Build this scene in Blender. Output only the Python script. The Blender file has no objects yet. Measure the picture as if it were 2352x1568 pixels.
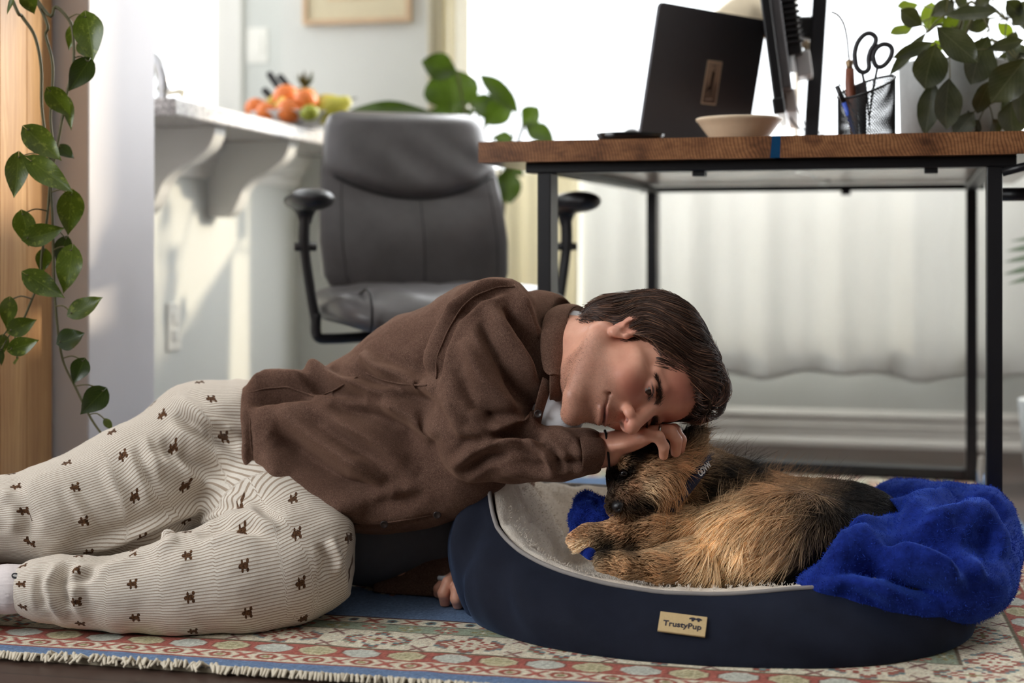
import bpy, bmesh, math, random
import numpy as np
from mathutils import Vector, Matrix

# ------------------------------------------------------------------ camera, light, exposure
SC = bpy.context.scene
COL = SC.collection
FPX, HOR, CH = 3267.0, 557.0, 0.572          # focal length in pixels, horizon row, camera height
cam_d = bpy.data.cameras.new('camera'); CAM = bpy.data.objects.new('camera', cam_d); COL.objects.link(CAM)
cam_d.sensor_width = 36.0; cam_d.lens = 36.0*FPX/2352.0
cam_d.shift_y = -(784.0-HOR)/2352.0
cam_d.clip_start = 0.05; cam_d.clip_end = 60
CAM.location = (0, 0, CH); CAM.rotation_euler = (math.radians(90), 0, 0)
cam_d.dof.use_dof = True; cam_d.dof.focus_distance = 2.08; cam_d.dof.aperture_fstop = 2.3
SC.camera = CAM

TH = math.radians(12.0)                       # the room is turned 12 degrees against the camera
UX, UY = math.cos(TH), -math.sin(TH)
VX, VY = math.sin(TH), math.cos(TH)
def R(u, v, z=0.0):                           # room coordinates -> world
    return Vector((u*UX+v*VX, u*UY+v*VY, z))
ROOM = Matrix(((UX, VX, 0, 0), (UY, VY, 0, 0), (0, 0, 1, 0), (0, 0, 0, 1)))
def P(px, py, d):                             # a photo pixel at distance d -> world
    return Vector(((px-1176.0)/FPX*d, d, CH+(HOR-py)/FPX*d))
def PN(px, py, d):
    return np.array(P(px, py, d), dtype=np.float64)

w = bpy.data.worlds.new('sky'); SC.world = w; w.use_nodes = True
bg = w.node_tree.nodes['Background']; bg.inputs[0].default_value = (0.93, 0.97, 1.0, 1); bg.inputs[1].default_value = 2.6

def sun_lamp(d, strength, col, ang):
    l = bpy.data.lights.new('sun', 'SUN'); l.energy = strength; l.color = col; l.angle = math.radians(ang)
    o = bpy.data.objects.new('sun', l); COL.objects.link(o)
    o.rotation_euler = Vector(d).to_track_quat('-Z', 'Y').to_euler(); return o
def window_light(name, c, nrm, sx, sy, watts, col):
    l = bpy.data.lights.new(name, 'AREA'); l.shape = 'RECTANGLE'; l.size = sx; l.size_y = sy; l.energy = watts; l.color = col
    o = bpy.data.objects.new(name, l); COL.objects.link(o); o.location = c
    o.rotation_euler = Vector(nrm).to_track_quat('-Z', 'Y').to_euler(); return o
_sd = R(-1.32, -1.0, 0); _sd.z = -0.60
sun_lamp(_sd, 3.0, (1.0, 0.85, 0.62), 2.6)
window_light('daylight_back_window', R(-0.22, 4.42, 1.40), R(0, -1, -0.12), 1.66, 1.6, 62, (0.97, 0.985, 1.0))
window_light('added_fill_right_back', R(1.39, 4.42, 1.40), R(-0.35, -1, -0.25), 0.82, 1.6, 34, (0.98, 0.985, 1.0))  # lamp added at an unseen window to brighten bed and dog
window_light('added_fill_left', R(-2.62, 0.2, 1.60), R(1, 0.35, -0.30), 1.9, 1.4, 47, (0.96, 0.975, 1.0))  # added lamp: soft fill from the left through an unseen window
window_light('added_fill_side_kitchen', R(-2.62, 3.35, 1.60), R(1, -0.25, -0.30), 1.1, 1.2, 9, (0.95, 0.975, 1.0))  # added lamp: reaches the man but spares the column's near face
window_light('daylight_kitchen_window', R(-2.2, 4.80, 1.5), R(0.25, -1, -0.1), 0.5, 1.2, 7, (0.94, 0.975, 1.0))

SC.view_settings.view_transform = 'Standard'; SC.view_settings.look = 'None'
SC.view_settings.gamma = 1.0; SC.view_settings.use_curve_mapping = False
SC.view_settings.exposure = 0.15
SC.cycles.use_denoising = True
SC.cycles.max_bounces = 6; SC.cycles.transparent_max_bounces = 12
SC.cycles.sample_clamp_indirect = 6.0

# ------------------------------------------------------------------ materials
MATS = {}
def srgb(r, g=None, b=None):
    if g is None: r, g, b = r
    f = lambda c: ((c/255.0)/12.92 if c/255.0 <= 0.04045 else ((c/255.0+0.055)/1.055)**2.4)
    return (f(r), f(g), f(b), 1.0)
class NT:
    def __init__(s, name):
        s.m = bpy.data.materials.new(name); s.m.use_nodes = True; s.t = s.m.node_tree
        s.b = s.t.nodes['Principled BSDF']; s.out = s.t.nodes['Material Output']
    def n(s, typ, **kw):
        x = s.t.nodes.new(typ)
        for k, v in kw.items():
            if k.startswith('i_'):
                key = k[2:]
                x.inputs[int(key) if key.isdigit() else key.replace('_', ' ')].default_value = v
            else: setattr(x, k, v)
        return x
    def l(s, a, ao, b, bi): s.t.links.new(a.outputs[ao], b.inputs[bi])
    def coord(s, kind='Object', scale=(1, 1, 1), rot=(0, 0, 0)):
        c = s.n('ShaderNodeTexCoord'); mp = s.n('ShaderNodeMapping')
        mp.inputs['Scale'].default_value = scale; mp.inputs['Rotation'].default_value = rot
        s.l(c, kind, mp, 'Vector'); return mp
    def noise(s, scale, detail=3, rough=0.55, vec=None, dist=0.0):
        x = s.n('ShaderNodeTexNoise', i_Scale=scale, i_Detail=detail, i_Roughness=rough, i_Distortion=dist)
        if vec is not None: s.l(vec, 0, x, 'Vector')
        return x
    def ramp(s, src, so, stops, interp='LINEAR'):
        x = s.n('ShaderNodeValToRGB'); e = x.color_ramp; e.interpolation = interp
        while len(e.elements) < len(stops): e.elements.new(0.5)
        for el, (p, c) in zip(e.elements, stops): el.position = p; el.color = c if len(c) == 4 else (*c, 1)
        s.l(src, so, x, 'Fac'); return x
    def mix(s, fac, a, b, mode='MIX'):
        x = s.n('ShaderNodeMix', data_type='RGBA', blend_type=mode)
        for v, idx in ((fac, 0), (a, 6), (b, 7)):
            if isinstance(v, tuple) and len(v) == 2 and hasattr(v[0], 'outputs'): s.t.links.new(v[0].outputs[v[1]], x.inputs[idx])
            else: x.inputs[idx].default_value = v
        return x
    def math(s, op, a, b=0.0, c=0.0):
        x = s.n('ShaderNodeMath', operation=op)
        for i, v in enumerate((a, b, c)):
            if isinstance(v, tuple): s.t.links.new(v[0].outputs[v[1]], x.inputs[i])
            else: x.inputs[i].default_value = v
        return x
    def bump(s, src, so, strength=0.2, dist=0.002):
        x = s.n('ShaderNodeBump', i_Strength=strength, i_Distance=dist)
        s.l(src, so, x, 'Height'); s.l(x, 'Normal', s.b, 'Normal'); return x
    def attr(s, name): return s.n('ShaderNodeAttribute', attribute_name=name)
    def set(s, col=None, rough=None, metal=None, **kw):
        if col is not None:
            if hasattr(col[0], 'outputs'): s.t.links.new(col[0].outputs[col[1]], s.b.inputs['Base Color'])
            else: s.b.inputs['Base Color'].default_value = col
        if rough is not None: s.b.inputs['Roughness'].default_value = rough
        if metal is not None: s.b.inputs['Metallic'].default_value = metal
        for k, v in kw.items(): s.b.inputs[k.replace('_', ' ')].default_value = v
        return s
def mat(name, rgb, rough=0.6, metal=0.0, var=0.06, scale=30.0, bump=0.0, bdist=0.001, **kw):
    """plain procedural material: base colour with a little noise, optional fine relief"""
    if name in MATS: return MATS[name]
    t = NT(name); c = srgb(rgb)
    v = t.coord('Object'); nz = t.noise(scale, 4, 0.6, v)
    lo = tuple(max(0, x*(1-var)) for x in c[:3]); hi = tuple(min(1, x*(1+var)) for x in c[:3])
    rp = t.ramp(nz, 'Fac', [(0.3, lo), (0.7, hi)])
    t.set((rp, 0), rough, metal, **kw)
    if bump: t.bump(nz, 'Fac', bump, bdist)
    MATS[name] = t.m; return t.m

# ------------------------------------------------------------------ objects
def link_mesh(name, verts, faces, m, parent=None, smooth=True, attrs=None):
    me = bpy.data.meshes.new(name)
    if isinstance(verts, np.ndarray): verts = verts.astype(np.float32)
    if isinstance(faces, np.ndarray) and faces.ndim == 2:
        n = len(verts); me.vertices.add(n); me.vertices.foreach_set('co', np.ascontiguousarray(verts, np.float32).ravel())
        k = faces.shape[1]; f = len(faces)
        me.loops.add(f*k); me.loops.foreach_set('vertex_index', np.ascontiguousarray(faces, np.int32).ravel())
        me.polygons.add(f); me.polygons.foreach_set('loop_start', np.arange(0, f*k, k, dtype=np.int32))
        me.update(calc_edges=True)
    else:
        me.from_pydata([tuple(map(float, v)) for v in verts], [], [tuple(int(i) for i in f) for f in faces])
        me.update()
    if attrs:
        for an, (dom, typ, data) in attrs.items():
            a = me.attributes.new(an, typ, dom)
            a.data.foreach_set('color' if 'COLOR' in typ else ('vector' if 'VECTOR' in typ else 'value'), np.ascontiguousarray(data, np.float32).ravel())
    if smooth: me.polygons.foreach_set('use_smooth', np.ones(len(me.polygons), dtype=bool))
    for mm in (m if isinstance(m, (list, tuple)) else [m]): me.materials.append(mm)
    o = bpy.data.objects.new(name, me); COL.objects.link(o)
    if parent is not None: attach(o, parent)
    return o
def attach(o, parent):
    o.parent = parent
    M = Matrix.Identity(4); p = parent
    chain = []
    while p is not None: chain.append(p); p = p.parent
    for p in reversed(chain): M = M @ (p.matrix_parent_inverse @ p.matrix_basis)
    o.matrix_parent_inverse = M.inverted()
def tag(o, label=None, cat=None, group=None, kind=None):
    if label: o['label'] = label
    if cat: o['category'] = cat
    if group: o['group'] = group
    if kind: o['kind'] = kind
    return o
def thing(name, label, cat, loc=(0, 0, 0), group=None):
    o = bpy.data.objects.new(name, None); COL.objects.link(o); o.location = loc
    o.empty_display_size = 0.05
    return tag(o, label, cat, group)

def frame_from(d, up=(0, 0, 1)):
    d = Vector(d).normalized(); up = Vector(up)
    if abs(d.dot(up)) > 0.98: up = Vector((1, 0, 0)) if abs(d.x) < 0.9 else Vector((0, 1, 0))
    x = d.cross(up).normalized(); y = x.cross(d).normalized(); return x, y, d

class MB:
    """collects shapes into one mesh"""
    def __init__(s, M=None): s.v = []; s.f = []; s.M = M or Matrix.Identity(4)
    def _add(s, vs, fs, M=None):
        k = len(s.v); T = s.M @ M if M is not None else s.M
        s.v += [tuple(T @ Vector(v)) for v in vs]; s.f += [tuple(i+k for i in f) for f in fs]; return s
    def box(s, c, size, bev=0.0, rot=None):
        M = Matrix.Translation(c)
        if rot is not None: M = M @ (rot if isinstance(rot, Matrix) else Matrix.Rotation(rot, 4, 'Z'))
        hx, hy, hz = size[0]/2, size[1]/2, size[2]/2
        if bev <= 0:
            vs = [(x, y, z) for x in (-hx, hx) for y in (-hy, hy) for z in (-hz, hz)]
            fs = [(0, 1, 3, 2), (4, 6, 7, 5), (0, 4, 5, 1), (2, 3, 7, 6), (0, 2, 6, 4), (1, 5, 7, 3)]
            return s._add(vs, fs, M)
        bm = bmesh.new(); bmesh.ops.create_cube(bm, size=1.0)
        for v in bm.verts: v.co = Vector((v.co.x*size[0], v.co.y*size[1], v.co.z*size[2]))
        bmesh.ops.bevel(bm, geom=bm.edges[:], offset=bev, segments=3, affect='EDGES', profile=0.5)
        bm.verts.index_update()
        vs = [v.co.copy() for v in bm.verts]; fs = [[v.index for v in f.verts] for f in bm.faces]; bm.free()
        return s._add(vs, fs, M)
    def tube(s, pts, rad, n=12, cap=True, up=(0, 0, 1), sy=1.0):
        pts = [Vector(p) for p in pts]; m = len(pts)
        rads = rad if isinstance(rad, (list, tuple, np.ndarray)) else [rad]*m
        vs = []; fs = []; px = None
        for i, p in enumerate(pts):
            d = (pts[min(i+1, m-1)]-pts[max(i-1, 0)])
            if d.length < 1e-9: d = Vector((0, 0, 1))
            d.normalize()
            if px is None: x, y, _ = frame_from(d, up)
            else:
                x = (px - d*px.dot(d))
                x = x.normalized() if x.length > 1e-6 else frame_from(d, up)[0]
                y = d.cross(x)*1.0
            px = x
            y = d.cross(x)
            for k in range(n):
                a = 2*math.pi*k/n
                vs.append(p + (x*math.cos(a) + y*math.sin(a)*sy)*rads[i])
        for i in range(m-1):
            for k in range(n):
                k2 = (k+1) % n
                fs.append((i*n+k, i*n+k2, (i+1)*n+k2, (i+1)*n+k))
        if cap: fs.append(tuple(range(n-1, -1, -1))); fs.append(tuple((m-1)*n+k for k in range(n)))
        return s._add(vs, fs)
    def lathe(s, prof, n=32, M=None, cap=True):
        vs = []; fs = []; m = len(prof)
        for r, z in prof:
            for k in range(n):
                a = 2*math.pi*k/n; vs.append((r*math.cos(a), r*math.sin(a), z))
        for i in range(m-1):
            for k in range(n):
                k2 = (k+1) % n; fs.append((i*n+k, i*n+k2, (i+1)*n+k2, (i+1)*n+k))
        if cap:
            if prof[0][0] > 1e-5: fs.append(tuple(range(n-1, -1, -1)))
            if prof[-1][0] > 1e-5: fs.append(tuple((m-1)*n+k for k in range(n)))
        return s._add(vs, fs, M)
    def prism(s, poly, t, M=None):
        """polygon in local xz, thickness t along y (centred)"""
        n = len(poly)
        vs = [(x, -t/2, z) for x, z in poly] + [(x, t/2, z) for x, z in poly]
        fs = [tuple(range(n)), tuple(range(2*n-1, n-1, -1))] + [(i, i+n, (i+1) % n+n, (i+1) % n) for i in range(n)]
        return s._add(vs, fs, M)
    def grid(s, fn, nu, nv, M=None, closed_u=False):
        vs = [fn(i/(nu if closed_u else nu-1), j/(nv-1)) for j in range(nv) for i in range(nu)]
        fs = [(j*nu+i, j*nu+(i+1) % nu, (j+1)*nu+(i+1) % nu, (j+1)*nu+i) for j in range(nv-1) for i in range(nu if closed_u else nu-1)]
        return s._add(vs, fs, M)
    def build(s, name, m, parent=None, smooth=False, bevel=0.0, auto=None):
        o = link_mesh(name, s.v, s.f, m, parent, smooth)
        bm = bmesh.new(); bm.from_mesh(o.data); bmesh.ops.recalc_face_normals(bm, faces=bm.faces[:]); bm.to_mesh(o.data); bm.free()
        if auto is not None:
            o.data.polygons.foreach_set('use_smooth', np.ones(len(o.data.polygons), dtype=bool))
            o.data.set_sharp_from_angle(angle=math.radians(auto))
        if bevel:
            b = o.modifiers.new('bevel', 'BEVEL'); b.width = bevel; b.segments = 2; b.limit_method = 'ANGLE'
        return o

def catmull(pts, n=8):
    p = [np.array(q, float) for q in pts]; out = []
    for i in range(len(p)-1):
        p0 = p[max(i-1, 0)]; p1 = p[i]; p2 = p[i+1]; p3 = p[min(i+2, len(p)-1)]
        for k in range(n):
            t = k/n
            out.append(0.5*((2*p1)+(-p0+p2)*t+(2*p0-5*p1+4*p2-p3)*t*t+(-p0+3*p1-3*p2+p3)*t**3))
    out.append(p[-1]); return out
def sstep(a, b, x):
    t = np.clip((x-a)/(b-a), 0, 1); return t*t*(3-2*t)

# ------------------------------------------------------------------ implicit surfaces
import openvdb
class Field:
    def __init__(s, lo, hi, res):
        s.lo = np.array(lo, np.float64); s.res = res
        s.n = np.ceil((np.array(hi)-s.lo)/res).astype(int)+1
        s.f = np.full(tuple(s.n), 0.2, np.float32)
    def block(s, lo, hi, pad):
        a = np.maximum(np.floor((np.minimum(lo, hi)-pad-s.lo)/s.res).astype(int), 0)
        b = np.minimum(np.ceil((np.maximum(lo, hi)+pad-s.lo)/s.res).astype(int)+1, s.n)
        if np.any(b <= a): return None
        ax = [(s.lo[i]+np.arange(a[i], b[i])*s.res).astype(np.float32) for i in range(3)]
        X, Y, Z = np.meshgrid(*ax, indexing='ij', sparse=True)
        return tuple(slice(a[i], b[i]) for i in range(3)), X, Y, Z
    def op(s, prim, k=0.01, mode='add'):
        lo, hi, fn = prim
        B = s.block(np.array(lo), np.array(hi), max(k, 0.0)+4*s.res)
        if B is None: return s
        sl, X, Y, Z = B
        d = fn(X, Y, Z).astype(np.float32); f = s.f[sl]
        if mode == 'add':
            if k > 0:
                h = np.maximum(k-np.abs(f-d), 0)/k; s.f[sl] = np.minimum(f, d)-h*h*h*k/6.0
            else: s.f[sl] = np.minimum(f, d)
        elif mode == 'sub':
            d = -d
            if k > 0:
                h = np.maximum(k-np.abs(f-d), 0)/k; s.f[sl] = np.maximum(f, d)+h*h*h*k/6.0
            else: s.f[sl] = np.maximum(f, d)
        return s
    def add(s, prim, k=0.01): return s.op(prim, k, 'add')
    def sub(s, prim, k=0.005): return s.op(prim, k, 'sub')
    def sample(s, p):
        q = np.clip((p-s.lo)/s.res, 0, s.n-1.001); i = q.astype(int); w_ = q-i; r = 0
        for dx in (0, 1):
            for dy in (0, 1):
                for dz in (0, 1):
                    ww = (w_[:, 0] if dx else 1-w_[:, 0])*(w_[:, 1] if dy else 1-w_[:, 1])*(w_[:, 2] if dz else 1-w_[:, 2])
                    r = r+ww*s.f[i[:, 0]+dx, i[:, 1]+dy, i[:, 2]+dz]
        return r
    def grad(s, p):
        e = s.res*1.5; g = np.stack([s.sample(p+np.eye(3)[k]*e)-s.sample(p-np.eye(3)[k]*e) for k in range(3)], 1)
        return g/np.maximum(np.linalg.norm(g, axis=1, keepdims=True), 1e-9)
    def snap(s, p, off, it=2):
        for _ in range(it): p = p+s.grad(p)*(off-s.sample(p))[:, None]
        return p
    def mesh(s):
        g = openvdb.FloatGrid(0.2); a = np.clip(s.f, -6*s.res, 6*s.res)
        g = openvdb.FloatGrid(6*s.res); g.copyFromArray(np.ascontiguousarray(a))
        v, q = g.convertToQuads(0.0)
        v = v.astype(np.float64)*s.res+s.lo
        q = q.astype(np.int32); n_ = vnormals(v, q); k_ = np.random.RandomState(0).randint(0, len(v), 400)
        if (n_[k_]*s.grad(v[k_])).sum() < 0: q = q[:, ::-1].copy()
        return v, q
def _bb(pts, r): pts = np.array(pts, float); return pts.min(0)-r, pts.max(0)+r
def cone(a, b, ra, rb, flat=None):
    """tapered capsule; flat=(axis, k): cross-section squeezed by k along axis"""
    a = np.array(a, float); b = np.array(b, float); d = b-a; L2 = max(d@d, 1e-12)
    lo, hi = _bb([a, b], max(ra, rb)*(1.0 if flat is None else max(1, flat[1])))
    if flat is not None: n = np.array(flat[0], float); n = n-d*(n@d)/L2; n /= np.linalg.norm(n); kf = 1.0/flat[1]-1.0
    def fn(X, Y, Z):
        x, y, z = X-a[0], Y-a[1], Z-a[2]
        t = np.clip((x*d[0]+y*d[1]+z*d[2])/L2, 0, 1)
        x = x-t*d[0]; y = y-t*d[1]; z = z-t*d[2]
        if flat is not None:
            q = (x*n[0]+y*n[1]+z*n[2])*kf; x = x+q*n[0]; y = y+q*n[1]; z = z+q*n[2]
        return np.sqrt(x*x+y*y+z*z)-(ra+(rb-ra)*t)
    return lo, hi, fn
def chain(pts, rads):
    return [cone(pts[i], pts[i+1], rads[i], rads[i+1]) for i in range(len(pts)-1)]
def ell(c, r, axes=None):
    c = np.array(c, float); r = np.array(r, float); rm = r.min()
    A = np.eye(3) if axes is None else np.array(axes, float)     # rows are the local axes
    ext = np.sqrt(((A*r[:, None])**2).sum(0))
    def fn(X, Y, Z):
        x, y, z = X-c[0], Y-c[1], Z-c[2]
        q = [(x*A[i, 0]+y*A[i, 1]+z*A[i, 2])/r[i] for i in range(3)]
        k0 = np.sqrt(q[0]**2+q[1]**2+q[2]**2)
        k1 = np.sqrt((q[0]/r[0])**2+(q[1]/r[1])**2+(q[2]/r[2])**2)
        return k0*(k0-1.0)/np.maximum(k1, 1e-6)
    return c-ext, c+ext, fn
def half(pt, nrm, lo, hi):
    """half space on the side the normal points to, inside the box lo..hi"""
    p = np.array(pt, float); n = np.array(nrm, float); n /= np.linalg.norm(n)
    return lo, hi, (lambda X, Y, Z: -((X-p[0])*n[0]+(Y-p[1])*n[1]+(Z-p[2])*n[2]))
def vnormals(v, q):
    a = v[q[:, 0]]; b = v[q[:, 1]]; c = v[q[:, 2]]; d = v[q[:, 3]] if q.shape[1] == 4 else None
    n = np.cross(c-a, (d-b) if d is not None else (b-a))
    if d is None: n = np.cross(b-a, c-a)
    out = np.zeros_like(v)
    for i in range(q.shape[1]): np.add.at(out, q[:, i], n)
    return out/np.maximum(np.linalg.norm(out, axis=1, keepdims=True), 1e-12)
def vsmooth(v, q, it=2, lam=0.5):
    k = q.shape[1]
    for _ in range(it):
        acc = np.zeros_like(v); cnt = np.zeros(len(v))
        for i in range(k):
            j = q[:, (i+1) % k]; np.add.at(acc, q[:, i], v[j]); np.add.at(cnt, q[:, i], 1)
            np.add.at(acc, j, v[q[:, i]]); np.add.at(cnt, j, 1)
        v = v+lam*(acc/np.maximum(cnt, 1)[:, None]-v)
    return v
def proj(v):
    return 1176.0+v[:, 0]/v[:, 1]*FPX, HOR-(v[:, 2]-CH)/v[:, 1]*FPX
def vnoise(p, seed=0):
    """smooth value noise, -1..1"""
    p = np.asarray(p, np.float64); i = np.floor(p).astype(np.int64); f = p-i; f = f*f*(3-2*f)
    def h(a):
        n = (a[:, 0]*73856093) ^ (a[:, 1]*19349663) ^ (a[:, 2]*83492791) ^ (seed*2654435761)
        n = (n ^ (n >> 13))*1274126177 & 0xffffffff
        return ((n ^ (n >> 16)) & 0xffff)/32767.5-1.0
    r = 0
    for dx in (0, 1):
        for dy in (0, 1):
            for dz in (0, 1):
                wgt = (f[:, 0] if dx else 1-f[:, 0])*(f[:, 1] if dy else 1-f[:, 1])*(f[:, 2] if dz else 1-f[:, 2])
                r = r+wgt*h(i+np.array([dx, dy, dz]))
    return r
def seg_dist2(x, y, poly):
    """distance in the plane from points to a polyline, and the arc fraction of the closest point"""
    best = np.full(len(x), 1e9); tt = np.zeros(len(x)); side = np.zeros(len(x))
    poly = np.array(poly, float); L = np.r_[0, np.cumsum(np.linalg.norm(np.diff(poly, axis=0), axis=1))]; tot = max(L[-1], 1e-9)
    for i in range(len(poly)-1):
        a, b = poly[i], poly[i+1]; d = b-a; l2 = max(d@d, 1e-12)
        t = np.clip(((x-a[0])*d[0]+(y-a[1])*d[1])/l2, 0, 1)
        ex = x-a[0]-t*d[0]; ey = y-a[1]-t*d[1]; e = np.hypot(ex, ey)
        m = e < best; best = np.where(m, e, best); tt = np.where(m, (L[i]+t*math.sqrt(l2))/tot, tt)
        side = np.where(m, np.sign(d[0]*ey-d[1]*ex), side)
    return best, tt, side
def hair_curves(name, P_, rad, cols, m, parent=None):
    """P_: (n strands, k points, 3); rad (n,k) ; cols (n,3)"""
    n, k, _ = P_.shape
    hc = bpy.data.hair_curves.new(name); hc.add_curves([k]*n)
    hc.position_data.foreach_set('vector', np.ascontiguousarray(P_, np.float32).ravel())
    ra = hc.attributes.get('radius') or hc.attributes.new('radius', 'FLOAT', 'POINT')
    ra.data.foreach_set('value', np.ascontiguousarray(rad, np.float32).ravel())
    ca = hc.attributes.new('col', 'FLOAT_COLOR', 'CURVE')
    ca.data.foreach_set('color', np.ascontiguousarray(np.c_[cols, np.ones(n)], np.float32).ravel())
    hc.materials.append(m)
    o = bpy.data.objects.new(name, hc); COL.objects.link(o)
    if parent is not None: attach(o, parent)
    return o
def strand_mat(name, rough=0.5, spec=0.3):
    if name in MATS: return MATS[name]
    t = NT(name); a = t.attr('col'); t.set((a, 'Color'), rough, Specular_IOR_Level=spec); MATS[name] = t.m; return t.m
# ================================================================== the room
WALL = mat('wall_paint', (214, 216, 211), 0.75, var=0.015, scale=4)
TRIM = mat('white_trim_paint', (232, 230, 224), 0.45, var=0.015, scale=6)
CEIL = mat('ceiling_paint', (236, 235, 230), 0.8, var=0.01, scale=3)
COLUMN = mat('column_paint', (226, 223, 226), 0.6, var=0.012, scale=5)
def floor_mat():
    t = NT('dark_floorboards'); v = t.coord('Object', (1, 1, 1), (0, 0, TH))
    br = t.n('ShaderNodeTexBrick', i_Scale=1.0, i_Mortar_Size=0.0015, i_Brick_Width=1.1, i_Row_Height=0.09)
    br.inputs['Color1'].default_value = srgb(62, 46, 40); br.inputs['Color2'].default_value = srgb(76, 58, 50); br.inputs['Mortar'].default_value = srgb(30, 22, 20)
    t.l(v, 0, br, 'Vector')
    v2 = t.coord('Object', (3, 40, 1), (0, 0, TH)); nz = t.noise(6, 5, 0.6, v2)
    rp = t.ramp(nz, 'Fac', [(0.3, srgb(200, 190, 185)), (0.7, srgb(255, 250, 245))])
    mx = t.mix(1.0, (br, 'Color'), (rp, 0), 'MULTIPLY'); t.set((mx, 2), 0.42); t.bump(br, 'Fac', 0.2, 0.001)
    return t.m
def structure(o): o['kind'] = 'structure'; return o
def rbox(mb, u0, u1, v0, v1, z0, z1, bev=0.0):
    return mb.box(((u0+u1)/2, (v0+v1)/2, (z0+z1)/2), (u1-u0, v1-v0, z1-z0), bev)
UL, UR, VB, VF, VK = -2.5, 2.3, 4.12, -2.2, 4.5     # left wall, right wall, window wall, rear wall, kitchen wall
structure(rbox(MB(ROOM), UL-.15, UR+.15, VF-.15, VK+.2, -0.06, 0.0).build('floor', floor_mat()))
structure(rbox(MB(ROOM), UL-.15, UR+.15, VF-.15, VK+.2, 2.6, 2.68).build('ceiling', CEIL))
WU0, WU1, WZ0, WZ1 = -1.06, 0.62, 0.29, 2.22          # window openings; unseen pier added between them keeps sun off the column
XU0, XU1 = 0.93, 1.85  # second opening added out of view so sun reaches the cabinet
m = MB(ROOM)
rbox(m, -1.60, WU0, VB, VB+.16, 0, 2.6); rbox(m, WU1, XU0, VB, VB+.16, 0, 2.6); rbox(m, XU1, UR+.15, VB, VB+.16, 0, 2.6)
for a, b in ((WU0, WU1), (XU0, XU1)): rbox(m, a, b, VB, VB+.16, 0, WZ0); rbox(m, a, b, VB, VB+.16, WZ1, 2.6)
rbox(m, -1.60, -1.52, VB+.16, VK, 0, 2.6)
structure(m.build('wall_back', WALL))
m = MB(ROOM); KU0, KU1, KZ0, KZ1 = -2.44, -1.955, 0.96, 2.2
rbox(m, UL, KU0, VK, VK+.16, 0, 2.6); rbox(m, KU1, -1.52, VK, VK+.16, 0, 2.6); rbox(m, KU0, KU1, VK, VK+.16, 0, KZ0); rbox(m, KU0, KU1, VK, VK+.16, KZ1, 2.6)
structure(m.build('wall_kitchen', WALL))
m = MB(ROOM); LV0, LV1, LZ0, LZ1 = -0.8, 1.5, 0.75, 2.3
rbox(m, UL-.15, UL, VF-.15, LV0, 0, 2.6); rbox(m, UL-.15, UL, LV1, 2.78, 0, 2.6); rbox(m, UL-.15, UL, 3.92, VK+.16, 0, 2.6); rbox(m, UL-.15, UL, 2.78, 3.92, 0, 1.0); rbox(m, UL-.15, UL, 2.78, 3.92, 2.25, 2.6); rbox(m, UL-.15, UL, LV0, LV1, 0, LZ0); rbox(m, UL-.15, UL, LV0, LV1, LZ1, 2.6)
structure(m.build('wall_left', WALL))
structure(rbox(MB(ROOM), UR, UR+.15, VF-.15, VB, 0, 2.6).build('wall_right', mat('fill_cut_taupe', (150, 142, 134), .8, var=.02, scale=4)))  # unseen wall toned dark to weaken the bounced fill
structure(rbox(MB(ROOM), UL, UR, VF-.15, VF, 0, 2.6).build('wall_rear', mat('fill_cut_umber', (92, 82, 75), .8, var=.02, scale=4)))  # behind the camera, darkened so less light bounces onto the front
structure(rbox(MB(ROOM), -1.95, -1.297, 2.382, 2.648, 0, 2.6, 0.004).build('wall_column', COLUMN))
structure(rbox(MB(ROOM), -1.67, -1.55, 2.78, VB, 0, 0.832).build('wall_peninsula', WALL))

def glass_mat():
    t = NT('window_glass'); tr = t.n('ShaderNodeBsdfTransparent'); gl = t.n('ShaderNodeBsdfGlossy', i_Roughness=0.02)
    nz = t.noise(2.0, 2, 0.5, t.coord('Object')); rp = t.ramp(nz, 'Fac', [(0.0, (0.03, 0.03, 0.03)), (1.0, (0.06, 0.06, 0.06))])
    mx = t.n('ShaderNodeMixShader'); t.l(rp, 0, mx, 0); t.l(tr, 0, mx, 1); t.l(gl, 0, mx, 2); t.l(mx, 0, t.out, 'Surface'); return t.m
GLASS = glass_mat()
def window(name, u0, u1, z0, z1, v, along_u=True, nv=1):
    M = ROOM if along_u else ROOM @ Matrix(((0, 1, 0, 0), (1, 0, 0, 0), (0, 0, 1, 0), (0, 0, 0, 1)))
    m = MB(M); w = 0.045
    rbox(m, u0, u0+w, v+.04, v+.10, z0, z1); rbox(m, u1-w, u1, v+.04, v+.10, z0, z1)
    rbox(m, u0+w, u1-w, v+.04, v+.10, z0, z0+w); rbox(m, u0+w, u1-w, v+.04, v+.10, z1-w, z1)
    o = structure(m.build(name, TRIM))
    g = rbox(MB(M), u0+w, u1-w, v+.066, v+.072, z0+w, z1-w).build('pane', GLASS, o)
    return o, M
w1, _ = window('window_1', WU0, WU1, WZ0, WZ1, VB)
rbox(MB(ROOM), WU0-.03, WU1+.03, VB-.05, VB+.04, WZ0-.03, WZ0+.004, 0.004).build('window_sill', TRIM, w1)
w2, _ = window('window_2', KU0, KU1, KZ0, KZ1, VK)
m = MB(ROOM); rbox(m, KU1-.005, KU1+.075, VK-.022, VK+.001, KZ0-.08, KZ1+.08); rbox(m, KU0-.06, KU0+.005, VK-.022, VK+.001, KZ0-.08, KZ1+.08)
rbox(m, KU0, KU1, VK-.022, VK+.001, KZ1, KZ1+.08); rbox(m, KU0, KU1, VK-.022, VK+.001, KZ0-.08, KZ0); m.build('casing', TRIM, w2, bevel=0.004)
w5, _ = window('window_5_added', 2.78, 3.92, 1.0, 2.25, UL-.12, along_u=False)  # unseen window, added for the side kitchen fill
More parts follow.
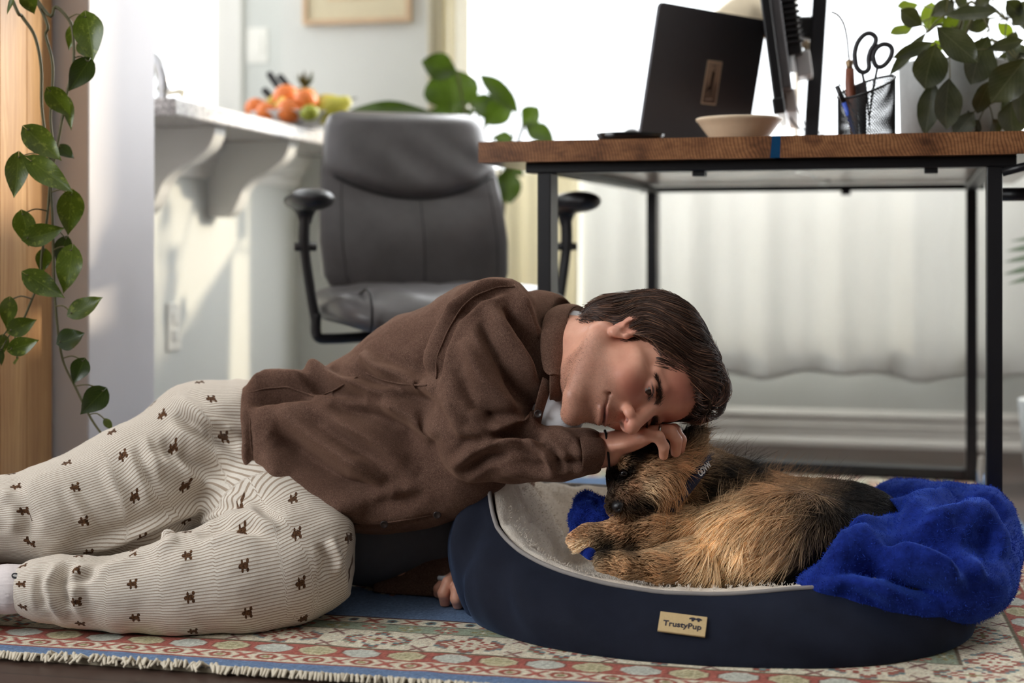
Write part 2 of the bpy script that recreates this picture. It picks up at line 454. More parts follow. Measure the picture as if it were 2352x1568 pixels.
w4, _ = window('window_4_added', XU0, XU1, WZ0, WZ1, VB)  # unseen window, added to pass sun and fill from the right
w3, _ = window('window_3_added', LV0, LV1, LZ0, LZ1, UL-.12, along_u=False)  # unseen window, added for the left fill

# baseboard with its stepped profile
def extrude_profile(name, prof, u0, u1, vface, m, M=ROOM):
    mb = MB(M); n = len(prof)
    vs = [(u0, vface-d, z) for d, z in prof]+[(u1, vface-d, z) for d, z in prof]
    fs = [(i, (i+1) % n, (i+1) % n+n, i+n) for i in range(n)]+[tuple(range(n)), tuple(range(2*n-1, n-1, -1))]
    mb._add(vs, fs); return mb.build(name, m)
BASEP = [(0, 0), (.028, 0), (.028, .012), (.022, .020), (.018, .024), (.018, .050), (.020, .056), (.017, .062), (.017, .078), (.021, .086), (.014, .096), (.004, .102), (0, .102)]
structure(extrude_profile('baseboard_back', BASEP, -1.55, UR, VB, TRIM))

# the breakfast bar: granite slab, mouldings under it, corbels
def granite_mat():
    t = NT('speckled_granite'); v = t.coord('Object'); n1 = t.noise(260, 3, 0.7, v); n2 = t.noise(90, 4, 0.6, v)
    vo = t.n('ShaderNodeTexVoronoi', i_Scale=210.0); t.l(v, 0, vo, 'Vector')
    a = t.ramp(n1, 'Fac', [(0.34, srgb(92, 84, 80)), (0.44, srgb(196, 190, 186)), (0.6, srgb(238, 236, 234)), (0.75, srgb(186, 178, 176))])
    b = t.ramp(n2, 'Fac', [(0.38, srgb(170, 164, 162)), (0.62, srgb(255, 254, 252))])
    mx = t.mix(0.7, (a, 0), (b, 0), 'MULTIPLY'); t.set((mx, 2), 0.22); return t.m
bar = thing('granite_countertop', 'speckled grey granite breakfast bar top ending at the white column', 'countertop', R(-1.6, 3.4, 0.83))
rbox(MB(ROOM), -2.25, -1.287, 2.72, VB-.002, 0.834, 0.871).build('slab', granite_mat(), bar, bevel=0.004)
MOULD = [(-.0, 0), (.012, 0), (.016, .012), (.016, .03), (.030, .042), (.034, .060), (.046, .072), (.050, .094), (0, .094)]
mb = MB(ROOM); n = len(MOULD)
vs = [(-1.55+d, 2.78, .738+z) for d, z in MOULD]+[(-1.55+d, VB, .738+z) for d, z in MOULD]
mb._add(vs, [(i, (i+1) % n, (i+1) % n+n, i+n) for i in range(n)]+[tuple(range(n)), tuple(range(2*n-1, n-1, -1))])
structure(mb.build('trim_1', TRIM))
def corbel(v, label):
    o = thing('corbel', label, 'bracket', R(-1.55, v, 0.63), 'white corbels under the breakfast bar')
    a = catmull([(.225, .0), (.222, -.022), (.205, -.050), (.165, -.078), (.125, -.098), (.098, -.125), (.084, -.155), (.070, -.180), (.050, -.196)], 5)
    poly = [(0, -.196)]+[tuple(p) for p in a[::-1]]+[(0, 0)]
    M = ROOM @ Matrix.Translation((-1.55, v, .834))
    mb = MB(); mb.prism(poly, .062, M); mb.build('scroll', TRIM, o, bevel=0.004)
    return o
corbel(3.035, 'scrolled white corbel under the bar, nearest the white column')
corbel(3.50, 'scrolled white corbel under the bar, behind the chair armrest')
# wall plates
PLATE = mat('ivory_plastic', (240, 238, 230), 0.35, var=0.01)
def wall_plate(name, label, cat, M, tall, wide, rocker):
    o = thing(name, label, cat, M.to_translation())
    MB(M).box((0, -.003, 0), (wide, .006, tall), .002).build('plate', PLATE, o)
    if rocker: MB(M).box((0, -.007, 0), (.034, .006, .066), .0015).build('rocker', PLATE, o)
    else:
        for dz in (.02, -.02): MB(M).box((0, -.007, dz), (.030, .005, .028), .002).build('socket', PLATE, o)
    return o
M_pen = ROOM @ Matrix.Translation((-1.55, 3.262, .365)) @ Matrix.Rotation(math.radians(90), 4, 'Z')
wall_plate('power_outlet', 'ivory power outlet low on the wall under the granite bar', 'outlet', M_pen, .118, .074, False)
M_k = ROOM @ Matrix.Translation((-1.83, VK, 1.235))
wall_plate('light_switch', 'white light switch plate on the wall beside the kitchen window', 'switch', M_k, .118, .074, True)
# picture
FRAMEW = mat('pale_oak', (205, 176, 142), 0.5, var=0.08, scale=18)
pic = thing('framed_picture', 'framed print in thin pale wood frame above the fruit', 'picture', R(-1.35, VB, 1.23))
u0, u1, z0, z1 = -1.522, -1.182, 1.234, 1.70
m = MB(ROOM); rbox(m, u0, u0+.014, VB-.026, VB-.001, z0, z1); rbox(m, u1-.014, u1, VB-.026, VB-.001, z0, z1); rbox(m, u0+.014, u1-.014, VB-.026, VB-.001, z0, z0+.014); rbox(m, u0+.014, u1-.014, VB-.026, VB-.001, z1-.014, z1)
m.build('frame', FRAMEW, pic)
rbox(MB(ROOM), u0+.012, u1-.012, VB-.016, VB-.002, z0+.012, z1-.012).build('mount', mat('buff_mount_board', (214, 203, 172), 0.8, var=0.02), pic)
rbox(MB(ROOM), u0+.075, u1-.075, VB-.018, VB-.0155, z0+.072, z1-.075).build('print', mat('sand_print', (222, 196, 160), 0.8, var=0.12, scale=14), pic)
# curtains
def curtain(name, label, u0, u1, z0, z1, v, folds, amp, m, hem=0.01, seed=1, gather=None):
    rng = np.random.RandomState(seed); ph = rng.rand(6)*6.28
    def fn(a, b):
        z = z1+(z0-z1)*b
        uu = u0+(u1-u0)*a
        if gather is not None:
            k = gather(z); uu = u0+(u1-u0)*a*k
        s = math.sin(a*folds*6.283+ph[0]+0.5*math.sin(a*7+ph[1]))+.45*math.sin(a*folds*2.3*6.283+ph[2])
        d = amp*s*(.45+.55*b)+.012*math.sin(a*5+b*2+ph[3])
        zz = z+(hem*math.sin(a*folds*3.1+ph[4])+hem*.7*math.sin(a*folds*7+ph[5]))*b**4
        return (uu, v-d, zz)
    mb = MB(ROOM); mb.grid(fn, 260, 40)
    o = mb.build(name, m, smooth=True); o['label'] = label; o['category'] = 'curtain'
    s = o.modifiers.new('thick', 'SOLIDIFY'); s.thickness = 0.0012
    return o
def cloth_mat(name, rgb, trans=0.25):
    t = NT(name); v = t.coord('Object', (1, 1, 1)); w = t.noise(420, 2, 0.6, v); rp = t.ramp(w, 'Fac', [(0.3, tuple(x*.93 for x in srgb(rgb)[:3])), (0.7, srgb(rgb))])
    t.set((rp, 0), 0.9, Specular_IOR_Level=0.1); t.bump(w, 'Fac', 0.12, 0.001)
    tl = t.n('ShaderNodeBsdfTranslucent'); t.l(rp, 0, tl, 'Color'); mx = t.n('ShaderNodeMixShader', i_0=trans)
    t.l(t.b, 0, mx, 1); t.l(tl, 0, mx, 2); t.l(mx, 0, t.out, 'Surface'); return t.m
CURT = cloth_mat('white_curtain_cotton', (240, 240, 236), 0.29); CREAM = cloth_mat('cream_curtain_linen', (234, 229, 210), 0.30)
curtain('curtain', 'long white cotton curtain hanging below the window behind the desk', -.66, .95, .205, .775, 4.03, 7, .018, CURT, .008, 4)
curtain('curtain', 'cream curtain panel hanging below the window beside the white one', -1.02, -.66, .205, .775, 4.035, 3, .016, CREAM, .006, 5)
curtain('curtain', 'narrow cream drape at the left edge of the big window', -1.115, -1.035, .80, 2.3, 4.055, 3, .012, CREAM, .004, 6)
rod = thing('curtain_rod', 'thin white rod holding the curtains below the window sill', 'rod', R(0, 4.03, .78))
MB(ROOM).tube([(-1.06, 4.035, .782), (1.0, 4.035, .782)], .006, 10).build('rod_bar', TRIM, rod)
m = MB(ROOM)
for uu in (-1.05, .99):
    MB(ROOM).tube([(uu, 4.035, .782), (uu, VB, .775)], .005, 8).build('rod_bracket', TRIM, rod)
# ================================================================== desk
TD = math.radians(16.0)
DU = Vector((math.cos(TD), -math.sin(TD), 0)); DV = Vector((math.sin(TD), math.cos(TD), 0))
FR = Vector((0.800, 2.362, 0)); DW, DL = 0.765, 1.06
FL = FR-DU*DW
DESK = Matrix(((DU.x, DV.x, 0, FL.x), (DU.y, DV.y, 0, FL.y), (0, 0, 1, 0), (0, 0, 0, 1)))   # a along the near edge, b away, z up
DZ = 0.752
def wood_slab_mat():
    t = NT('walnut_slab'); v = t.coord('Object', (1, 1, 1), (0, 0, TD))
    v2 = t.coord('Object', (7, 1.6, 9), (0, 0, TD)); warp = t.noise(1.0, 2, 0.5, v2)
    sep = t.n('ShaderNodeSeparateXYZ'); t.l(v, 0, sep, 0)
    a = t.math('MULTIPLY', (sep, 'X'), 1.0); b = t.math('MULTIPLY', (warp, 'Fac'), .06); c = t.math('ADD', (a, 0), (b, 0))
    z = t.math('MULTIPLY_ADD', (sep, 'Z'), .22, (c, 0))
    wv = t.math('MULTIPLY', (z, 0), 1150.0); sn = t.math('SINE', (wv, 0)); sn2 = t.math('MULTIPLY_ADD', (sn, 0), .5, .5)
    big = t.noise(2.2, 3, 0.6, t.coord('Object', (6, 1, 10), (0, 0, TD)))
    rb = t.ramp(big, 'Fac', [(0.3, srgb(92, 58, 36)), (0.46, srgb(146, 100, 66)), (0.6, srgb(172, 122, 82)), (0.75, srgb(112, 72, 46))])
    rs = t.ramp(sn2, 0, [(0.0, srgb(150, 132, 120)), (0.55, srgb(255, 252, 248))])
    fine = t.noise(90, 3, 0.6, t.coord('Object', (1, 1, 3))); rf = t.ramp(fine, 'Fac', [(0.3, srgb(205, 198, 192)), (0.7, srgb(255, 255, 255))])
    m1 = t.mix(0.75, (rb, 0), (rs, 0), 'MULTIPLY'); m2 = t.mix(0.8, (m1, 2), (rf, 0), 'MULTIPLY')
    t.set((m2, 2), 0.30, Coat_Weight=0.35, Coat_Roughness=0.12); return t.m
WALNUT = wood_slab_mat()
BLACKM = mat('black_powder_coat', (24, 24, 27), 0.38, var=0.1, scale=60)
desk = thing('desk', 'walnut slab desk with blue resin seam on black steel legs', 'desk', FL+Vector((0, 0, .009)))
A0, A1, B0, B1 = -.112, DW+.10, -.062, DL+.12
RA = 0.424                                            # where the resin seam meets the near edge
def slab(a_left, a_right, name):
    n = 40; vs = []; fs = []
    for i in range(n+1):
        b = B0+(B1-B0)*i/n
        for z in (DZ-.037, DZ):
            vs.append((a_left(b, z), b, z)); vs.append((a_right(b, z), b, z))
    for i in range(n):
        k = i*4
        fs += [(k+2, k+3, k+7, k+6), (k, k+4, k+5, k+1), (k, k+2, k+6, k+4), (k+1, k+5, k+7, k+3)]
    fs += [(0, 1, 3, 2), (n*4, n*4+2, n*4+3, n*4+1)]
    mb = MB(DESK); mb._add(vs, fs); return mb.build(name, WALNUT if name != 'resin_seam' else RESIN, desk)
RESIN = mat('blue_resin', (14, 66, 104), 0.12, var=0.15, scale=20)
wob = lambda b, z, s: RA+.012*math.sin(b*9+s)+.010*math.sin(b*23+s*2)+(z-DZ)*.10*math.sin(s*3+1)
l_edge = lambda b, z: wob(b, z, 0.0)-.001
r_edge = lambda b, z: max(wob(b, z, 0.0)+.006, wob(b, z, 0.35)+.007+(DZ-z)*.05)
slab(lambda b, z: A0, l_edge, 'wood_slab'); slab(r_edge, lambda b, z: A1, 'wood_slab')
slab(lambda b, z: l_edge(b, z)+.0003, lambda b, z: r_edge(b, z)-.0003, 'resin_seam')
LT = DZ-.037
m = MB(DESK)
for (a, b) in ((0, 0), (DW, 0), (0, DL), (DW, DL)):
    MB(DESK).box((a, b, (LT-.018+.009)/2), (.025, .055, LT-.018-.009)).build('leg', BLACKM, desk, bevel=.002)
MB(DESK).box((DW/2, 0, LT-.009), (DW+.07, .05, .018)).build('front_rail', BLACKM, desk, bevel=.002)
MB(DESK).box((DW/2, DL, LT-.010), (DW+.06, .03, .014)).build('rear_rail', BLACKM, desk, bevel=.002)
for a in (0, DW): MB(DESK).box((a, DL/2, LT-.010), (.03, DL-.06, .014)).build('side_rail', BLACKM, desk, bevel=.002)
for b in (DL,): MB(DESK).box((DW/2, b, .0225), (DW-.026, .05, .027)).build('foot_bar', BLACKM, desk, bevel=.002)
for a, b in ((DW*.36, 0), (DW*.62, DL), (DW+.012, -.0), (DW-.10, 0)):
    MB(DESK).box((a, b, LT-.022), (.022, .03, .010)).build('bracket', BLACKM, desk, bevel=.001)
MB(DESK).tube([(DW+.012, -.03, LT-.028), (DW+.05, -.035, LT-.018), (DW+.09, -.03, LT-.016)], .007, 8).build('clamp_arm', BLACKM, desk, smooth=True)
MB(DESK).tube([(DW+.008, .10, LT-.06), (DW+.09, .10, LT-.06)], .012, 10).build('clamp_arm', BLACKM, desk, smooth=True)

# ---- laptop
LAPM = mat('charcoal_aluminium', (84, 84, 90), 0.5, 0.1, var=0.03, scale=50)
E = Vector((.735, .678, 0)).normalized(); NL = Vector((E.y, -E.x, 0))
HA = P(1466, 318, 2.69); HA.z = DZ+.012
LW, LH = .325, .262
upv = (Vector((0, 0, 1))*math.cos(.20)+NL*math.sin(.20)).normalized()
lap = thing('laptop', 'open charcoal laptop seen from behind its lid on the desk', 'laptop', HA-Vector((0, 0, .012)))
def rrect(w, h, r, n=6):
    pts = []
    for cx, cy, a0 in ((w-r, r, -90), (w-r, h-r, 0), (r, h-r, 90), (r, r, 180)):
        for k in range(n+1):
            a = math.radians(a0+90*k/n); pts.append((cx+r*math.cos(a), cy+r*math.sin(a)))
    return pts
lidM = Matrix.Translation(HA) @ Matrix((E, upv.cross(E)*1.0, upv)).transposed().to_4x4()
o = MB(); o.prism(rrect(LW, LH, .012), .006, lidM); lid = o.build('lid', LAPM, lap, auto=40)
nb = upv.cross(E)                                    # points to the user's side or ours; choose ours
ours = nb if nb.y < 0 else -nb
baseM = Matrix.Translation(HA+Vector((0, 0, -.006))) @ Matrix((E, Vector((0, 0, 1)), -NL)).transposed().to_4x4()
o = MB(); o.prism(rrect(LW, .225, .012), .011, baseM); o.build('base', LAPM, lap, auto=40)
scr = MB(); scr.prism(rrect(LW-.012, LH-.012, .008), .0008, Matrix.Translation(-ours*.0036) @ lidM @ Matrix.Translation((.006, 0, .006)))
scr.build('screen', mat('dark_screen', (12, 12, 14), 0.15), lap)
# card stuck on the lid with a little walking figure
def on_lid(x, z, off=.0034): return HA+E*x+upv*z+ours*off
cardM = Matrix.Translation(on_lid(.160, .082, .0036)) @ Matrix((E, upv.cross(E), upv)).transposed().to_4x4()
o = MB(); o.prism([(0, 0), (.045, 0), (.045, .086), (0, .086)], .0006, cardM); card = o.build('sticker', mat('sticker_border', (240, 220, 196), 0.6), lap)
def sticker_mat():
    t = NT('sticker_photo'); v = t.coord('Generated'); sep = t.n('ShaderNodeSeparateXYZ'); t.l(v, 0, sep, 0); nz = t.noise(40, 4, .6, v)
    rp = t.ramp(sep, 'Z', [(0.0, srgb(128, 110, 102)), (0.4, srgb(166, 146, 132)), (0.62, srgb(220, 196, 174)), (1.0, srgb(234, 212, 190))])
    r2 = t.ramp(nz, 'Fac', [(.3, srgb(170, 165, 160)), (.7, srgb(255, 255, 255))]); mx = t.mix(.8, (rp, 0), (r2, 0), 'MULTIPLY'); t.set((mx, 2), .6); return t.m
s2 = MB(); s2.prism([(.003, .003), (.042, .003), (.042, .083), (.003, .083)], .0012, cardM); s2.build('sticker_print', sticker_mat(), card)
INK = mat('dark_ink', (44, 36, 36), .7)
fig = [(.0185, .062), (.0205, .066), (.0245, .0665), (.027, .063), (.0265, .052), (.0255, .040), (.0245, .030), (.0235, .0195), (.0215, .0195), (.0210, .030), (.0150, .0285), (.0100, .0235), (.0085, .0265), (.0130, .0330), (.0185, .0370), (.0180, .050)]
o = MB(); o.prism(fig, .0016, cardM); o.prism([(.023, .0685), (.0255, .0675), (.0275, .0695), (.026, .0725), (.0235, .0715)], .0016, cardM); o.build('sticker_figure', INK, card)
o = MB(); o.prism([(.0155, .0752), (.0285, .0762), (.0285, .0776), (.0155, .0766)], .0016, cardM); o.build('sticker_caption', INK, card)
o = MB(); o.prism([(.010, .0085), (.0315, .0105), (.0315, .0128), (.010, .0108)], .0016, cardM); o.build('sticker_caption', mat('pale_ink', (214, 196, 180), .7), card)

# ---- bowl
CER = mat('cream_stoneware', (222, 200, 170), 0.35, var=0.05, scale=40)
bc = P(1697, 316, 2.53); bc.z = DZ
bowl = thing('bowl', 'shallow cream ceramic bowl in front of the laptop', 'bowl', bc)
prof = [(0, .002), (.040, .0), (.046, .0), (.052, .006), (.064, .022), (.072, .033), (.0755, .036), (.0765, .0395), (.0745, .041), (.070, .038), (.060, .022), (.048, .008), (0, .006)]
MB().lathe(prof, 64, Matrix.Translation(bc), cap=False).build('dish', CER, bowl, smooth=True)
# ---- low black tray and mouse
tc = P(1448, 318, 2.59); tc.z = DZ
tray = thing('black_tray', 'low black oval tray near the left corner of the desk', 'tray', tc)
MB().lathe([(0, .001), (.040, 0), (.052, .003), (.058, .009), (.0565, .0095), (.050, .005), (0, .004)], 48, Matrix.Translation(tc) @ Matrix.Diagonal((1.1, .7, 2.0, 1)), cap=False).build('dish', mat('black_gloss', (14, 14, 16), .15), tray, smooth=True)
mc = P(1452, 310, 3.12); mc.z = DZ
spk = thing('small_speaker', 'small rounded black speaker behind the laptop corner', 'speaker', mc)
f = Field(np.array(mc)-.09, np.array(mc)+.09, .003); f.add(ell(np.array(mc)+[0, 0, .03], (.034, .034, .042)), 0); f.add(cone(np.array(mc)+[0, 0, .004], np.array(mc)+[0, 0, .03], .030, .033), .01)
f.sub(half(np.array(mc)+[0, 0, .0005], (0, 0, -1), np.array(mc)-.09, np.array(mc)+.09), .002)
v_, q_ = f.mesh(); link_mesh('housing', v_, q_, mat('black_plastic', (26, 27, 30), .4), spk)
MB().lathe([(.0345, .026), (.0352, .028), (.0345, .030)], 32, Matrix.Translation(mc), cap=False).build('ring', mat('graphite_metal', (52, 53, 58), .38, .5), spk, smooth=True)
# ---- monitor seen edge-on, its stand, arm
W1 = Vector((.205, .979, 0)).normalized(); N1 = Vector((-W1.y, W1.x, 0))          # width direction, screen normal (to the chair)
M0 = P(1768, 300, 2.66); M0.z = DZ
mon = thing('monitor', 'flat monitor seen edge-on beside the laptop', 'monitor', P(1800, 300, 2.95).xy.to_3d()+Vector((0, 0, DZ)))
mup = (Vector((0, 0, 1))*math.cos(.13)+N1*math.sin(.13)).normalized(); mn = (N1-mup*N1.dot(mup)).normalized()
MM = Matrix.Translation(P(1789, 238, 2.66)) @ Matrix((W1, mn, mup)).transposed().to_4x4()
o = MB(MM).box((.28, .0, .175), (.56, .018, .35), .003); o.build('panel', mat('black_bezel', (16, 16, 19), .3), mon)
MB(MM).box((.28, -.018, .16), (.50, .020, .26), .004).build('back_cover', mat('grey_plastic', (112, 112, 118), .5), mon)
MB(MM).box((.26, -.042, .20), (.30, .030, .20), .006).build('housing', mat('dark_plastic', (38, 38, 42), .5), mon)
for i in range(14): MB(MM).box((.105, -.044, .125+i*.0115), (.012, .036, .005), .001).build('vent_slat', mat('dark_plastic', (38, 38, 42), .5), mon)
MB(MM).box((.30, -.022, .012), (.42, .022, .045), .004).build('chin', mat('white_plastic', (206, 208, 212), .4), mon)
MB(MM).box((.18, -.056, .085), (.09, .03, .05), .004).build('port_box', mat('white_plastic', (206, 208, 212), .4), mon)
MB(MM).box((.004, .001, -.004), (.02, .022, .03), .003).build('corner_cap', mat('black_bezel', (16, 16, 19), .3), mon)
st0 = P(1861, 316, 2.90); st0.z = DZ
stand = thing('monitor_stand', 'dark grey upright monitor stand post on the desk', 'stand', st0)
top = P(1893, -160, 2.90)
POSTM = mat('graphite_metal', (52, 53, 58), .38, .5)
ax = (top-(st0)).normalized()
px_, py_, _ = frame_from(ax, W1)
stM = Matrix.Translation(st0) @ Matrix((N1, W1, Vector((0, 0, 1)))).transposed().to_4x4()
SH = Matrix(((1, 0, -.062, 0), (0, 1, 0, 0), (0, 0, 1, 0), (0, 0, 0, 1)))
MB(stM @ SH).box((0, 0, .225), (.030, .065, .45), .004).build('post', POSTM, stand)
MB(stM).box((-.02, .02, .004), (.16, .20, .008), .003).build('foot_plate', POSTM, stand)
armz = P(1860, 65, 2.9).z-DZ
ARMM = mat('black_plastic', (26, 27, 30), .4)
MB(stM).box((.020-.062*armz/1, 0, armz), (.05, .05, .045), .008).build('arm', ARMM, stand)
MB(stM).box((.052-.062*armz/1, 0, armz+.002), (.018, .085, .085), .006).build('arm_plate', ARMM, stand)
def cable(name, label, pts, r, m, n=8, group=None):
    mb = MB(); mb.tube(catmull(pts, 8), r, n); o = mb.build(name, m, smooth=True); return tag(o, label, 'cable', group)
CABM = mat('black_cable', (22, 22, 24), .5)
cable('monitor_cable', 'thin black cable drooping from the monitor to the desk', [P(1808, 160, 2.86), P(1806, 215, 2.86), P(1812, 262, 2.86), P(1830, 290, 2.87), P(1852, 298, 2.93), P(1878, 302, 2.98), P(1905, 318, 3.0)], .0022, CABM)
cable('monitor_cable', 'shorter black cable looping behind the monitor stand post', [P(1815, 190, 2.90), P(1828, 235, 2.92), P(1845, 280, 2.95), P(1853, 296, 2.96)], .0015, CABM)
# ---- lamp behind the laptop
lc = P(1712, 20, 3.32)
lamp = thing('desk_lamp', 'desk lamp with beige dome shade behind the laptop', 'lamp', Vector((lc.x, lc.y, DZ)))
BRASS = mat('brushed_beige_metal', (206, 192, 166), .32, .35, var=.04)
MB().lathe([(.094, -.072), (.092, -.050), (.080, -.018), (.058, .006), (.034, .018), (.018, .022), (.018, .05), (.012, .055)], 48, Matrix.Translation(lc+Vector((.004, 0, .012))), cap=False).build('shade', BRASS, lamp, smooth=True).modifiers.new('t', 'SOLIDIFY').thickness = .0015
MB().tube(catmull([lc+Vector((0, 0, .06)), lc+Vector((.02, .02, .12)), lc+Vector((.10, .05, .11)), lc+Vector((.13, .06, 0)), Vector((lc.x+.13, lc.y+.06, DZ+.01))], 6), .005, 10).build('stem', BRASS, lamp, smooth=True)
MB().lathe([(0, 0), (.07, 0), (.07, .012), (.06, .016), (0, .018)], 40, Matrix.Translation((lc.x+.13, lc.y+.06, DZ)), cap=False).build('base', BRASS, lamp, smooth=True)
MB().lathe([(0, -.035), (.02, -.028), (.026, -.01), (.018, .012), (.012, .02), (0, .022)], 20, Matrix.Translation(lc+Vector((0, 0, -.01))), cap=False).build('bulb', mat('opal_glass', (240, 236, 226), .3), lamp, smooth=True)
# dried seed pod by the post
dp = P(1853, 112, 3.0)
f = Field(np.array(dp)-.06, np.array(dp)+.06, .002)
f.add(ell(np.array(dp)+[.004, 0, -.008], (.010, .008, .024)), 0); f.add(ell(np.array(dp)+[-.008, 0, .016], (.010, .008, .014)), .006); f.add(cone(np.array(dp)+[.0, 0, .02], np.array(dp)+[.01, 0, .055], .002, .0015), .003)
v_, q_ = f.mesh(); v_ += vnormals(v_, q_)*(.0018*vnoise(v_*160, 3))[:, None]
tag(link_mesh('dried_pod', v_, q_, mat('dried_pod', (176, 158, 132), .8, var=.2, scale=90)), 'crinkled beige dried pod hanging by the monitor stand', 'decoration')
# ---- pen cup of black wire mesh, scissors, tools
cc = P(1990, 312, 2.47); cc.z = DZ
cup = thing('pen_cup', 'black wire mesh pen cup with slanted rim on the desk', 'pen cup', cc)
CR = .0485
def cup_h(a): return .088+.020*math.sin(a+.0)*0+.022*math.cos(a-.5)
WIRE = mat('black_wire', (16, 16, 18), .45, .2)
nA, nZ = 66, 26; vs = []; fs = []
for j in range(nZ+1):
    for i in range(nA):
        a = 2*math.pi*(i+.5*(j % 2))/nA; vs.append((cc.x+CR*math.cos(a), cc.y+CR*math.sin(a), DZ+.002+cup_h(a)*j/nZ))
ed = []
for j in range(nZ):
    for i in range(nA):
        k = j*nA+i; o1 = (j+1)*nA
        ed.append((k, o1+i)); ed.append((k, o1+(i+(1 if j % 2 else -1)) % nA))
mv = []; mf = []; wr = .00045
V3 = [Vector(v) for v in vs]
for a_, b_ in ed:                                      # each wire a thin square bar
    A_, B_ = V3[a_], V3[b_]; d = (B_-A_); n_ = Vector((A_.x-cc.x, A_.y-cc.y, 0)).normalized(); t_ = d.cross(n_).normalized(); k = len(mv)
    for p in (A_, B_):
        for sa, sb in ((1, 1), (1, -1), (-1, -1), (-1, 1)): mv.append(tuple(p+n_*wr*sa+t_*wr*sb))
    mf += [(k, k+1, k+5, k+4), (k+1, k+2, k+6, k+5), (k+2, k+3, k+7, k+6), (k+3, k, k+4, k+7)]
wmesh = link_mesh('wire_mesh', mv, mf, WIRE, cup, smooth=False); wmesh['kind'] = 'stuff'
MB().tube([(cc.x+CR*math.cos(a), cc.y+CR*math.sin(a), DZ+.002+cup_h(a)) for a in np.linspace(0, 2*math.pi, 49)], .0022, 8).build('rim', WIRE, cup, smooth=True)
MB().lathe([(0, 0), (CR+.001, 0), (CR+.001, .004), (0, .004)], 40, Matrix.Translation(cc), cap=False).build('base', WIRE, cup)
MB().box((cc.x-.012, cc.y-.0, DZ+.05), (.0012, CR*1.9, .092)).build('divider', WIRE, cup)
SCISM = mat('charcoal_rubber', (52, 52, 56), .5)
sc = thing('scissors', 'scissors with charcoal loop handles standing in the mesh cup', 'scissors', Vector((cc.x, cc.y, DZ+.006)))
d0 = 2.455
def loop(pts, name):
    L = [P(x, y, d0) for x, y in pts]; L.append(L[0]); L.append(L[1])
    MB().tube(catmull(L, 5), .0042, 10, cap=False).build(name, SCISM, sc, smooth=True)
loop([(1966, 150), (1963, 125), (1970, 98), (1985, 80), (2000, 77), (2011, 86), (2010, 100), (2000, 116), (1995, 135), (1996, 155), (1988, 165), (1976, 164)], 'handle_loop')
loop([(2010, 148), (2005, 130), (2012, 112), (2027, 102), (2042, 104), (2049, 115), (2045, 132), (2033, 148), (2020, 154)], 'handle_loop')
STEEL = mat('steel', (170, 172, 176), .25, .9)
for a_, b_ in (((1980, 165), (2000, 305)), ((2016, 152), (1993, 305))):
    MB().tube([P(*a_, d0), P((a_[0]+b_[0])/2, (a_[1]+b_[1])/2-20, d0), P(*b_, d0)], [.006, .0065, .001], 8, sy=.3).build('blade', mat('black_plastic', (26, 27, 30), .4), sc)
tool = thing('hook_tool', 'curved metal hook tool with red-brown wooden handle in the cup', 'tool', Vector((cc.x-.02, cc.y, DZ+.006)))
MB().tube(catmull([P(1909, 27, 2.49), P(1925, 35, 2.49), P(1938, 55, 2.49), P(1945, 85, 2.49), P(1948, 115, 2.49), P(1951, 142, 2.49)], 6), .0019, 8).build('hook', STEEL, tool, smooth=True)
MB().tube([P(1951, 138, 2.49), P(1951, 143, 2.49), P(1951, 152, 2.49), P(1952, 160, 2.49)], [.005, .0072, .0055, .0062], 12).build('ferrule', mat('brass_dull', (140, 116, 88), .35, .6), tool, smooth=True)
MB().tube([P(1952, 158, 2.49), P(1952, 190, 2.49), P(1957, 250, 2.48), P(1963, 308, 2.47)], [.0075, .0085, .0095, .007], 12).build('handle', mat('red_brown_wood', (128, 70, 46), .5, var=.15), tool, smooth=True)
pen = thing('pen', 'blue pen leaning inside the mesh cup', 'pen', Vector((cc.x-.02, cc.y-.02, DZ+.006)))
MB().tube([P(1938, 235, 2.44), P(1965, 308, 2.45)], .004, 10).build('barrel', mat('blue_plastic', (60, 96, 210), .3), pen, smooth=True)
MB().tube([P(1922, 197, 2.44), P(1938, 235, 2.44)], .0042, 10).build('cap', mat('black_plastic', (26, 27, 30), .4), pen, smooth=True)
stick = tag(MB().tube([P(1894, 158, 2.46), P(1932, 198, 2.45), P(1985, 305, 2.46)], .0011, 6).build('wire_stick', mat('black_wire', (16, 16, 18), .45, .2), smooth=True), 'thin dark stick leaning out of the mesh cup to the left', 'stick')
# ---- planter
pc = P(2190, 310, 2.62); pc.z = DZ
CONC = mat('pale_concrete', (188, 192, 192), .85, var=.06, scale=60, bump=.15)
pot = thing('umbrella_plant', 'umbrella plant with drooping dark leaves in a pale concrete pot', 'plant', pc)
MB().lathe([(0, 0), (.092, 0), (.094, .004), (.098, .145), (.096, .15), (.090, .148), (.088, .125), (0, .12)], 56, Matrix.Translation(pc), cap=False).build('pot', CONC, pot, smooth=True)
MB().lathe([(0, .128), (.05, .13), (.0885, .126)], 30, Matrix.Translation(pc), cap=False).build('soil', mat('dark_soil', (40, 30, 24), .95, bump=.6, bdist=.004, scale=120), pot, smooth=True)

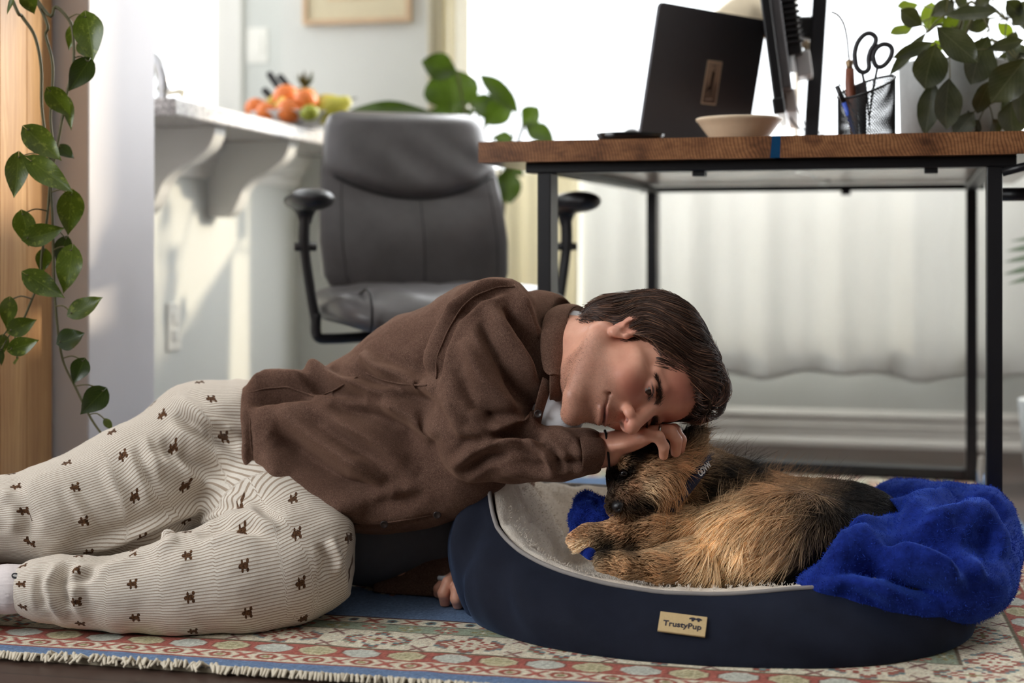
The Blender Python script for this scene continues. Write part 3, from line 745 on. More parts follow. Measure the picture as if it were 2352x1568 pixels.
# ---- loose cords
cable('grey_cable', 'grey cable trailing off over the rug at the right edge', [P(2312, 1258, 2.44), P(2326, 1260, 2.44), P(2338, 1272, 2.40), P(2362, 1290, 2.36), P(2420, 1310, 2.3)], .0032, mat('grey_cable', (92, 92, 90), .5))
cord = thing('cord_toggle', 'ribbed white cord toggle hanging beside the rear desk leg', 'cord', P(2257, 1110, 3.28))
MB().tube([P(2258, 960, 3.28), P(2257, 1030, 3.28), P(2256, 1050, 3.28)], .0014, 6).build('string', mat('white_cord', (200, 198, 190), .8), cord, smooth=True)
zz = np.linspace(0, 1, 25); MB().tube([P(2255-2*t_, 1048+58*t_, 3.28) for t_ in zz], [(.004+.0035*math.sin(math.pi*min(1, t_*1.1+.05))**.6)*(1+.12*(k % 2)) for k, t_ in enumerate(zz)], 12).build('toggle', mat('white_cord', (200, 198, 190), .8), cord, smooth=True)
# ================================================================== office chair
CF = Vector((.33, -.944, 0)).normalized(); CRt = Vector((-CF.y, CF.x, 0))       # forward, viewer's right
CC = Vector((-.158, 2.99, 0))
CHM = Matrix(((CRt.x, -CF.x, 0, CC.x), (CRt.y, -CF.y, 0, CC.y), (0, 0, 1, .0085), (0, 0, 0, 1)))   # x right, y back, z up
def leather_mat():
    t = NT('grey_leather'); v = t.coord('Object'); n1 = t.noise(12, 4, .6, v); n2 = t.n('ShaderNodeTexVoronoi', i_Scale=420.0); t.l(v, 0, n2, 'Vector')
    rp = t.ramp(n1, 'Fac', [(.3, srgb(82, 79, 80)), (.7, srgb(98, 95, 96))]); t.set((rp, 0), .36, Specular_IOR_Level=.5)
    t.bump(n2, 'Distance', .12, .0008); return t.m
LEATH = leather_mat(); PIPE = mat('dark_piping', (40, 38, 41), .5); BPL = mat('chair_black_plastic', (30, 30, 34), .42)
chair = thing('office_chair', 'grey leather office chair with black armrests beside the desk', 'chair', CC)
# seat: superelliptic cushion with a waterfall front
def seat_pt(a, b):
    th = 2*math.pi*a; ph = math.pi*(b-.5)
    e = .45
    sg = lambda x, p: math.copysign(abs(x)**p, x)
    cx = sg(math.cos(th), e)*max(math.cos(ph), 0)**.38; cy = sg(math.sin(th), e)*max(math.cos(ph), 0)**.38; cz = math.sin(ph)
    x = .252*cx; y = .24*cy; z = .046*cz
    z += .012*(1-cx*cx)*(-1 if cz > 0 else .3) + .010*math.cos(cx*1.4)*(cz > 0)
    z -= .030*max(0, -cy-.35)**2*2.2
    z += .003*math.sin(x*60+y*25)*(1 if cz > 0 else 0)
    return (x, y, .432+z)
MB(CHM).grid(seat_pt, 72, 29, closed_u=True).build('seat', LEATH, chair, smooth=True)
sl = [seat_pt(.75, .62)]
MB(CHM).tube([(-.197, y, .432+.046*math.sqrt(max(0, 1-((y+.19)/.052)**2))*0) for y in (0,)]+[(-.197, y, z) for y, z in ((-.19, .475), (-.222, .466), (-.236, .44), (-.236, .41), (-.222, .392))], .0028, 6).build('seat_seam', PIPE, chair, smooth=True)
# backrest: profile half-width by height, front surface bulging, upper pad proud of it
HB0, HB1 = .470, .858
def half_w(b):
    return float(np.interp(b, [0, .06, .25, .5, .72, .92, .98, 1], [.196, .208, .214, .208, .196, .184, .172, .150]))
def back_y(b): return .150+.115*b+.03*(b-.5)**2
def back_front(a, b):
    s = a*2-1; h = half_w(b); x = s*h
    bulge = .030*(1-abs(s)**3.2)*(1-max(0, (b-.93)/.07)**2*.9) + .014*math.sin(min(1, b/.5)*math.pi)*(1-s*s)
    yy = back_y(b)-.020-bulge
    arc = .50+.16*s*s                                       # lower edge of the head pad
    k = b-arc
    if k > 0: yy -= .020*(1-math.exp(-k*40))*(1-abs(s)**8)*(1-max(0, (b-.94)/.06)**2)
    yy += .0022*math.sin(s*9+b*20)*math.exp(-((b-.7)/.15)**2)
    return (x, yy, HB0+(HB1-HB0)*b)
def back_rear(a, b):
    s = a*2-1; h = half_w(b); return (s*h, back_y(b)+.034*(1-abs(s)**4)+.006, HB0+(HB1-HB0)*b)
nb, na = 70, 61
vs = [back_front(i/(na-1), j/(nb-1)) for j in range(nb) for i in range(na)]; nF = len(vs)
vs += [back_rear(i/(na-1), j/(nb-1)) for j in range(nb) for i in range(na)]
fs = [(j*na+i, j*na+i+1, (j+1)*na+i+1, (j+1)*na+i) for j in range(nb-1) for i in range(na-1)]
fs += [tuple(nF+k for k in f[::-1]) for f in fs]
for j in range(nb-1): fs += [(j*na, (j+1)*na, nF+(j+1)*na, nF+j*na), (j*na+na-1, nF+j*na+na-1, nF+(j+1)*na+na-1, (j+1)*na+na-1)]
for i in range(na-1): fs += [(i, nF+i, nF+i+1, i+1), ((nb-1)*na+i, (nb-1)*na+i+1, nF+(nb-1)*na+i+1, nF+(nb-1)*na+i)]
mb = MB(CHM); mb._add(vs, fs); bk = mb.build('backrest', LEATH, chair, smooth=True)
def on_back(s, b, off=.001): p = back_front((s+1)/2, b); return (p[0], p[1]-off, p[2])
MB(CHM).tube([on_back(s, .50+.16*s*s-.006, .001) for s in np.linspace(-.90, .93, 40)], .0042, 8).build('pad_piping', PIPE, chair, smooth=True)
MB(CHM).tube([on_back(.02+.03*b, b, .0) for b in np.linspace(.02, .485, 16)], .0014, 6).build('back_seam', PIPE, chair, smooth=True)
for s0 in (-.80, .86): MB(CHM).tube([on_back(s0, b, .0) for b in np.linspace(.02, .60, 18)], .0013, 6).build('back_seam', PIPE, chair, smooth=True)
# armrests
def armrest(side):
    x = side*.283
    f = Field((x-.06, -.20, .60), (x+.06, .16, .70), .004)
    c = np.array([x, -.03, .648])
    f.add(ell(c, (.041, .125, .019)), 0); f.add(ell(c+[0, -.06, .002], (.043, .075, .021)), .02); f.add(cone(c+[0, .01, -.012], c+[0, .01, -.04], .022, .014), .02)
    v, q = f.mesh(); vv = np.array([tuple(CHM @ Vector(p)) for p in v])
    link_mesh('armrest', vv, q, BPL, chair)
    MB(CHM).tube(catmull([(x, -.02, .625), (x+side*.002, -.02, .56), (x-side*.010, -.02, .47), (x-side*.022, -.02, .40)], 5), [.017]*6+[.015]*10, 12, sy=.7).build('arm_post', BPL, chair, smooth=True)
    MB(CHM).tube([(x-.022, -.022, .555), (x+.022, -.022, .555)], .009, 10).build('arm_button', BPL, chair, smooth=True)
    MB(CHM).tube(catmull([(x-side*.022, -.02, .42), (x-side*.024, -.02, .375), (x-side*.055, -.02, .368), (x-side*.16, -.02, .372)], 5), .018, 10, sy=.6).build('arm_bracket', BPL, chair, smooth=True)
armrest(-1); armrest(1)
MB(CHM).box((0, .02, .375), (.26, .24, .03), .008).build('tilt_plate', BPL, chair)
MB(CHM).tube([(0, .02, .37), (0, .02, .22)], .026, 20).build('gas_column', BPL, chair, smooth=True)
MB(CHM).tube([(0, .02, .24), (0, .02, .07)], .036, 20).build('column_sleeve', BPL, chair, smooth=True)
MB(CHM).box((0, .20, .43), (.09, .10, .02), .006).build('back_bracket', BPL, chair)
for k in range(5):
    a = 2*math.pi*k/5+.5; dx, dy = math.cos(a), math.sin(a)
    MB(CHM).tube(catmull([(.02*dx, .02+.02*dy, .105), (.15*dx, .02+.15*dy, .10), (.29*dx, .02+.29*dy, .075)], 5), np.linspace(.024, .016, 11), 10).build('base_arm', BPL, chair, smooth=True)
    M = CHM @ Matrix.Translation((.29*dx, .02+.29*dy, .028)) @ Matrix.Rotation(a+1.57, 4, 'Z') @ Matrix.Rotation(math.pi/2, 4, 'X')
    c_ = MB(); c_.lathe([(0, -.022), (.022, -.022), (.027, -.018), (.027, -.004), (.014, -.003), (.014, .003), (.027, .004), (.027, .018), (.022, .022), (0, .022)], 24, M, cap=False)
    c_.build('caster', BPL, chair, auto=40)
# ================================================================== leaves and plants
def leaf_mat(name, c1, c2, vein, rough=.35, trans=.25, tint=None, spots=0.0, spot_col=None):
    t = NT(name); a = t.attr('luv'); sep = t.n('ShaderNodeSeparateXYZ'); t.l(a, 'Vector', sep, 0)
    nz = t.noise(26, 3, .6, t.coord('Object')); rp = t.ramp(nz, 'Fac', [(.32, srgb(c1)), (.68, srgb(c2))])
    ab = t.math('ABSOLUTE', (sep, 'X')); mid = t.ramp(ab, 0, [(0.0, (1, 1, 1)), (.055, (0, 0, 0))])
    w = t.math('MULTIPLY_ADD', (ab, 0), -.55, (sep, 'Y')); w2 = t.math('MULTIPLY', (w, 0), 48.0); sn = t.math('SINE', (w2, 0)); side = t.ramp(sn, 0, [(.86, (0, 0, 0)), (1.0, (.5, .5, .5))])
    fac = t.math('MAXIMUM', (mid, 0), (side, 0)); f2 = t.math('MULTIPLY', (fac, 0), .55)
    mx = t.mix((f2, 0), (rp, 0), srgb(vein))
    if spots:
        n2 = t.noise(110, 3, .7, t.coord('Object')); r2 = t.ramp(n2, 'Fac', [(.56, (0, 0, 0)), (.66, (spots, spots, spots))]); mx = t.mix((r2, 0), (mx, 2), srgb(spot_col))
    t.set((mx, 2), rough, Specular_IOR_Level=.45); t.bump(fac, 0, .15, .001)
    tl = t.n('ShaderNodeBsdfTranslucent'); hs = t.mix(.55, (mx, 2), srgb(tint or c2)); t.l(hs, 2, tl, 'Color')
    ms = t.n('ShaderNodeMixShader', i_0=trans); t.l(t.b, 0, ms, 1); t.l(tl, 0, ms, 2); t.l(ms, 0, t.out, 'Surface'); return t.m
HEART = [(0, .0), (.02, .30), (.08, .70), (.18, .95), (.30, 1.0), (.45, .92), (.62, .70), (.78, .42), (.90, .17), (1, 0)]
OVAL = [(0, .03), (.08, .30), (.2, .62), (.35, .90), (.5, 1.0), (.65, .93), (.8, .68), (.92, .32), (1, 0)]
LANCE = [(0, .02), (.1, .35), (.25, .7), (.45, 1.0), (.65, .85), (.85, .4), (1, 0)]
def leaf(parent, B, T, w, nrm, m, shape=OVAL, cup=.25, curl=.1, wave=.0, seed=0, lobe=0.0, arch=0.0):
    """a leaf from base B to tip T, width w; nrm: the side its face looks to"""
    rng = random.Random(seed); B = Vector(B); T = Vector(T); ax = T-B; L = ax.length; ax.normalize()
    n = Vector(nrm); n = (n-ax*n.dot(ax)).normalized(); sd = n.cross(ax)
    nl, nw = 18, 9; xs = [p[0] for p in shape]; ys = [p[1] for p in shape]
    vs = []; uv = []; ph = rng.random()*6
    for i in range(nl+1):
        t = i/nl; hw = w/2*float(np.interp(t, xs, ys)) if 0 < t < 1 else w/2*float(np.interp(t, xs, ys))+.0003
        for j in range(nw):
            s = -1+2*j/(nw-1)
            back = -lobe*L*.16*(1-min(1, t/.22))**1.5*abs(s)**1.2 if lobe else 0
            h = -cup*w*.5*(1-abs(s)**1.4)*math.sin(math.pi*min(1, t*1.05))**.6 - curl*L*(t-.35)**2*(1 if t > .35 else .6) + arch*L*math.sin(math.pi*t)
            h += wave*w*math.sin(t*11+ph+(1.5 if s > 0 else 0))*abs(s)**1.5
            p = B+ax*(t*L+back)+sd*(s*hw)+n*h
            vs.append(p); uv.append((s*float(np.interp(t, xs, ys)), t, 0))
    fs = [(i*nw+j, i*nw+j+1, (i+1)*nw+j+1, (i+1)*nw+j) for i in range(nl) for j in range(nw-1)]
    return link_mesh('leaf', np.array([tuple(v) for v in vs]), np.array(fs), m, parent, True, {'luv': ('POINT', 'FLOAT_VECTOR', np.array(uv))})
# ---- umbrella plant on the desk
ULD = leaf_mat('umbrella_leaf', (44, 50, 34), (74, 76, 56), (108, 108, 86), .3, .10, (120, 130, 40))
ULG = leaf_mat('umbrella_leaf_young', (64, 84, 22), (94, 112, 30), (120, 130, 60), .35, .4, (150, 170, 30))
def U(X, Y, d=2.55): return P(1850+X/4.61, Y/4.61, d)
UL = [((1350,450),(930,610),125,2.46,0),((1275,350),(885,790),110,2.50,0),((1130,290),(903,345),115,2.66,1),((1230,270),(1010,110),170,2.52,0),
 ((1190,50),(978,70),120,2.68,1),((1310,330),(1330,10),170,2.66,1),((1330,165),(1590,5),150,2.56,0),((1470,160),(2030,110),150,2.50,0),((1395,290),(1825,660),250,2.42,0),
 ((1800,235),(1470,335),150,2.64,0),((1385,470),(1270,950),330,2.46,0),((1350,840),(1265,1425),200,2.48,0),((1530,825),(1500,1370),270,2.45,0),((1640,730),(1720,1095),190,2.58,0),
 ((1930,390),(1770,890),330,2.50,0),((2330,630),(1970,1090),330,2.43,0),((1980,840),(1820,1205),220,2.47,0),((1770,1090),(1575,1290),110,2.56,1),((1780,1190),(1580,1430),190,2.50,0),
 ((1840,1270),(1715,1440),150,2.52,0),((1985,1260),(2060,1440),150,2.52,0),((2190,1060),(2220,1440),300,2.50,0),((2310,880),(2290,1320),200,2.46,0),((1925,520),(2330,420),120,2.47,0),
 ((1860,90),(2040,95),100,2.5,0),((2130,10),(2290,170),170,2.5,0),((2200,130),(2400,60),140,2.52,0),((2040,250),(2200,380),110,2.62,1),((2030,620),(2230,660),180,2.58,0),((1960,190),(1740,330),140,2.62,0),
 ((2240,220),(2420,330),140,2.58,0),((1700,60),(1600,-60),150,2.6,0),((1900,20),(1960,-120),140,2.6,1),((1420,560),(1380,420),150,2.66,1),((2080,700),(2240,1000),180,2.60,0),((1480,150),(1330,260),100,2.60,1),((2230,330),(2130,560),130,2.62,0),
 ((1560,640),(1760,900),170,2.56,0),((2090,640),(1960,900),170,2.56,0),((1640,330),(1560,520),150,2.6,0),((2150,480),(2330,640),190,2.52,0),((1450,300),(1620,170),120,2.57,1),((2010,950),(2130,1250),170,2.55,0),((2260,560),(2400,760),170,2.50,0),((1640,1120),(1690,1330),130,2.54,0),((1960,-20),(1800,60),130,2.58,0),((2330,120),(2200,260),150,2.56,0)]
rng = random.Random(7)
for i, (b, t_, w_, d_, g_) in enumerate(UL):
    nr = Vector((rng.uniform(-.5, .5), -1, rng.uniform(-.15, .55)))
    dd = rng.uniform(-.035, .035)
    leaf(pot, U(*b, d_), U(*t_, d_+dd), 1.22*w_/4.61/FPX*d_, nr, ULG if g_ else ULD, OVAL, .28, .10, .05, i)
STEMM = mat('green_brown_stem', (92, 88, 50), .6)
crown = [U(1290, 345, 2.55), U(1525, 600, 2.50), U(1945, 300, 2.54), U(1940, 1110, 2.52), U(2130, 210, 2.55), U(1480, 160, 2.58), U(2250, 640, 2.5)]
for k, c in enumerate(crown):
    s0 = pc+Vector((.012*math.cos(k), .012*math.sin(k), .128)); md = (s0+c)/2+Vector((0, 0, .05+.02*(k % 3)))
    MB().tube(catmull([s0, md, c], 8), np.linspace(.0045, .0016, 17), 8).build('stem', STEMM, pot, smooth=True)
for i, (b, t_, w_, d_, g_) in enumerate(UL):
    B = U(*b, d_); c = min(crown, key=lambda q: (q-B).length)
    if (c-B).length > .004: MB().tube(catmull([c, (c+B)/2+Vector((0, 0, .004)), B], 4), .0011, 6).build('petiole', STEMM, pot, smooth=True)
# ---- wooden cabinet at the left edge and the pothos trailing from it
def pine_mat():
    t = NT('honey_pine'); v = t.coord('Object', (1, 1, .07), (0, 0, TH)); wv = t.n('ShaderNodeTexWave', i_Scale=26.0, i_Distortion=9.0, i_Detail=3.0, i_Detail_Scale=1.6); t.l(v, 0, wv, 'Vector')
    wv.bands_direction = 'Y'
    n1 = t.noise(3.0, 3, .6, t.coord('Object', (6, 6, .6)))
    r1 = t.ramp(wv, 'Fac', [(.0, srgb(204, 160, 108)), (.6, srgb(226, 186, 136)), (1, srgb(210, 168, 116))]); r2 = t.ramp(n1, 'Fac', [(.3, srgb(214, 200, 190)), (.7, srgb(255, 252, 248))])
    mx = t.mix(1, (r1, 0), (r2, 0), 'MULTIPLY'); t.set((mx, 2), .45); return t.m
PINE = pine_mat()
cab = thing('wooden_cabinet', 'tall honey pine cabinet side at the left edge beside the column', 'cabinet', R(-1.6, 2.2, 0))
CU, CV0, CV1, CT = -1.364, 2.03, 2.372, 1.12
for i in range(4):
    v0 = CV0+(CV1-CV0)*i/4; v1 = CV0+(CV1-CV0)*(i+1)/4-.0012
    MB(ROOM).box((CU-.009, (v0+v1)/2, CT/2), (.018, v1-v0, CT-.04), .0012).build('side_plank', PINE, cab)
rbox(MB(ROOM), -1.90, CU-.018, CV0+.01, CV1-.01, .05, CT-.03).build('body', PINE, cab)
rbox(MB(ROOM), -1.92, CU+.012, CV0-.012, CV1, CT-.02, CT+.006, .003).build('top_board', PINE, cab)
rbox(MB(ROOM), -1.88, CU-.03, CV0+.03, CV1-.03, 0, .05).build('plinth', PINE, cab)
for k in range(2):
    rbox(MB(ROOM), -1.88+k*.25, -1.64+k*.25, CV0-.008, CV0+.01, .08, CT-.06, .003).build('door', PINE, cab)
pp = R(-1.50, 2.18, CT+.006)
poth = thing('pothos_plant', 'pothos trailing heart-shaped leaves down beside the white column', 'plant', pp)
MB().lathe([(0, 0), (.055, 0), (.075, .12), (.078, .125), (.070, .125), (.066, .11), (0, .105)], 40, Matrix.Translation(pp), cap=False).build('pot', mat('terracotta', (176, 104, 72), .8, var=.08), poth, smooth=True)
PLF = leaf_mat('pothos_leaf', (40, 54, 12), (66, 80, 22), (92, 104, 44), .28, .2, (120, 140, 30), .5, (128, 136, 58))
PLD = leaf_mat('pothos_leaf_plain', (26, 38, 12), (40, 54, 18), (74, 88, 40), .26, .15, (90, 110, 30))
def Q(X, Y, d=2.33): return P(X/1.568, Y/1.568, d)
PL = [((310,62),(335,218),112,2.30,0),((262,100),(248,182),44,2.34,0),((288,160),(322,212),45,2.35,0),((318,222),(248,328),88,2.33,1),((180,328),(257,422),80,2.30,0),((243,360),(256,468),40,2.34,0),
 ((100,468),(222,578),100,2.28,0),((66,566),(50,712),86,2.28,0),((112,580),(263,692),92,2.27,0),((215,528),(267,570),50,2.36,1),((258,702),(245,848),98,2.30,0),((80,772),(102,888),86,2.30,0),((98,858),(233,820),86,2.28,0),
 ((238,862),(203,948),62,2.34,1),((258,902),(226,1058),108,2.29,0),((98,990),(232,1072),88,2.28,0),((160,905),(150,985),58,2.33,0),((34,1082),(22,1184),64,2.29,0),((258,1128),(371,1068),86,2.28,0),((38,1190),(133,1150),72,2.28,0),
 ((216,1232),(305,1198),92,2.30,1),((40,1258),(140,1224),70,2.28,0),((8,1212),(16,1270),46,2.3,0),((2,1262),(4,1318),30,2.3,1),((300,1300),(263,1382),72,2.30,1),((372,1408),(289,1492),92,2.29,1),((380,1512),(404,1550),30,2.3,0),
 ((92,-20),(124,52),64,2.3,0),((46,-10),(24,52),24,2.3,0),((60,1290),(52,1312),26,2.3,0)]
VINES = [[(20,-60),(45,0),(80,60),(125,130),(148,240),(150,380),(165,500),(180,600),(172,760),(150,920),(145,1000),(110,1090),(85,1150)],
 [(120,-60),(150,25),(200,25),(240,60),(262,110),(265,230),(240,340),(215,480),(185,640),(190,800),(195,1000),(205,1150),(225,1290),(270,1390),(330,1510),(385,1585)],
 [(110,-60),(148,35),(165,130),(190,240),(182,420),(190,520),(183,620)]]
VM = mat('vine_stem', (78, 74, 42), .6)
vpts = []
for V_ in VINES:
    pts = catmull([pp+Vector((.03, -.02, .11)), pp+Vector((.09, -.03, .06))]+[Q(x, y, 2.33) for x, y in V_[1:]], 6); vpts += [Vector(p) for p in pts]
    MB().tube(pts, np.linspace(.0032, .0018, len(pts)), 8).build('vine', VM, poth, smooth=True)
rng = random.Random(3)
for i, (b, t_, w_, d_, g_) in enumerate(PL):
    B = Q(*b, d_); T = Q(*t_, d_+rng.uniform(-.02, .02))
    nr = Vector((rng.uniform(-.45, .45), -1, rng.uniform(-.1, .5)))
    leaf(poth, B, T, w_/1.568/FPX*d_, nr, PLD if g_ else PLF, HEART, .22, .06, .02, 100+i, lobe=1.0)
    c = min(vpts, key=lambda q: (q-B).length+(0 if q.z > B.z else .02))
    MB().tube(catmull([c, (c+B)/2+Vector((0, 0, .006)), B], 4), .0012, 6).build('petiole', VM, poth, smooth=True)
# ---- large-leaved plant behind the chair
BLF = leaf_mat('big_leaf', (34, 52, 14), (56, 76, 22), (96, 116, 52), .35, .16, (100, 130, 26))
bpp = P(1120, 900, 3.80); bpp.z = 0
big = thing('leafy_floor_plant', 'large leafy floor plant standing behind the office chair', 'plant', bpp)
MB().lathe([(0, 0), (.10, 0), (.12, .24), (.125, .25), (.115, .25), (.11, .22), (0, .21)], 40, Matrix.Translation(bpp), cap=False).build('pot', mat('terracotta', (176, 104, 72), .8, var=.08), big, smooth=True)
def K(X, Y, d): return P(340+X/2.45, Y/2.45, d)
BL = [((1740,405),(1540,345),125,3.66,.02),((1725,640),(1690,380),255,3.70,0),((2085,640),(1868,415),92,3.68,.10),((1890,700),(2050,560),120,3.76,0),((2105,705),(2195,600),100,3.66,0),((2118,700),(2285,795),95,3.66,.05),
 ((1600,632),(1105,632),64,3.62,.14),((1810,550),(1990,640),120,3.84,0),((2010,950),(2040,1145),120,3.70,0),((1940,770),(2060,785),66,3.72,0),((1850,630),(1560,640),80,3.80,.04),((1990,880),(2110,990),70,3.8,0),((1900,580),(2050,560),90,3.86,0)]
rl_ = random.Random(41)
for k_ in range(22):                                    # extra leaves added out of view behind the chair to dapple the sun
    x_, y_ = rl_.uniform(1180, 1900), rl_.uniform(720, 1500); a_ = rl_.uniform(0, 6.28); L_ = rl_.uniform(150, 260)
    BL.append(((x_, y_), (x_+L_*math.cos(a_), y_+L_*.8*math.sin(a_)), rl_.uniform(90, 150), rl_.uniform(3.62, 3.88), 0))
for i, (b, t_, w_, d_, ar) in enumerate(BL):
    B = K(*b, d_); T = K(*t_, d_-.02)
    leaf(big, B, T, 1.3*w_/2.45/FPX*d_, Vector((rng.uniform(-.3, .3), -1, rng.uniform(.0, .5))), BLF, OVAL, .2, .05, .06, 300+i, arch=ar)
    MB().tube(catmull([bpp+Vector((0, 0, .2)), (bpp+B)/2+Vector((0, 0, .25)), B], 8), .003, 6).build('petiole', VM, big, smooth=True)
# ---- pale fronds at the right edge
fp = P(2440, 1000, 3.35); fp.z = 0
fr = thing('palm_plant', 'pale green palm fronds poking in at the right edge', 'plant', fp)
MB().lathe([(0, 0), (.08, 0), (.10, .2), (.09, .2), (0, .17)], 30, Matrix.Translation(fp), cap=False).build('pot', mat('pale_concrete', (188, 192, 192), .85), fr, smooth=True)
FRM = leaf_mat('pale_frond', (120, 140, 120), (150, 168, 150), (170, 185, 165), .5, .3, (150, 170, 140))
for i, (b, t_, w_) in enumerate([((2420, 560), (2312, 575), 16), ((2430, 580), (2308, 600), 16), ((2440, 600), (2306, 628), 18), ((2440, 620), (2316, 650), 16), ((2430, 540), (2322, 552), 12)]):
    B = P(*b, 3.3); T = P(*t_, 3.28); leaf(fr, B, T, w_/FPX*3.3, (0, -1, .4), FRM, LANCE, .2, .1, 0, 500+i)
    MB().tube(catmull([fp+Vector((0, 0, .17)), (fp+B)/2+Vector((.02, 0, .12)), B], 5), .002, 6).build('stem', VM, fr, smooth=True)
# ================================================================== things on the breakfast bar
BZ = .871
CHROME = mat('chrome', (190, 192, 196), .12, .95, var=.02)
fc = P(374, 228, 3.42); fc.z = BZ
fau = thing('faucet', 'chrome kitchen faucet standing next to the white column', 'faucet', fc)
MB().lathe([(0, 0), (.024, 0), (.024, .006), (.016, .012), (.015, .035), (.018, .04), (.0165, .07), (0, .075)], 28, Matrix.Translation(fc), cap=False).build('base', CHROME, fau, smooth=True)
MB().tube(catmull([fc+Vector((0, 0, .05)), fc+Vector((.001, 0, .075)), fc+Vector((-.002, 0, .10)), fc+Vector((-.012, 0, .13)), fc+Vector((-.032, .01, .155)), fc+Vector((-.07, .02, .175))], 6), np.interp(np.linspace(0, 1, 31), [0, .2, .5, 1], [.016, .019, .016, .009]), 16).build('spout', CHROME, fau, smooth=True)
so = P(418, 236, 3.30); so.z = BZ
soap = thing('soap_dispenser', 'cream soap pump bottle standing next to the faucet', 'dispenser', so)
CREAMP = mat('cream_plastic', (222, 216, 196), .4)
MB().lathe([(0, 0), (.028, 0), (.030, .004), (.030, .012), (.012, .020), (.010, .03), (0, .03)], 28, Matrix.Translation(so+Vector((0, 0, -.0))), cap=False).build('bottle', CREAMP, soap, smooth=True)
MB().tube([so+Vector((0, 0, .02)), so+Vector((0, 0, .045))], .005, 12).build('pump_stem', CREAMP, soap, smooth=True)
MB().tube(catmull([so+Vector((.006, 0, .050)), so+Vector((-.01, 0, .051)), so+Vector((-.032, 0, .047))], 5), [.0075]*6+[.006]*5, 10).build('nozzle', CREAMP, soap, smooth=True)
fb = P(678, 260, 3.72); fb.z = BZ
tray2 = thing('fruit_bowl', 'wide white bowl heaped with fruit on the granite bar', 'bowl', fb)
MB().lathe([(0, .003), (.06, 0), (.07, .002), (.105, .022), (.120, .036), (.122, .038), (.117, .037), (.10, .025), (.066, .008), (0, .007)], 56, Matrix.Translation(fb), cap=False).build('dish', mat('white_glaze', (238, 238, 236), .25), tray2, smooth=True)
def fruit_mat(name, rgb, rough=.4, bump=.12):
    return mat(name, rgb, rough, var=.12, scale=70, bump=bump, bdist=.0008)
ORNG = fruit_mat('orange_peel', (228, 122, 50)); PEAR = fruit_mat('pear_skin', (186, 180, 66), .45, .05); LIME = fruit_mat('lime_skin', (150, 158, 50)); BAN = fruit_mat('banana_skin', (206, 184, 64), .5, .05)
STALK = mat('fruit_stalk', (74, 66, 34), .8)
def orange(px, py, d, r, label):
    c = P(px, py, d); o = thing('orange', label, 'orange', c-Vector((0, 0, r)), 'oranges in the fruit bowl')
    prof = [(0, -r*.90)]+[(r*math.cos(a), r*.93*math.sin(a)) for a in np.linspace(-1.35, 1.35, 18)]+[(r*.05, r*.88), (0, r*.86)]
    MB().lathe(prof, 28, Matrix.Translation(c) @ Matrix.Rotation(.5, 4, 'X') @ Matrix.Rotation(.3*px % 1, 4, 'Y'), cap=False).build('peel', ORNG, o, smooth=True)
    M = Matrix.Translation(c) @ Matrix.Rotation(.5, 4, 'X') @ Matrix.Rotation(.3*px % 1, 4, 'Y')
    MB().lathe([(0, r*.86), (.004, r*.87), (.003, r*.92), (0, r*.93)], 8, M, cap=False).build('stalk', STALK, o)
orange(588, 250, 3.70, .030, 'orange lying at the left end of the fruit heap')
orange(612, 258, 3.64, .027, 'small orange half hidden at the front left of the fruit heap')
orange(658, 224, 3.72, .036, 'topmost orange of the fruit heap next to the bananas')
orange(664, 254, 3.63, .033, 'orange at the front middle of the fruit heap')
orange(703, 233, 3.65, .033, 'orange resting between the topmost one and the pear')
pe = P(765, 250, 3.68)
pear = thing('pear', 'yellow-green pear at the right end of the fruit heap', 'pear', pe-Vector((0, 0, .035)))
MP = Matrix.Translation(pe) @ Matrix.Rotation(math.radians(62), 4, 'Y')
MB().lathe([(0, -.040), (.02, -.037), (.036, -.018), (.038, .0), (.032, .02), (.021, .038), (.015, .052), (.008, .060), (0, .061)], 28, MP @ Matrix.Translation((0, 0, -.008)), cap=False).build('flesh', PEAR, pear, smooth=True)
MB().tube([tuple(MP @ Vector((0, 0, .05))), tuple(MP @ Vector((.003, 0, .068)))], .002, 6).build('stalk', STALK, pear)
lm = P(711, 259, 3.60); lime = thing('lime', 'green-yellow lime in front between orange and pear', 'lime', lm-Vector((0, 0, .02)))
MB().lathe([(0, -.026), (.006, -.024), (.018, -.014), (.0215, 0), (.018, .014), (.006, .024), (0, .026)], 24, Matrix.Translation(lm) @ Matrix.Rotation(1.3, 4, 'Y'), cap=False).build('skin', LIME, lime, smooth=True)
def banana(pts, r, d, label):
    L = [P(x, y, d+dd) for x, y, dd in pts]; o = thing('banana', label, 'banana', L[len(L)//2]-Vector((0, 0, r)), 'bananas in the fruit bowl')
    c = catmull(L, 6); k = len(c); MB().tube(c, [r*min(1, .35+2.6*min(i, k-1-i)/k) for i in range(k)], 10).build('skin', BAN, o, smooth=True)
    MB().tube([c[0], Vector(c[0])+(Vector(c[0])-Vector(c[2]))*1.0], .0035, 6).build('stalk', STALK, o)
banana([(612, 243, .02), (628, 230, 0), (645, 214, .0), (652, 202, .02)], .013, 3.76, 'banana curving up behind the left oranges')
banana([(622, 262, -.02), (636, 250, -.03), (646, 236, -.03), (650, 226, 0)], .012, 3.68, 'banana in front, between the two left oranges')
banana([(725, 236, .02), (740, 228, 0), (760, 228, .0), (785, 236, .0), (800, 244, 0)], .013, 3.80, 'banana lying behind the pear')
dk = P(700, 205, 3.78)
pine = thing('pineapple', 'dark green spiky pineapple crown sticking up behind the oranges', 'pineapple', dk-Vector((0, 0, .07)))
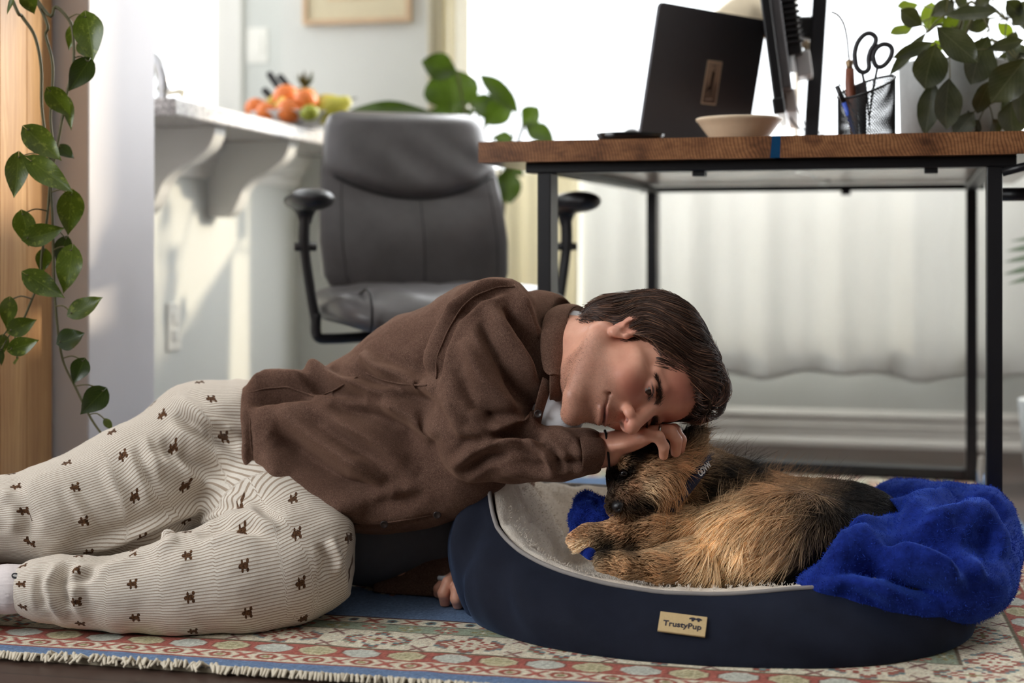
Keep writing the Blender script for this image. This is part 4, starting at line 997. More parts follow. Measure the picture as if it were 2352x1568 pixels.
MB().lathe([(0, -.06), (.025, -.055), (.036, -.035), (.036, -.005), (.022, .012), (0, .016)], 24, Matrix.Translation(dk-Vector((0, 0, .01))), cap=False).build('fruit_body', mat('pineapple_skin', (150, 120, 50), .7, var=.3, scale=120, bump=.5, bdist=.003), pine, smooth=True)
CRN = leaf_mat('crown_leaf', (48, 56, 22), (84, 86, 34), (120, 120, 50), .5, .1)
for k in range(9):
    a = k*2.4; leaf(pine, dk, dk+Vector((.030*math.cos(a), .030*math.sin(a), .030+.008*(k % 3))), .014, (math.cos(a), math.sin(a), .3), CRN, LANCE, .3, .2, 0, k)
kb = P(640, 240, 3.86); kb.z = BZ
kn = thing('knife_block', 'pale knife block with black knife handles behind the fruit', 'knife block', kb)
MB(Matrix.Translation(kb+Vector((0, 0, .0)))).prism([(-.05, 0), (.05, 0), (.05, .03), (-.015, .10), (-.05, .075)], .08).build('block', mat('pale_wood_block', (222, 214, 196), .5), kn)
KB = mat('black_handle', (20, 20, 24), .4)
for (a_, b_, d_) in (((616, 166), (650, 216), 3.84), ((604, 204), (632, 232), 3.80), ((640, 172), (668, 205), 3.90)):
    A = P(*a_, d_); B = P(*b_, d_); MB().tube([A, A+(B-A)*.15, A+(B-A)*.8, B], [.007, .010, .0095, .008], 10).build('knife_handle', KB, kn, smooth=True)
# ================================================================== rug
RV0, RV1, RU0, RU1, RT = 1.765, 3.68, -1.285, .41, .008
def rug_colors(U_, V_):
    s = V_-RV0; r = RU1-U_; bk = RV1-V_
    b = np.minimum(np.minimum(s, r), bk); al = np.where(b == r, V_-RV0-.172, U_)
    cream = np.array([228, 214, 184.]); rust = np.array([176, 84, 66.]); red = np.array([190, 92, 78.]); blue = np.array([96, 128, 176.]); green = np.array([150, 164, 136.]); olive = np.array([158, 146, 92.]); gray = np.array([196, 200, 186.]); dk = np.array([96, 58, 50.]); teal = np.array([110, 138, 140.])
    C = np.empty(U_.shape+(3,)); C[:] = blue
    def put(mask, col): C[mask] = col
    def band(lo, hi): return (b >= lo) & (b < hi)
    put(band(0, .288), cream)
    put(band(0, .040), blue); put(band(.040, .0455), rust)
    # small guard
    g = band(.0455, .080); x = (al/.034) % 1-.5; k = np.floor(al/.034) % 2; y = (b-.063)/.017
    e = np.hypot(x*1.6, y)
    put(g & (k == 0) & (e < .75) & (e > .40), rust); put(g & (k == 0) & (e <= .28), olive)
    put(g & (k == 1) & (np.abs(np.abs(x*2)-np.abs(y)) < .28) & (np.abs(y) < .8), red)
    put(band(.078, .0815), rust)
    # red band of octagons
    g = band(.0815, .126); put(g, red); x = ((al/.064) % 1-.5)*.064; k = np.floor(al/.064) % 2; y = b-.1037
    o8 = np.maximum(np.maximum(np.abs(x), np.abs(y)*1.35), (np.abs(x)+np.abs(y)*1.35)*.74)
    put(g & (o8 < .0275), np.array([140, 80, 66.])); put(g & (o8 < .0255) & (k == 0), gray); put(g & (o8 < .0255) & (k == 1), np.array([206, 196, 150.]))
    put(g & (o8 < .019) & (k == 1) & (np.sin(al*900)*np.sin(b*900) > .25), olive)
    put(band(.126, .130), np.array([120, 110, 84.]))
    # main band, stepped medallions
    g = band(.130, .216); per = .135; x = ((al/per) % 1-.5)*per; k = np.floor(al/per) % 2; y = b-.173
    q = np.round(np.abs(x)/.0075)*.0075*.62+np.round(np.abs(y)/.006)*.006
    alt = lambda c1, c2: np.where((k == 0)[..., None], c1, c2)
    for lim, c1, c2 in ((.043, teal, green), (.0395, cream, cream), (.037, np.array([170, 110, 96.]), rust), (.0335, cream, cream), (.031, rust, teal), (.027, cream, cream), (.022, red, red), (.0185, cream, cream), (.010, red, rust), (.006, cream, olive)):
        mk = g & (q < lim) & (np.abs(x) < .056); C[mk] = alt(c1, c2)[mk]
    x2 = ((al/per+.5) % 1-.5)*per
    for yy in (-.030, .030):
        mk = g & (np.abs(np.abs(x2)-np.abs(y-yy)) < .0035) & (np.abs(x2) < .012); C[mk] = np.array([150, 100, 92.])
    put(g & (q >= .043) & (np.sin(al*420+1)*np.sin(b*520) > .93), np.array([170, 120, 96.]))
    put(band(.216, .220), np.array([120, 100, 80.]))
    # green guard with flowers
    g = band(.220, .253); put(g, green); x = ((al/.055) % 1-.5)*.055; k = np.floor(al/.055) % 2; y = b-.2365; rr = np.hypot(x*.75, y); an = np.arctan2(y, x)
    mk = g & (rr < .0135) & (rr > .004) & (np.cos(an*6) > -.1); C[mk] = alt(red, olive)[mk]; put(g & (rr < .003), cream)
    put(band(.253, .256), dk)
    # inner cream guard
    g = band(.256, .285); x = (al/.03) % 1-.5; k = np.floor(al/.03) % 2; y = (b-.2705)/.0145
    put(g & (k == 1) & (np.hypot(x*2.2, y) < .6), teal); put(g & (k == 1) & (np.hypot(x*2.2, y) < .3), dk); put(g & (k == 0) & (np.abs(np.abs(x*2)-np.abs(y)) < .3) & (np.abs(y) < .75), rust)
    put(band(.285, .289), dk)
    # field
    fld = b >= .289
    for cu, cv, sc_, cols in ((-.66, 2.235, 1.0, 0), (-.40, 2.40, 1.1, 1), (-.93, 2.42, 1.1, 1), (-.28, 2.15, .9, 1), (-.15, 2.30, 1.0, 0), (-.9, 2.2, .8, 0)):
        q = np.round(np.abs(U_-cu)/.009)*.009*.62+np.round(np.abs(V_-cv)/.008)*.008; q = q/sc_
        seq = ((.052, cream), (.049, rust), (.044, cream), (.041, olive), (.030, green), (.020, cream), (.010, teal)) if cols == 0 else ((.056, cream), (.053, np.array([130, 40, 40.])), (.03, dk), (.026, red), (.012, cream))
        for lim, c in seq: put(fld & (q < lim), c)
    return C
us = np.arange(RU0, RU1+1e-6, .0028); vs_ = np.r_[np.arange(RV0, RV0+.62, .0026), np.arange(RV0+.62, RV1, .0075), RV1]
GU, GV = np.meshgrid(us, vs_); C = rug_colors(GU, GV)
rngn = np.random.RandomState(2); C = C*(1+.07*rngn.randn(*GU.shape)[..., None]); g_ = C.mean(-1, keepdims=True); C = g_+(C-g_)*.72; C = np.clip(C*1.04+6, 8, 250)/255.
lin = np.where(C <= .04045, C/12.92, ((C+.055)/1.055)**2.4)
nv, nu = GU.shape
pts = np.c_[(GU*UX+GV*VX).ravel(), (GU*UY+GV*VY).ravel(), np.full(GU.size, RT)]
pts[:, 2] += .0008*vnoise(np.c_[GU.ravel()*30, GV.ravel()*30, np.zeros(GU.size)], 5)
ii = np.arange(nv*nu).reshape(nv, nu); fq = np.stack([ii[:-1, :-1], ii[:-1, 1:], ii[1:, 1:], ii[1:, :-1]], -1).reshape(-1, 4)
t = NT('woven_wool_rug'); a = t.attr('col'); nz = t.noise(700, 2, .6, t.coord('Object')); r2 = t.ramp(nz, 'Fac', [(.3, srgb(196, 194, 190)), (.7, srgb(255, 255, 255))]); mx = t.mix(.8, (a, 'Color'), (r2, 0), 'MULTIPLY'); t.set((mx, 2), .95, Specular_IOR_Level=.1); t.bump(nz, 'Fac', .4, .0015)
rug = thing('rug', 'patterned oriental rug with pale blue edge and cream fringe under the man', 'rug', R(-.3, 2.6, 0))
link_mesh('pile', pts, fq, t.m, rug, True, {'col': ('POINT', 'FLOAT_COLOR', np.c_[lin.reshape(-1, 3), np.ones(nv*nu)])})
rbox(MB(ROOM), RU0, RU1, RV0, RV1, .0005, RT-.001).build('backing', mat('rug_backing', (150, 140, 120), .9), rug)
# fringe: short knotted cream cords along the near and the far edge
FRI = mat('cream_fringe', (214, 204, 184), .95, var=.1, scale=200)
rr_ = random.Random(11)
for name_, v_edge, sgn, u_a, u_b in (('fringe', RV0, -1, RU0, .1), ('fringe', RV1, 1, -.4, RU1)):
    mb = MB(ROOM); u = u_a; messy = 0
    while u < u_b:
        u += .0030+rr_.random()*.0012
        messy = 1.0 if -1.02 < u < -.78 else .25
        L = .008+rr_.random()*.006; sw = rr_.uniform(-.004, .004)*(1+3*messy); lift = rr_.random()*.006*messy
        back = .012*messy*rr_.random() if rr_.random() < .3*messy else 0
        p0 = (u, v_edge-sgn*.003, RT); p1 = (u+sw*.5, v_edge+sgn*L*.5, RT+.003+lift); p2 = (u+sw, v_edge+sgn*(L-back*2), .0035+lift)
        mb.tube([p0, p1, p2], [.0021, .0025, .0016], 5, cap=False)
    o = mb.build(name_, FRI, rug, smooth=True); o['kind'] = 'stuff'
# ================================================================== dog bed
BR = math.radians(-7.0); BC = Vector((.312, 2.215, .009)); BA, BB = .400, .292
def bed_dir(ph):
    n = 2.5; c, s = math.cos(ph), math.sin(ph)
    return math.copysign(abs(c)**(2/n), c), math.copysign(abs(s)**(2/n), s)
def to_bed(x, y, z): return (BC.x+x*math.cos(BR)-y*math.sin(BR), BC.y+x*math.sin(BR)+y*math.cos(BR), BC.z+z)
# rim height by angle in degrees (0 right, 90 far side, 180 left, 270 near side)
RIMA = [0, 40, 90, 130, 160, 180, 192, 198, 203, 208, 214, 222, 230, 238, 250, 262, 270, 282, 300, 320, 340, 360]
RIMH = [.130, .128, .130, .148, .172, .188, .203, .196, .160, .138, .126, .112, .101, .092, .081, .073, .073, .083, .090, .108, .124, .130]
def rim_h(ph): return float(np.interp(math.degrees(ph) % 360, RIMA, RIMH))
def crease(ph): d = (math.degrees(ph) % 360)-203; return math.exp(-(d/4.0)**2)
def bed_outer(ph, t):
    """t 0 at the floor .. 1 at the rim"""
    ex, ey = bed_dir(ph); H = rim_h(ph)
    left = math.exp(-(((math.degrees(ph) % 360)-185)/30)**2)
    bul = .020+.018*left
    r = -.035+bul*math.sin(math.pi*min(1, t*.98))**.8+.018*(1-t)-.020*t**3
    r += .006*math.sin(ph*9+t*3)*math.sin(math.pi*t)+.004*math.sin(ph*23+t*5)*math.sin(math.pi*t)
    r += .052*math.exp(-(((math.degrees(ph) % 360)-278)/42)**2)*(1-t)**1.4
    r -= .020*crease(ph)*math.sin(math.pi*min(1, t+.05))**.6
    nx, ny = ex*BB, ey*BA; l = math.hypot(nx, ny) or 1; nx, ny = nx/l, ny/l
    z = H*t**.92
    return to_bed(ex*(BA)+nx*r, ey*(BB)+ny*r, z)
def bed_inner(ph, t):
    """t 0 at the rim .. 1 at the centre of the cushion"""
    ex, ey = bed_dir(ph); H = rim_h(ph)
    nx, ny = ex*BB, ey*BA; l = math.hypot(nx, ny) or 1; nx, ny = nx/l, ny/l
    fl = .062
    left = math.exp(-(((math.degrees(ph) % 360)-178)/38)**2); W = .085+.075*left
    if t < .5:
        k = t/.5; inset = -.055-.004-W*k**1.25; z = H+(.004+.012*left)*math.sin(min(1, k*1.3)*3.14)+(fl-H)*((1-left)*sstep(.05, 1, k)+left*sstep(.0, 1, k**1.5))
        return to_bed(ex*BA+nx*inset, ey*BB+ny*inset, z)
    k = (t-.5)/.5; inset = -.059-W
    return to_bed((ex*BA+nx*inset)*(1-k), (ey*BB+ny*inset)*(1-k), fl+.016*k)
bed = thing('dog_bed', 'oval navy dog bed with cream plush lining and low front', 'dog bed', BC)
t = NT('navy_plush'); v = t.coord('Object'); nz = t.noise(16, 4, .6, v); n2 = t.noise(600, 2, .5, v)
rp = t.ramp(nz, 'Fac', [(.3, srgb(20, 23, 35)), (.7, srgb(28, 32, 46))]); t.set((rp, 0), .85, Sheen_Weight=.5, Sheen_Roughness=.4, Specular_IOR_Level=.2); t.b.inputs['Sheen Tint'].default_value = srgb(120, 150, 200); t.bump(n2, 'Fac', .2, .001); NAVY = t.m
MB().grid(lambda a, b: bed_outer(a*2*math.pi, b), 200, 26, closed_u=True).build('outer_cover', NAVY, bed, smooth=True)
t = NT('cream_plush'); v = t.coord('Object'); nz = t.noise(30, 4, .65, v); n2 = t.noise(320, 3, .7, v)
rp = t.ramp(nz, 'Fac', [(.3, srgb(226, 214, 198)), (.7, srgb(242, 232, 218))]); t.set((rp, 0), .95, Sheen_Weight=.2, Specular_IOR_Level=.1); t.bump(n2, 'Fac', .5, .004); PLUSH = t.m
mb = MB(); mb.grid(lambda a, b: bed_inner(a*2*math.pi, b), 200, 60, closed_u=True)
lv = np.array(mb.v); lf = np.array(mb.f); ln = vnormals(lv, lf); ln *= np.sign(ln[:, 2:3]+1e-9)
lv += ln*(.0030*vnoise(lv*55, 1)+.0016*vnoise(lv*140, 2))[:, None]
link_mesh('plush_lining', lv, lf, PLUSH, bed)
# soft pile on the lining
rngn = np.random.RandomState(4); sel = rngn.randint(200*7, len(lv), 26000); root = lv[sel]+rngn.randn(26000, 3)*.0022; nrm_ = ln[sel]+rngn.randn(26000, 3)*.45
nrm_ /= np.linalg.norm(nrm_, axis=1, keepdims=True); tt = np.linspace(0, 1, 3)[None, :, None]
Ls = (.002+.002*rngn.rand(26000))[:, None, None]
col = np.array(srgb(240, 230, 216)[:3])*(0.9+.2*rngn.rand(26000))[:, None]
o = hair_curves('pile', root[:, None, :]+nrm_[:, None, :]*tt*Ls, np.tile(np.array([.0004, .00035, .0002]), (26000, 1)), col, strand_mat('plush_strand', .9, .1), bed); o['kind'] = 'stuff'
MB().tube([Vector(bed_outer(a, 1.0))+Vector((0, 0, .001)) for a in np.linspace(0, 2*math.pi, 160)], .0034, 8, cap=False).build('rim_piping', mat('grey_piping', (150, 144, 140), .8), bed, smooth=True)
# sewn label
def bed_hit(px, py):
    best = None
    for ph in np.linspace(math.radians(225), math.radians(330), 421):
        for t_ in np.linspace(.05, .95, 46):
            p = bed_outer(ph, t_); x = 1176+p[0]/p[1]*FPX; y = HOR-(p[2]-CH)/p[1]*FPX; e = (x-px)**2+(y-py)**2
            if best is None or e < best[0]: best = (e, ph, t_)
    return best[1], best[2]
ph0, t0 = bed_hit(1567, 1438)
p0 = Vector(bed_outer(ph0, t0)); du_ = (Vector(bed_outer(ph0+.02, t0))-Vector(bed_outer(ph0-.02, t0))).normalized(); dt_ = (Vector(bed_outer(ph0, t0+.03))-Vector(bed_outer(ph0, t0-.03))).normalized()
nn_ = du_.cross(dt_).normalized(); nn_ = nn_ if nn_.y < 0 else -nn_
yy_ = (dt_-nn_*dt_.dot(nn_)).normalized(); xx_ = yy_.cross(nn_).normalized(); xx_ = xx_ if xx_.x > 0 else -xx_
LM = Matrix.Translation(p0+nn_*.003) @ Matrix((xx_, -nn_, yy_)).transposed().to_4x4() @ Matrix.Rotation(math.radians(2.5), 4, 'Y')
lab = MB(LM).box((0, 0, 0), (.064, .003, .033), .0006).build('label', mat('tan_label_cloth', (206, 180, 134), .85, var=.05, scale=300), bed)
def text_mesh(txt, size, M, m, parent, name, bold=0.0):
    c = bpy.data.curves.new('t', 'FONT'); c.body = txt; c.size = size; c.align_x = 'CENTER'; c.align_y = 'CENTER'; c.extrude = .0003; c.offset = bold
    o = bpy.data.objects.new('t', c); COL.objects.link(o); dg = bpy.context.evaluated_depsgraph_get(); me = bpy.data.meshes.new_from_object(o.evaluated_get(dg))
    bpy.data.objects.remove(o); me.name = name; me.materials.clear(); me.materials.append(m); me.transform(M)
    q = bpy.data.objects.new(name, me); COL.objects.link(q); attach(q, parent); return q
NVI = mat('navy_print', (44, 44, 60), .8)
TX = LM @ Matrix.Translation((0, -.0018, -.003)) @ Matrix.Rotation(math.radians(90), 4, 'X')
text_mesh('TrustyPup', .0125, TX, NVI, lab, 'lettering', .00022)
lg = MB(LM)                                             # the little pair of dog heads over the lettering
dogh = [(-.0005, 0), (.0022, .0002), (.0024, .0022), (.0046, .0030), (.0048, .0048), (.0020, .0060), (-.0012, .0058), (-.0040, .0040), (-.0034, .0026), (-.0012, .0034)]
lg.prism([(.012+x*1.05, .006+z) for x, z in dogh[::-1]], .0022, Matrix.Translation((0, -.0012, 0))); lg.prism([(.0215-x*.9, .006+z) for x, z in dogh], .0022, Matrix.Translation((0, -.0012, 0)))
lg.build('logo', NVI, lab)
# ================================================================== blue blanket
def fold_disp(v, nrm, folds, face=True):
    px, py = proj(v); out = np.zeros(len(v))
    w_face = sstep(-.35, .25, -nrm[:, 1]+.25*nrm[:, 2]) if face else 1.0
    for poly, amp, wid in folds:
        lo = np.min(poly, 0)-3*wid; hi = np.max(poly, 0)+3*wid
        mk = (px > lo[0]) & (px < hi[0]) & (py > lo[1]) & (py < hi[1])
        if not mk.any(): continue
        e, tt, sd = seg_dist2(px[mk], py[mk], poly)
        end = np.clip(np.minimum(tt, 1-tt)*5, 0, 1)**.7
        g = np.exp(-(e/wid)**2)*end
        out[mk] += amp*(g-.45*np.exp(-((e-1.7*wid)/wid)**2)*end)
    return out*w_face
t = NT('royal_blue_wool'); v = t.coord('Object'); nz = t.noise(60, 4, .7, v); n2 = t.noise(420, 3, .7, v)
rp = t.ramp(nz, 'Fac', [(.3, srgb(16, 28, 96)), (.7, srgb(34, 56, 150))]); t.set((rp, 0), .95, Sheen_Weight=1.0, Sheen_Roughness=.4, Specular_IOR_Level=.1); t.b.inputs['Sheen Tint'].default_value = srgb(80, 120, 230); t.bump(n2, 'Fac', .5, .003); WOOL = t.m
blan = thing('blanket', 'royal blue woolly blanket heaped over the right end of the dog bed', 'blanket', P(2100, 1330, 2.2))
F = Field(PN(1800, 1450, 2.1)*[1, 1, 1]-[0, .30, .03], PN(2400, 1080, 2.3)+[.05, .36, .05], .0042)
for c_, r_ in ((PN(2150, 1235, 2.27), (.110, .14, .066)), (PN(2090, 1205, 2.33), (.085, .10, .055)), (PN(2225, 1255, 2.20), (.070, .11, .075)), (PN(2040, 1300, 2.12), (.10, .10, .060)), (PN(1985, 1340, 2.06), (.085, .08, .045)), (PN(2130, 1330, 2.06), (.115, .09, .060)), (PN(2185, 1185, 2.27), (.080, .07, .050)), (PN(2255, 1225, 2.24), (.055, .07, .060)), (PN(2230, 1300, 2.12), (.062, .09, .065)), (PN(2060, 1358, 1.985), (.13, .035, .034)), (PN(1960, 1350, 2.0), (.08, .035, .026)), (PN(1995, 1332, 1.982), (.06, .030, .030)), (PN(2030, 1322, 2.0), (.05, .03, .035)), (PN(2160, 1345, 2.01), (.09, .05, .045))):
    F.add(ell(c_, r_), .05)
_rim = [np.array(bed_outer(math.radians(a), 1.0)) for a in range(294, 400, 6)]
for i in range(len(_rim)-1):
    k_ = min(1, i/6); F.add(cone(_rim[i]+[0, .02, .0], _rim[i+1]+[0, .02, .0], .016+.018*k_, .016+.018*min(1, k_+.17)), .05)
    if 1 < i < 14: F.add(cone(_rim[i]+[0, -.012, -.022], _rim[i+1]+[0, -.012, -.022], .020+.006*k_, .022+.006*k_), .05)
v_, q_ = F.mesh(); n_ = vnormals(v_, q_)
BF = [([(2050, 1190), (2110, 1165), (2190, 1125)], .012, 22), ([(2080, 1205), (2150, 1175), (2210, 1150)], -.010, 14), ([(1985, 1215), (2060, 1190), (2130, 1185), (2200, 1180), (2270, 1230)], .016, 26), ([(1950, 1245), (2010, 1222), (2070, 1225), (2120, 1232)], .010, 16), ([(1980, 1290), (2060, 1245), (2150, 1260), (2250, 1290)], -.014, 30),
      ([(1890, 1310), (1950, 1262), (2000, 1250), (2060, 1275), (2130, 1310), (2220, 1345)], .020, 24), ([(1960, 1290), (2040, 1300), (2110, 1345), (2180, 1375)], -.016, 26), ([(2210, 1140), (2240, 1180), (2290, 1230), (2310, 1280)], .012, 20), ([(2230, 1150), (2270, 1160), (2310, 1200)], -.010, 16), ([(1870, 1350), (1960, 1330), (2060, 1370)], .008, 18), ([(2190, 1250), (2230, 1290), (2250, 1340)], .010, 22)]
dsp = fold_disp(v_, n_, BF)*1.5+.003*vnoise(v_*38, 3)+.0012*vnoise(v_*110, 4)
v_ = v_+n_*dsp[:, None]; v_ = vsmooth(v_, q_, 2); v_[:, 2] = np.maximum(v_[:, 2], .0105)
link_mesh('blanket_heap', v_, q_, WOOL, blan)
n_ = vnormals(v_, q_)
def fuzz(v, n, count, L, rad, rgb, seed, parent, name='fuzz', jit=.5):
    r_ = np.random.RandomState(seed); s_ = r_.randint(0, len(v), count); d_ = n[s_]+r_.randn(count, 3)*jit; d_ /= np.linalg.norm(d_, axis=1, keepdims=True)
    k_ = np.linspace(0, 1, 3)[None, :, None]; cv = v[s_][:, None, :]+d_[:, None, :]*k_*(L*(.5+r_.rand(count)))[:, None, None]+r_.randn(count, 1, 3)*L*.25*k_**2
    o = hair_curves(name, cv, np.tile(np.array([rad, rad*.8, rad*.3]), (count, 1)), np.array(srgb(rgb)[:3])*(.7+.6*r_.rand(count))[:, None], strand_mat('fuzz_strand', .9, .1), parent); o['kind'] = 'stuff'; return o
fuzz(v_, n_, 16000, .003, .00035, (44, 72, 176), 3, blan)
# the corner of the blanket under the dog's chin
F = Field(PN(1300, 1260, 2.1)-[0, .12, .02], PN(1480, 1100, 2.2)+[.02, .14, .02], .0032)
for a_, b_, ra, rb in ((PN(1350, 1160, 2.17), PN(1425, 1188, 2.12), .022, .018), (PN(1345, 1185, 2.13), PN(1392, 1192, 2.115), .022, .018), (PN(1425, 1190, 2.115), PN(1450, 1196, 2.11), .018, .012), (PN(1345, 1200, 2.14), PN(1345, 1225, 2.14), .026, .022)): F.add(cone(a_, b_, ra, rb), .012)
v2, q2 = F.mesh(); n2 = vnormals(v2, q2); v2 = v2+n2*(fold_disp(v2, n2, [([(1340, 1140), (1390, 1170), (1440, 1200)], .006, 12), ([(1360, 1150), (1410, 1190)], -.008, 9)])+.0025*vnoise(v2*60, 5)+.0014*vnoise(v2*170, 6))[:, None]
link_mesh('blanket_corner', v2, q2, WOOL, blan); fuzz(v2, vnormals(v2, q2), 3500, .003, .00035, (44, 72, 176), 5, blan)
F = Field(PN(1330, 1280, 2.05)-.04, PN(1360, 1260, 2.05)+.04, .003); F.add(cone(PN(1338, 1262, 2.05), PN(1356, 1272, 2.04), .007, .009), .004); v3, q3 = F.mesh(); link_mesh('blanket_edge', v3, q3, WOOL, blan)
# ================================================================== the man
man = thing('person', 'man in brown shirt and striped pyjama trousers lying with his head on the dog', 'person', P(700, 1440, 2.2))
# ---- head frame: s to his left, f out of the face, t to the crown
HF = np.array([.205, -.745, -.635]); HF /= np.linalg.norm(HF)
HT = np.array([.965, .225, .10]); HT -= HF*(HT@HF); HT /= np.linalg.norm(HT)
HS = np.cross(HF, HT)
EYE = PN(1493, 934, 2.055)
HC = EYE-.080*HF-.010*HT
HAX = np.array([HS, HF, HT])
def hd(s, f, t): return HC+(s*HS+f*HF+t*HT)*.01
def he(s, f, t, rs, rf, rt, tilt=None):
    A = HAX
    if tilt is not None:
        ax, an = tilt; an = math.radians(an); c_, s_ = math.cos(an), math.sin(an); A = HAX.copy()
        i, j = [(1, 2), (0, 2), (0, 1)][ax]; A[i], A[j] = c_*HAX[i]+s_*HAX[j], -s_*HAX[i]+c_*HAX[j]
    return ell(hd(s, f, t), np.array([rs, rf, rt])*.01, A)
def hc(a, b, ra, rb): return cone(hd(*a), hd(*b), ra*.01, rb*.01)
NB = PN(1262, 815, 2.225)                             # base of the neck
RES = .0016
pts_ = np.array([HC-.17, HC+.17, NB-.09, NB+.09])
F = Field(pts_.min(0), pts_.max(0), RES)
F.add(he(0, -1.0, 4.2, 7.5, 9.3, 8.2), 0)             # cranium
F.add(he(0, 3.2, 5.2, 6.3, 5.3, 5.0), .03)            # forehead
F.add(he(0, 2.6, -2.5, 6.3, 6.0, 7.2), .03)           # face
F.add(he(0, 5.4, -5.2, 3.7, 3.7, 4.0), .025)          # muzzle of the face
for s_ in (-1, 1):
    F.add(hc((s_*5.7, -1.6, -4.6), (s_*1.9, 6.0, -9.9), 1.9, 1.7), .025)     # jaw
    F.add(he(s_*4.0, 5.6, -2.0, 2.2, 2.0, 2.2), .02)                          # cheek
    F.add(he(s_*5.3, 3.6, -.6, 1.5, 2.4, 1.3), .02)                           # cheekbone
    F.add(hc((s_*.8, 7.9, 2.0), (s_*3.0, 7.6, 2.5), .75, .75), .012); F.add(hc((s_*3.0, 7.6, 2.5), (s_*4.9, 5.9, 2.0), .75, .7), .012)   # brow
F.add(he(0, 6.9, -10.1, 2.1, 1.7, 1.6), .02)          # chin
F.add(he(0, 2.0, -7.6, 4.0, 4.2, 2.2), .03)           # under the jaw
for s_ in (-1, 1): F.sub(he(s_*3.15, 9.5, .75, 1.75, 1.55, 1.05), .012)      # sockets
for s_ in (-1, 1):                                    # eyeball with upper and lower lid
    F.add(he(s_*3.1, 7.0, .85, 1.32, 1.30, 1.22), .006)
    F.add(he(s_*3.1, 7.12, 1.20, 1.5, 1.34, .95, (1, -s_*6)), .004)
    F.sub(he(s_*3.15, 8.35, .48, 1.50, .75, .22, (1, -s_*7)), .0012)          # the slit between the lids
    F.sub(he(s_*3.2, 8.2, 1.55, 1.45, .5, .13, (1, -s_*10)), .002)           # lid crease
F.add(hc((0, 8.0, 2.0), (0, 10.9, -2.4), .82, 1.12), .012)                     # nose
F.add(he(0, 11.35, -2.7, 1.25, 1.05, 1.02), .008)
for s_ in (-1, 1):
    F.add(he(s_*1.45, 9.8, -2.9, .78, 1.2, .88), .011); F.sub(hc((s_*1.10, 9.7, -3.75), (s_*.95, 10.9, -3.45), .30, .33), .002)
    F.sub(he(s_*2.5, 9.3, -3.1, .22, .7, .7), .006)
    F.sub(hc((s_*2.2, 8.9, -4.0), (s_*3.3, 7.6, -5.8), .22, .15), .010)       # smile fold
F.sub(he(0, 9.75, -4.9, .32, .45, .55), .004)         # philtrum
F.add(he(0, 8.75, -5.75, 2.2, .85, .52), .006); F.add(he(0, 8.55, -6.75, 1.95, .90, .62), .006)     # lips
F.sub(he(0, 9.55, -6.22, 1.5, .62, .10), .0025)
for s_ in (-1, 1): F.sub(hc((s_*1.3, 9.1, -6.2), (s_*2.95, 7.6, -5.45), .12, .16), .0035); F.sub(hc((s_*3.0, 7.6, -5.4), (s_*3.2, 7.1, -5.0), .16, .2), .006)
F.sub(he(0, 9.0, -7.9, 1.6, .55, .42), .010)          # under the lip
for s_ in (1, -1):                                    # ear
    F.add(he(s_*7.3, -.9, -.8, .70, 1.65, 2.7, (0, 14)), .006); F.add(he(s_*7.5, -.5, -2.9, .6, .85, .9), .006)
    F.add(he(s_*7.85, -1.5, .3, .62, 1.4, 1.9, (0, 18)), .004)
    F.sub(he(s_*8.2, -.65, -.2, .62, .85, 1.5, (0, 14)), .003); F.sub(he(s_*8.1, .0, -1.4, .65, .75, .85), .003)
    F.add(he(s_*7.4, .65, -1.4, .5, .42, .6), .003)
F.add(cone(hd(0, -3.2, -3.0), NB, .058, .064), .03)   # neck
F.add(cone(hd(5.2, -2.5, -4.0), NB+HF*.045+HT*.01, .014, .012), .022)          # neck muscle
F.add(cone(hd(0, 1.2, -7.0), NB+HF*.028, .030, .030), .03)
hv, hq = F.mesh(); hv = vsmooth(hv, hq, 1, .4)
# ---- hands
def hand(name, wrist, palm, fingers, thumb, fl, res=.0018, prad=.021):
    lo = np.min([wrist, palm]+[p for f in fingers+[thumb] for p in f[0]], 0)-.04; hi = np.max([wrist, palm]+[p for f in fingers+[thumb] for p in f[0]], 0)+.04
    G = Field(lo, hi, res)
    return G
# left hand: forearm comes from the cuff, the back of the hand under his cheek, fingers bent over the dog's head
WR = PN(1394, 1032, 2.100)
G = Field(PN(1290, 1110, 2.05)-[0, .06, .03], PN(1590, 940, 2.15)+[.02, .06, .02], .0017)
G.add(cone(PN(1290, 1042, 2.10), WR, .033, .0255), 0)
KN = [PN(1486, 1000, 2.058), PN(1500, 992, 2.080), PN(1505, 988, 2.105), PN(1502, 988, 2.130)]           # knuckles: little .. index
G.add(ell(PN(1442, 1010, 2.095), (.040, .042, .0150), [[.975, 0, .22], [0, 1, 0], [-.22, 0, .975]]), .02)
for k_ in KN: G.add(cone(PN(1418, 1020, 2.095), k_, .0165, .0102), .012)
FING = [[KN[0], PN(1512, 1003, 2.050), PN(1525, 1026, 2.054), PN(1524, 1046, 2.064)],
        [KN[1], PN(1540, 991, 2.070), PN(1553, 1010, 2.072), PN(1552, 1038, 2.084)],
        [KN[2], PN(1548, 988, 2.100), PN(1563, 1010, 2.102), PN(1560, 1040, 2.112)],
        [KN[3], PN(1544, 990, 2.132), PN(1558, 1012, 2.134), PN(1553, 1040, 2.140)]]
for f_, r0 in zip(FING, (.0086, .0096, .0098, .0096)):
    for c_ in chain(f_, [r0*1.05, r0, r0*.92, r0*.80]): G.add(c_, .004)
for c_ in chain([PN(1428, 1024, 2.122), PN(1462, 1026, 2.150), PN(1492, 1034, 2.155), PN(1510, 1046, 2.15)], [.016, .0125, .0105, .009]): G.add(c_, .008)
lv_, lq_ = G.mesh(); lv_ = vsmooth(lv_, lq_, 1, .4)
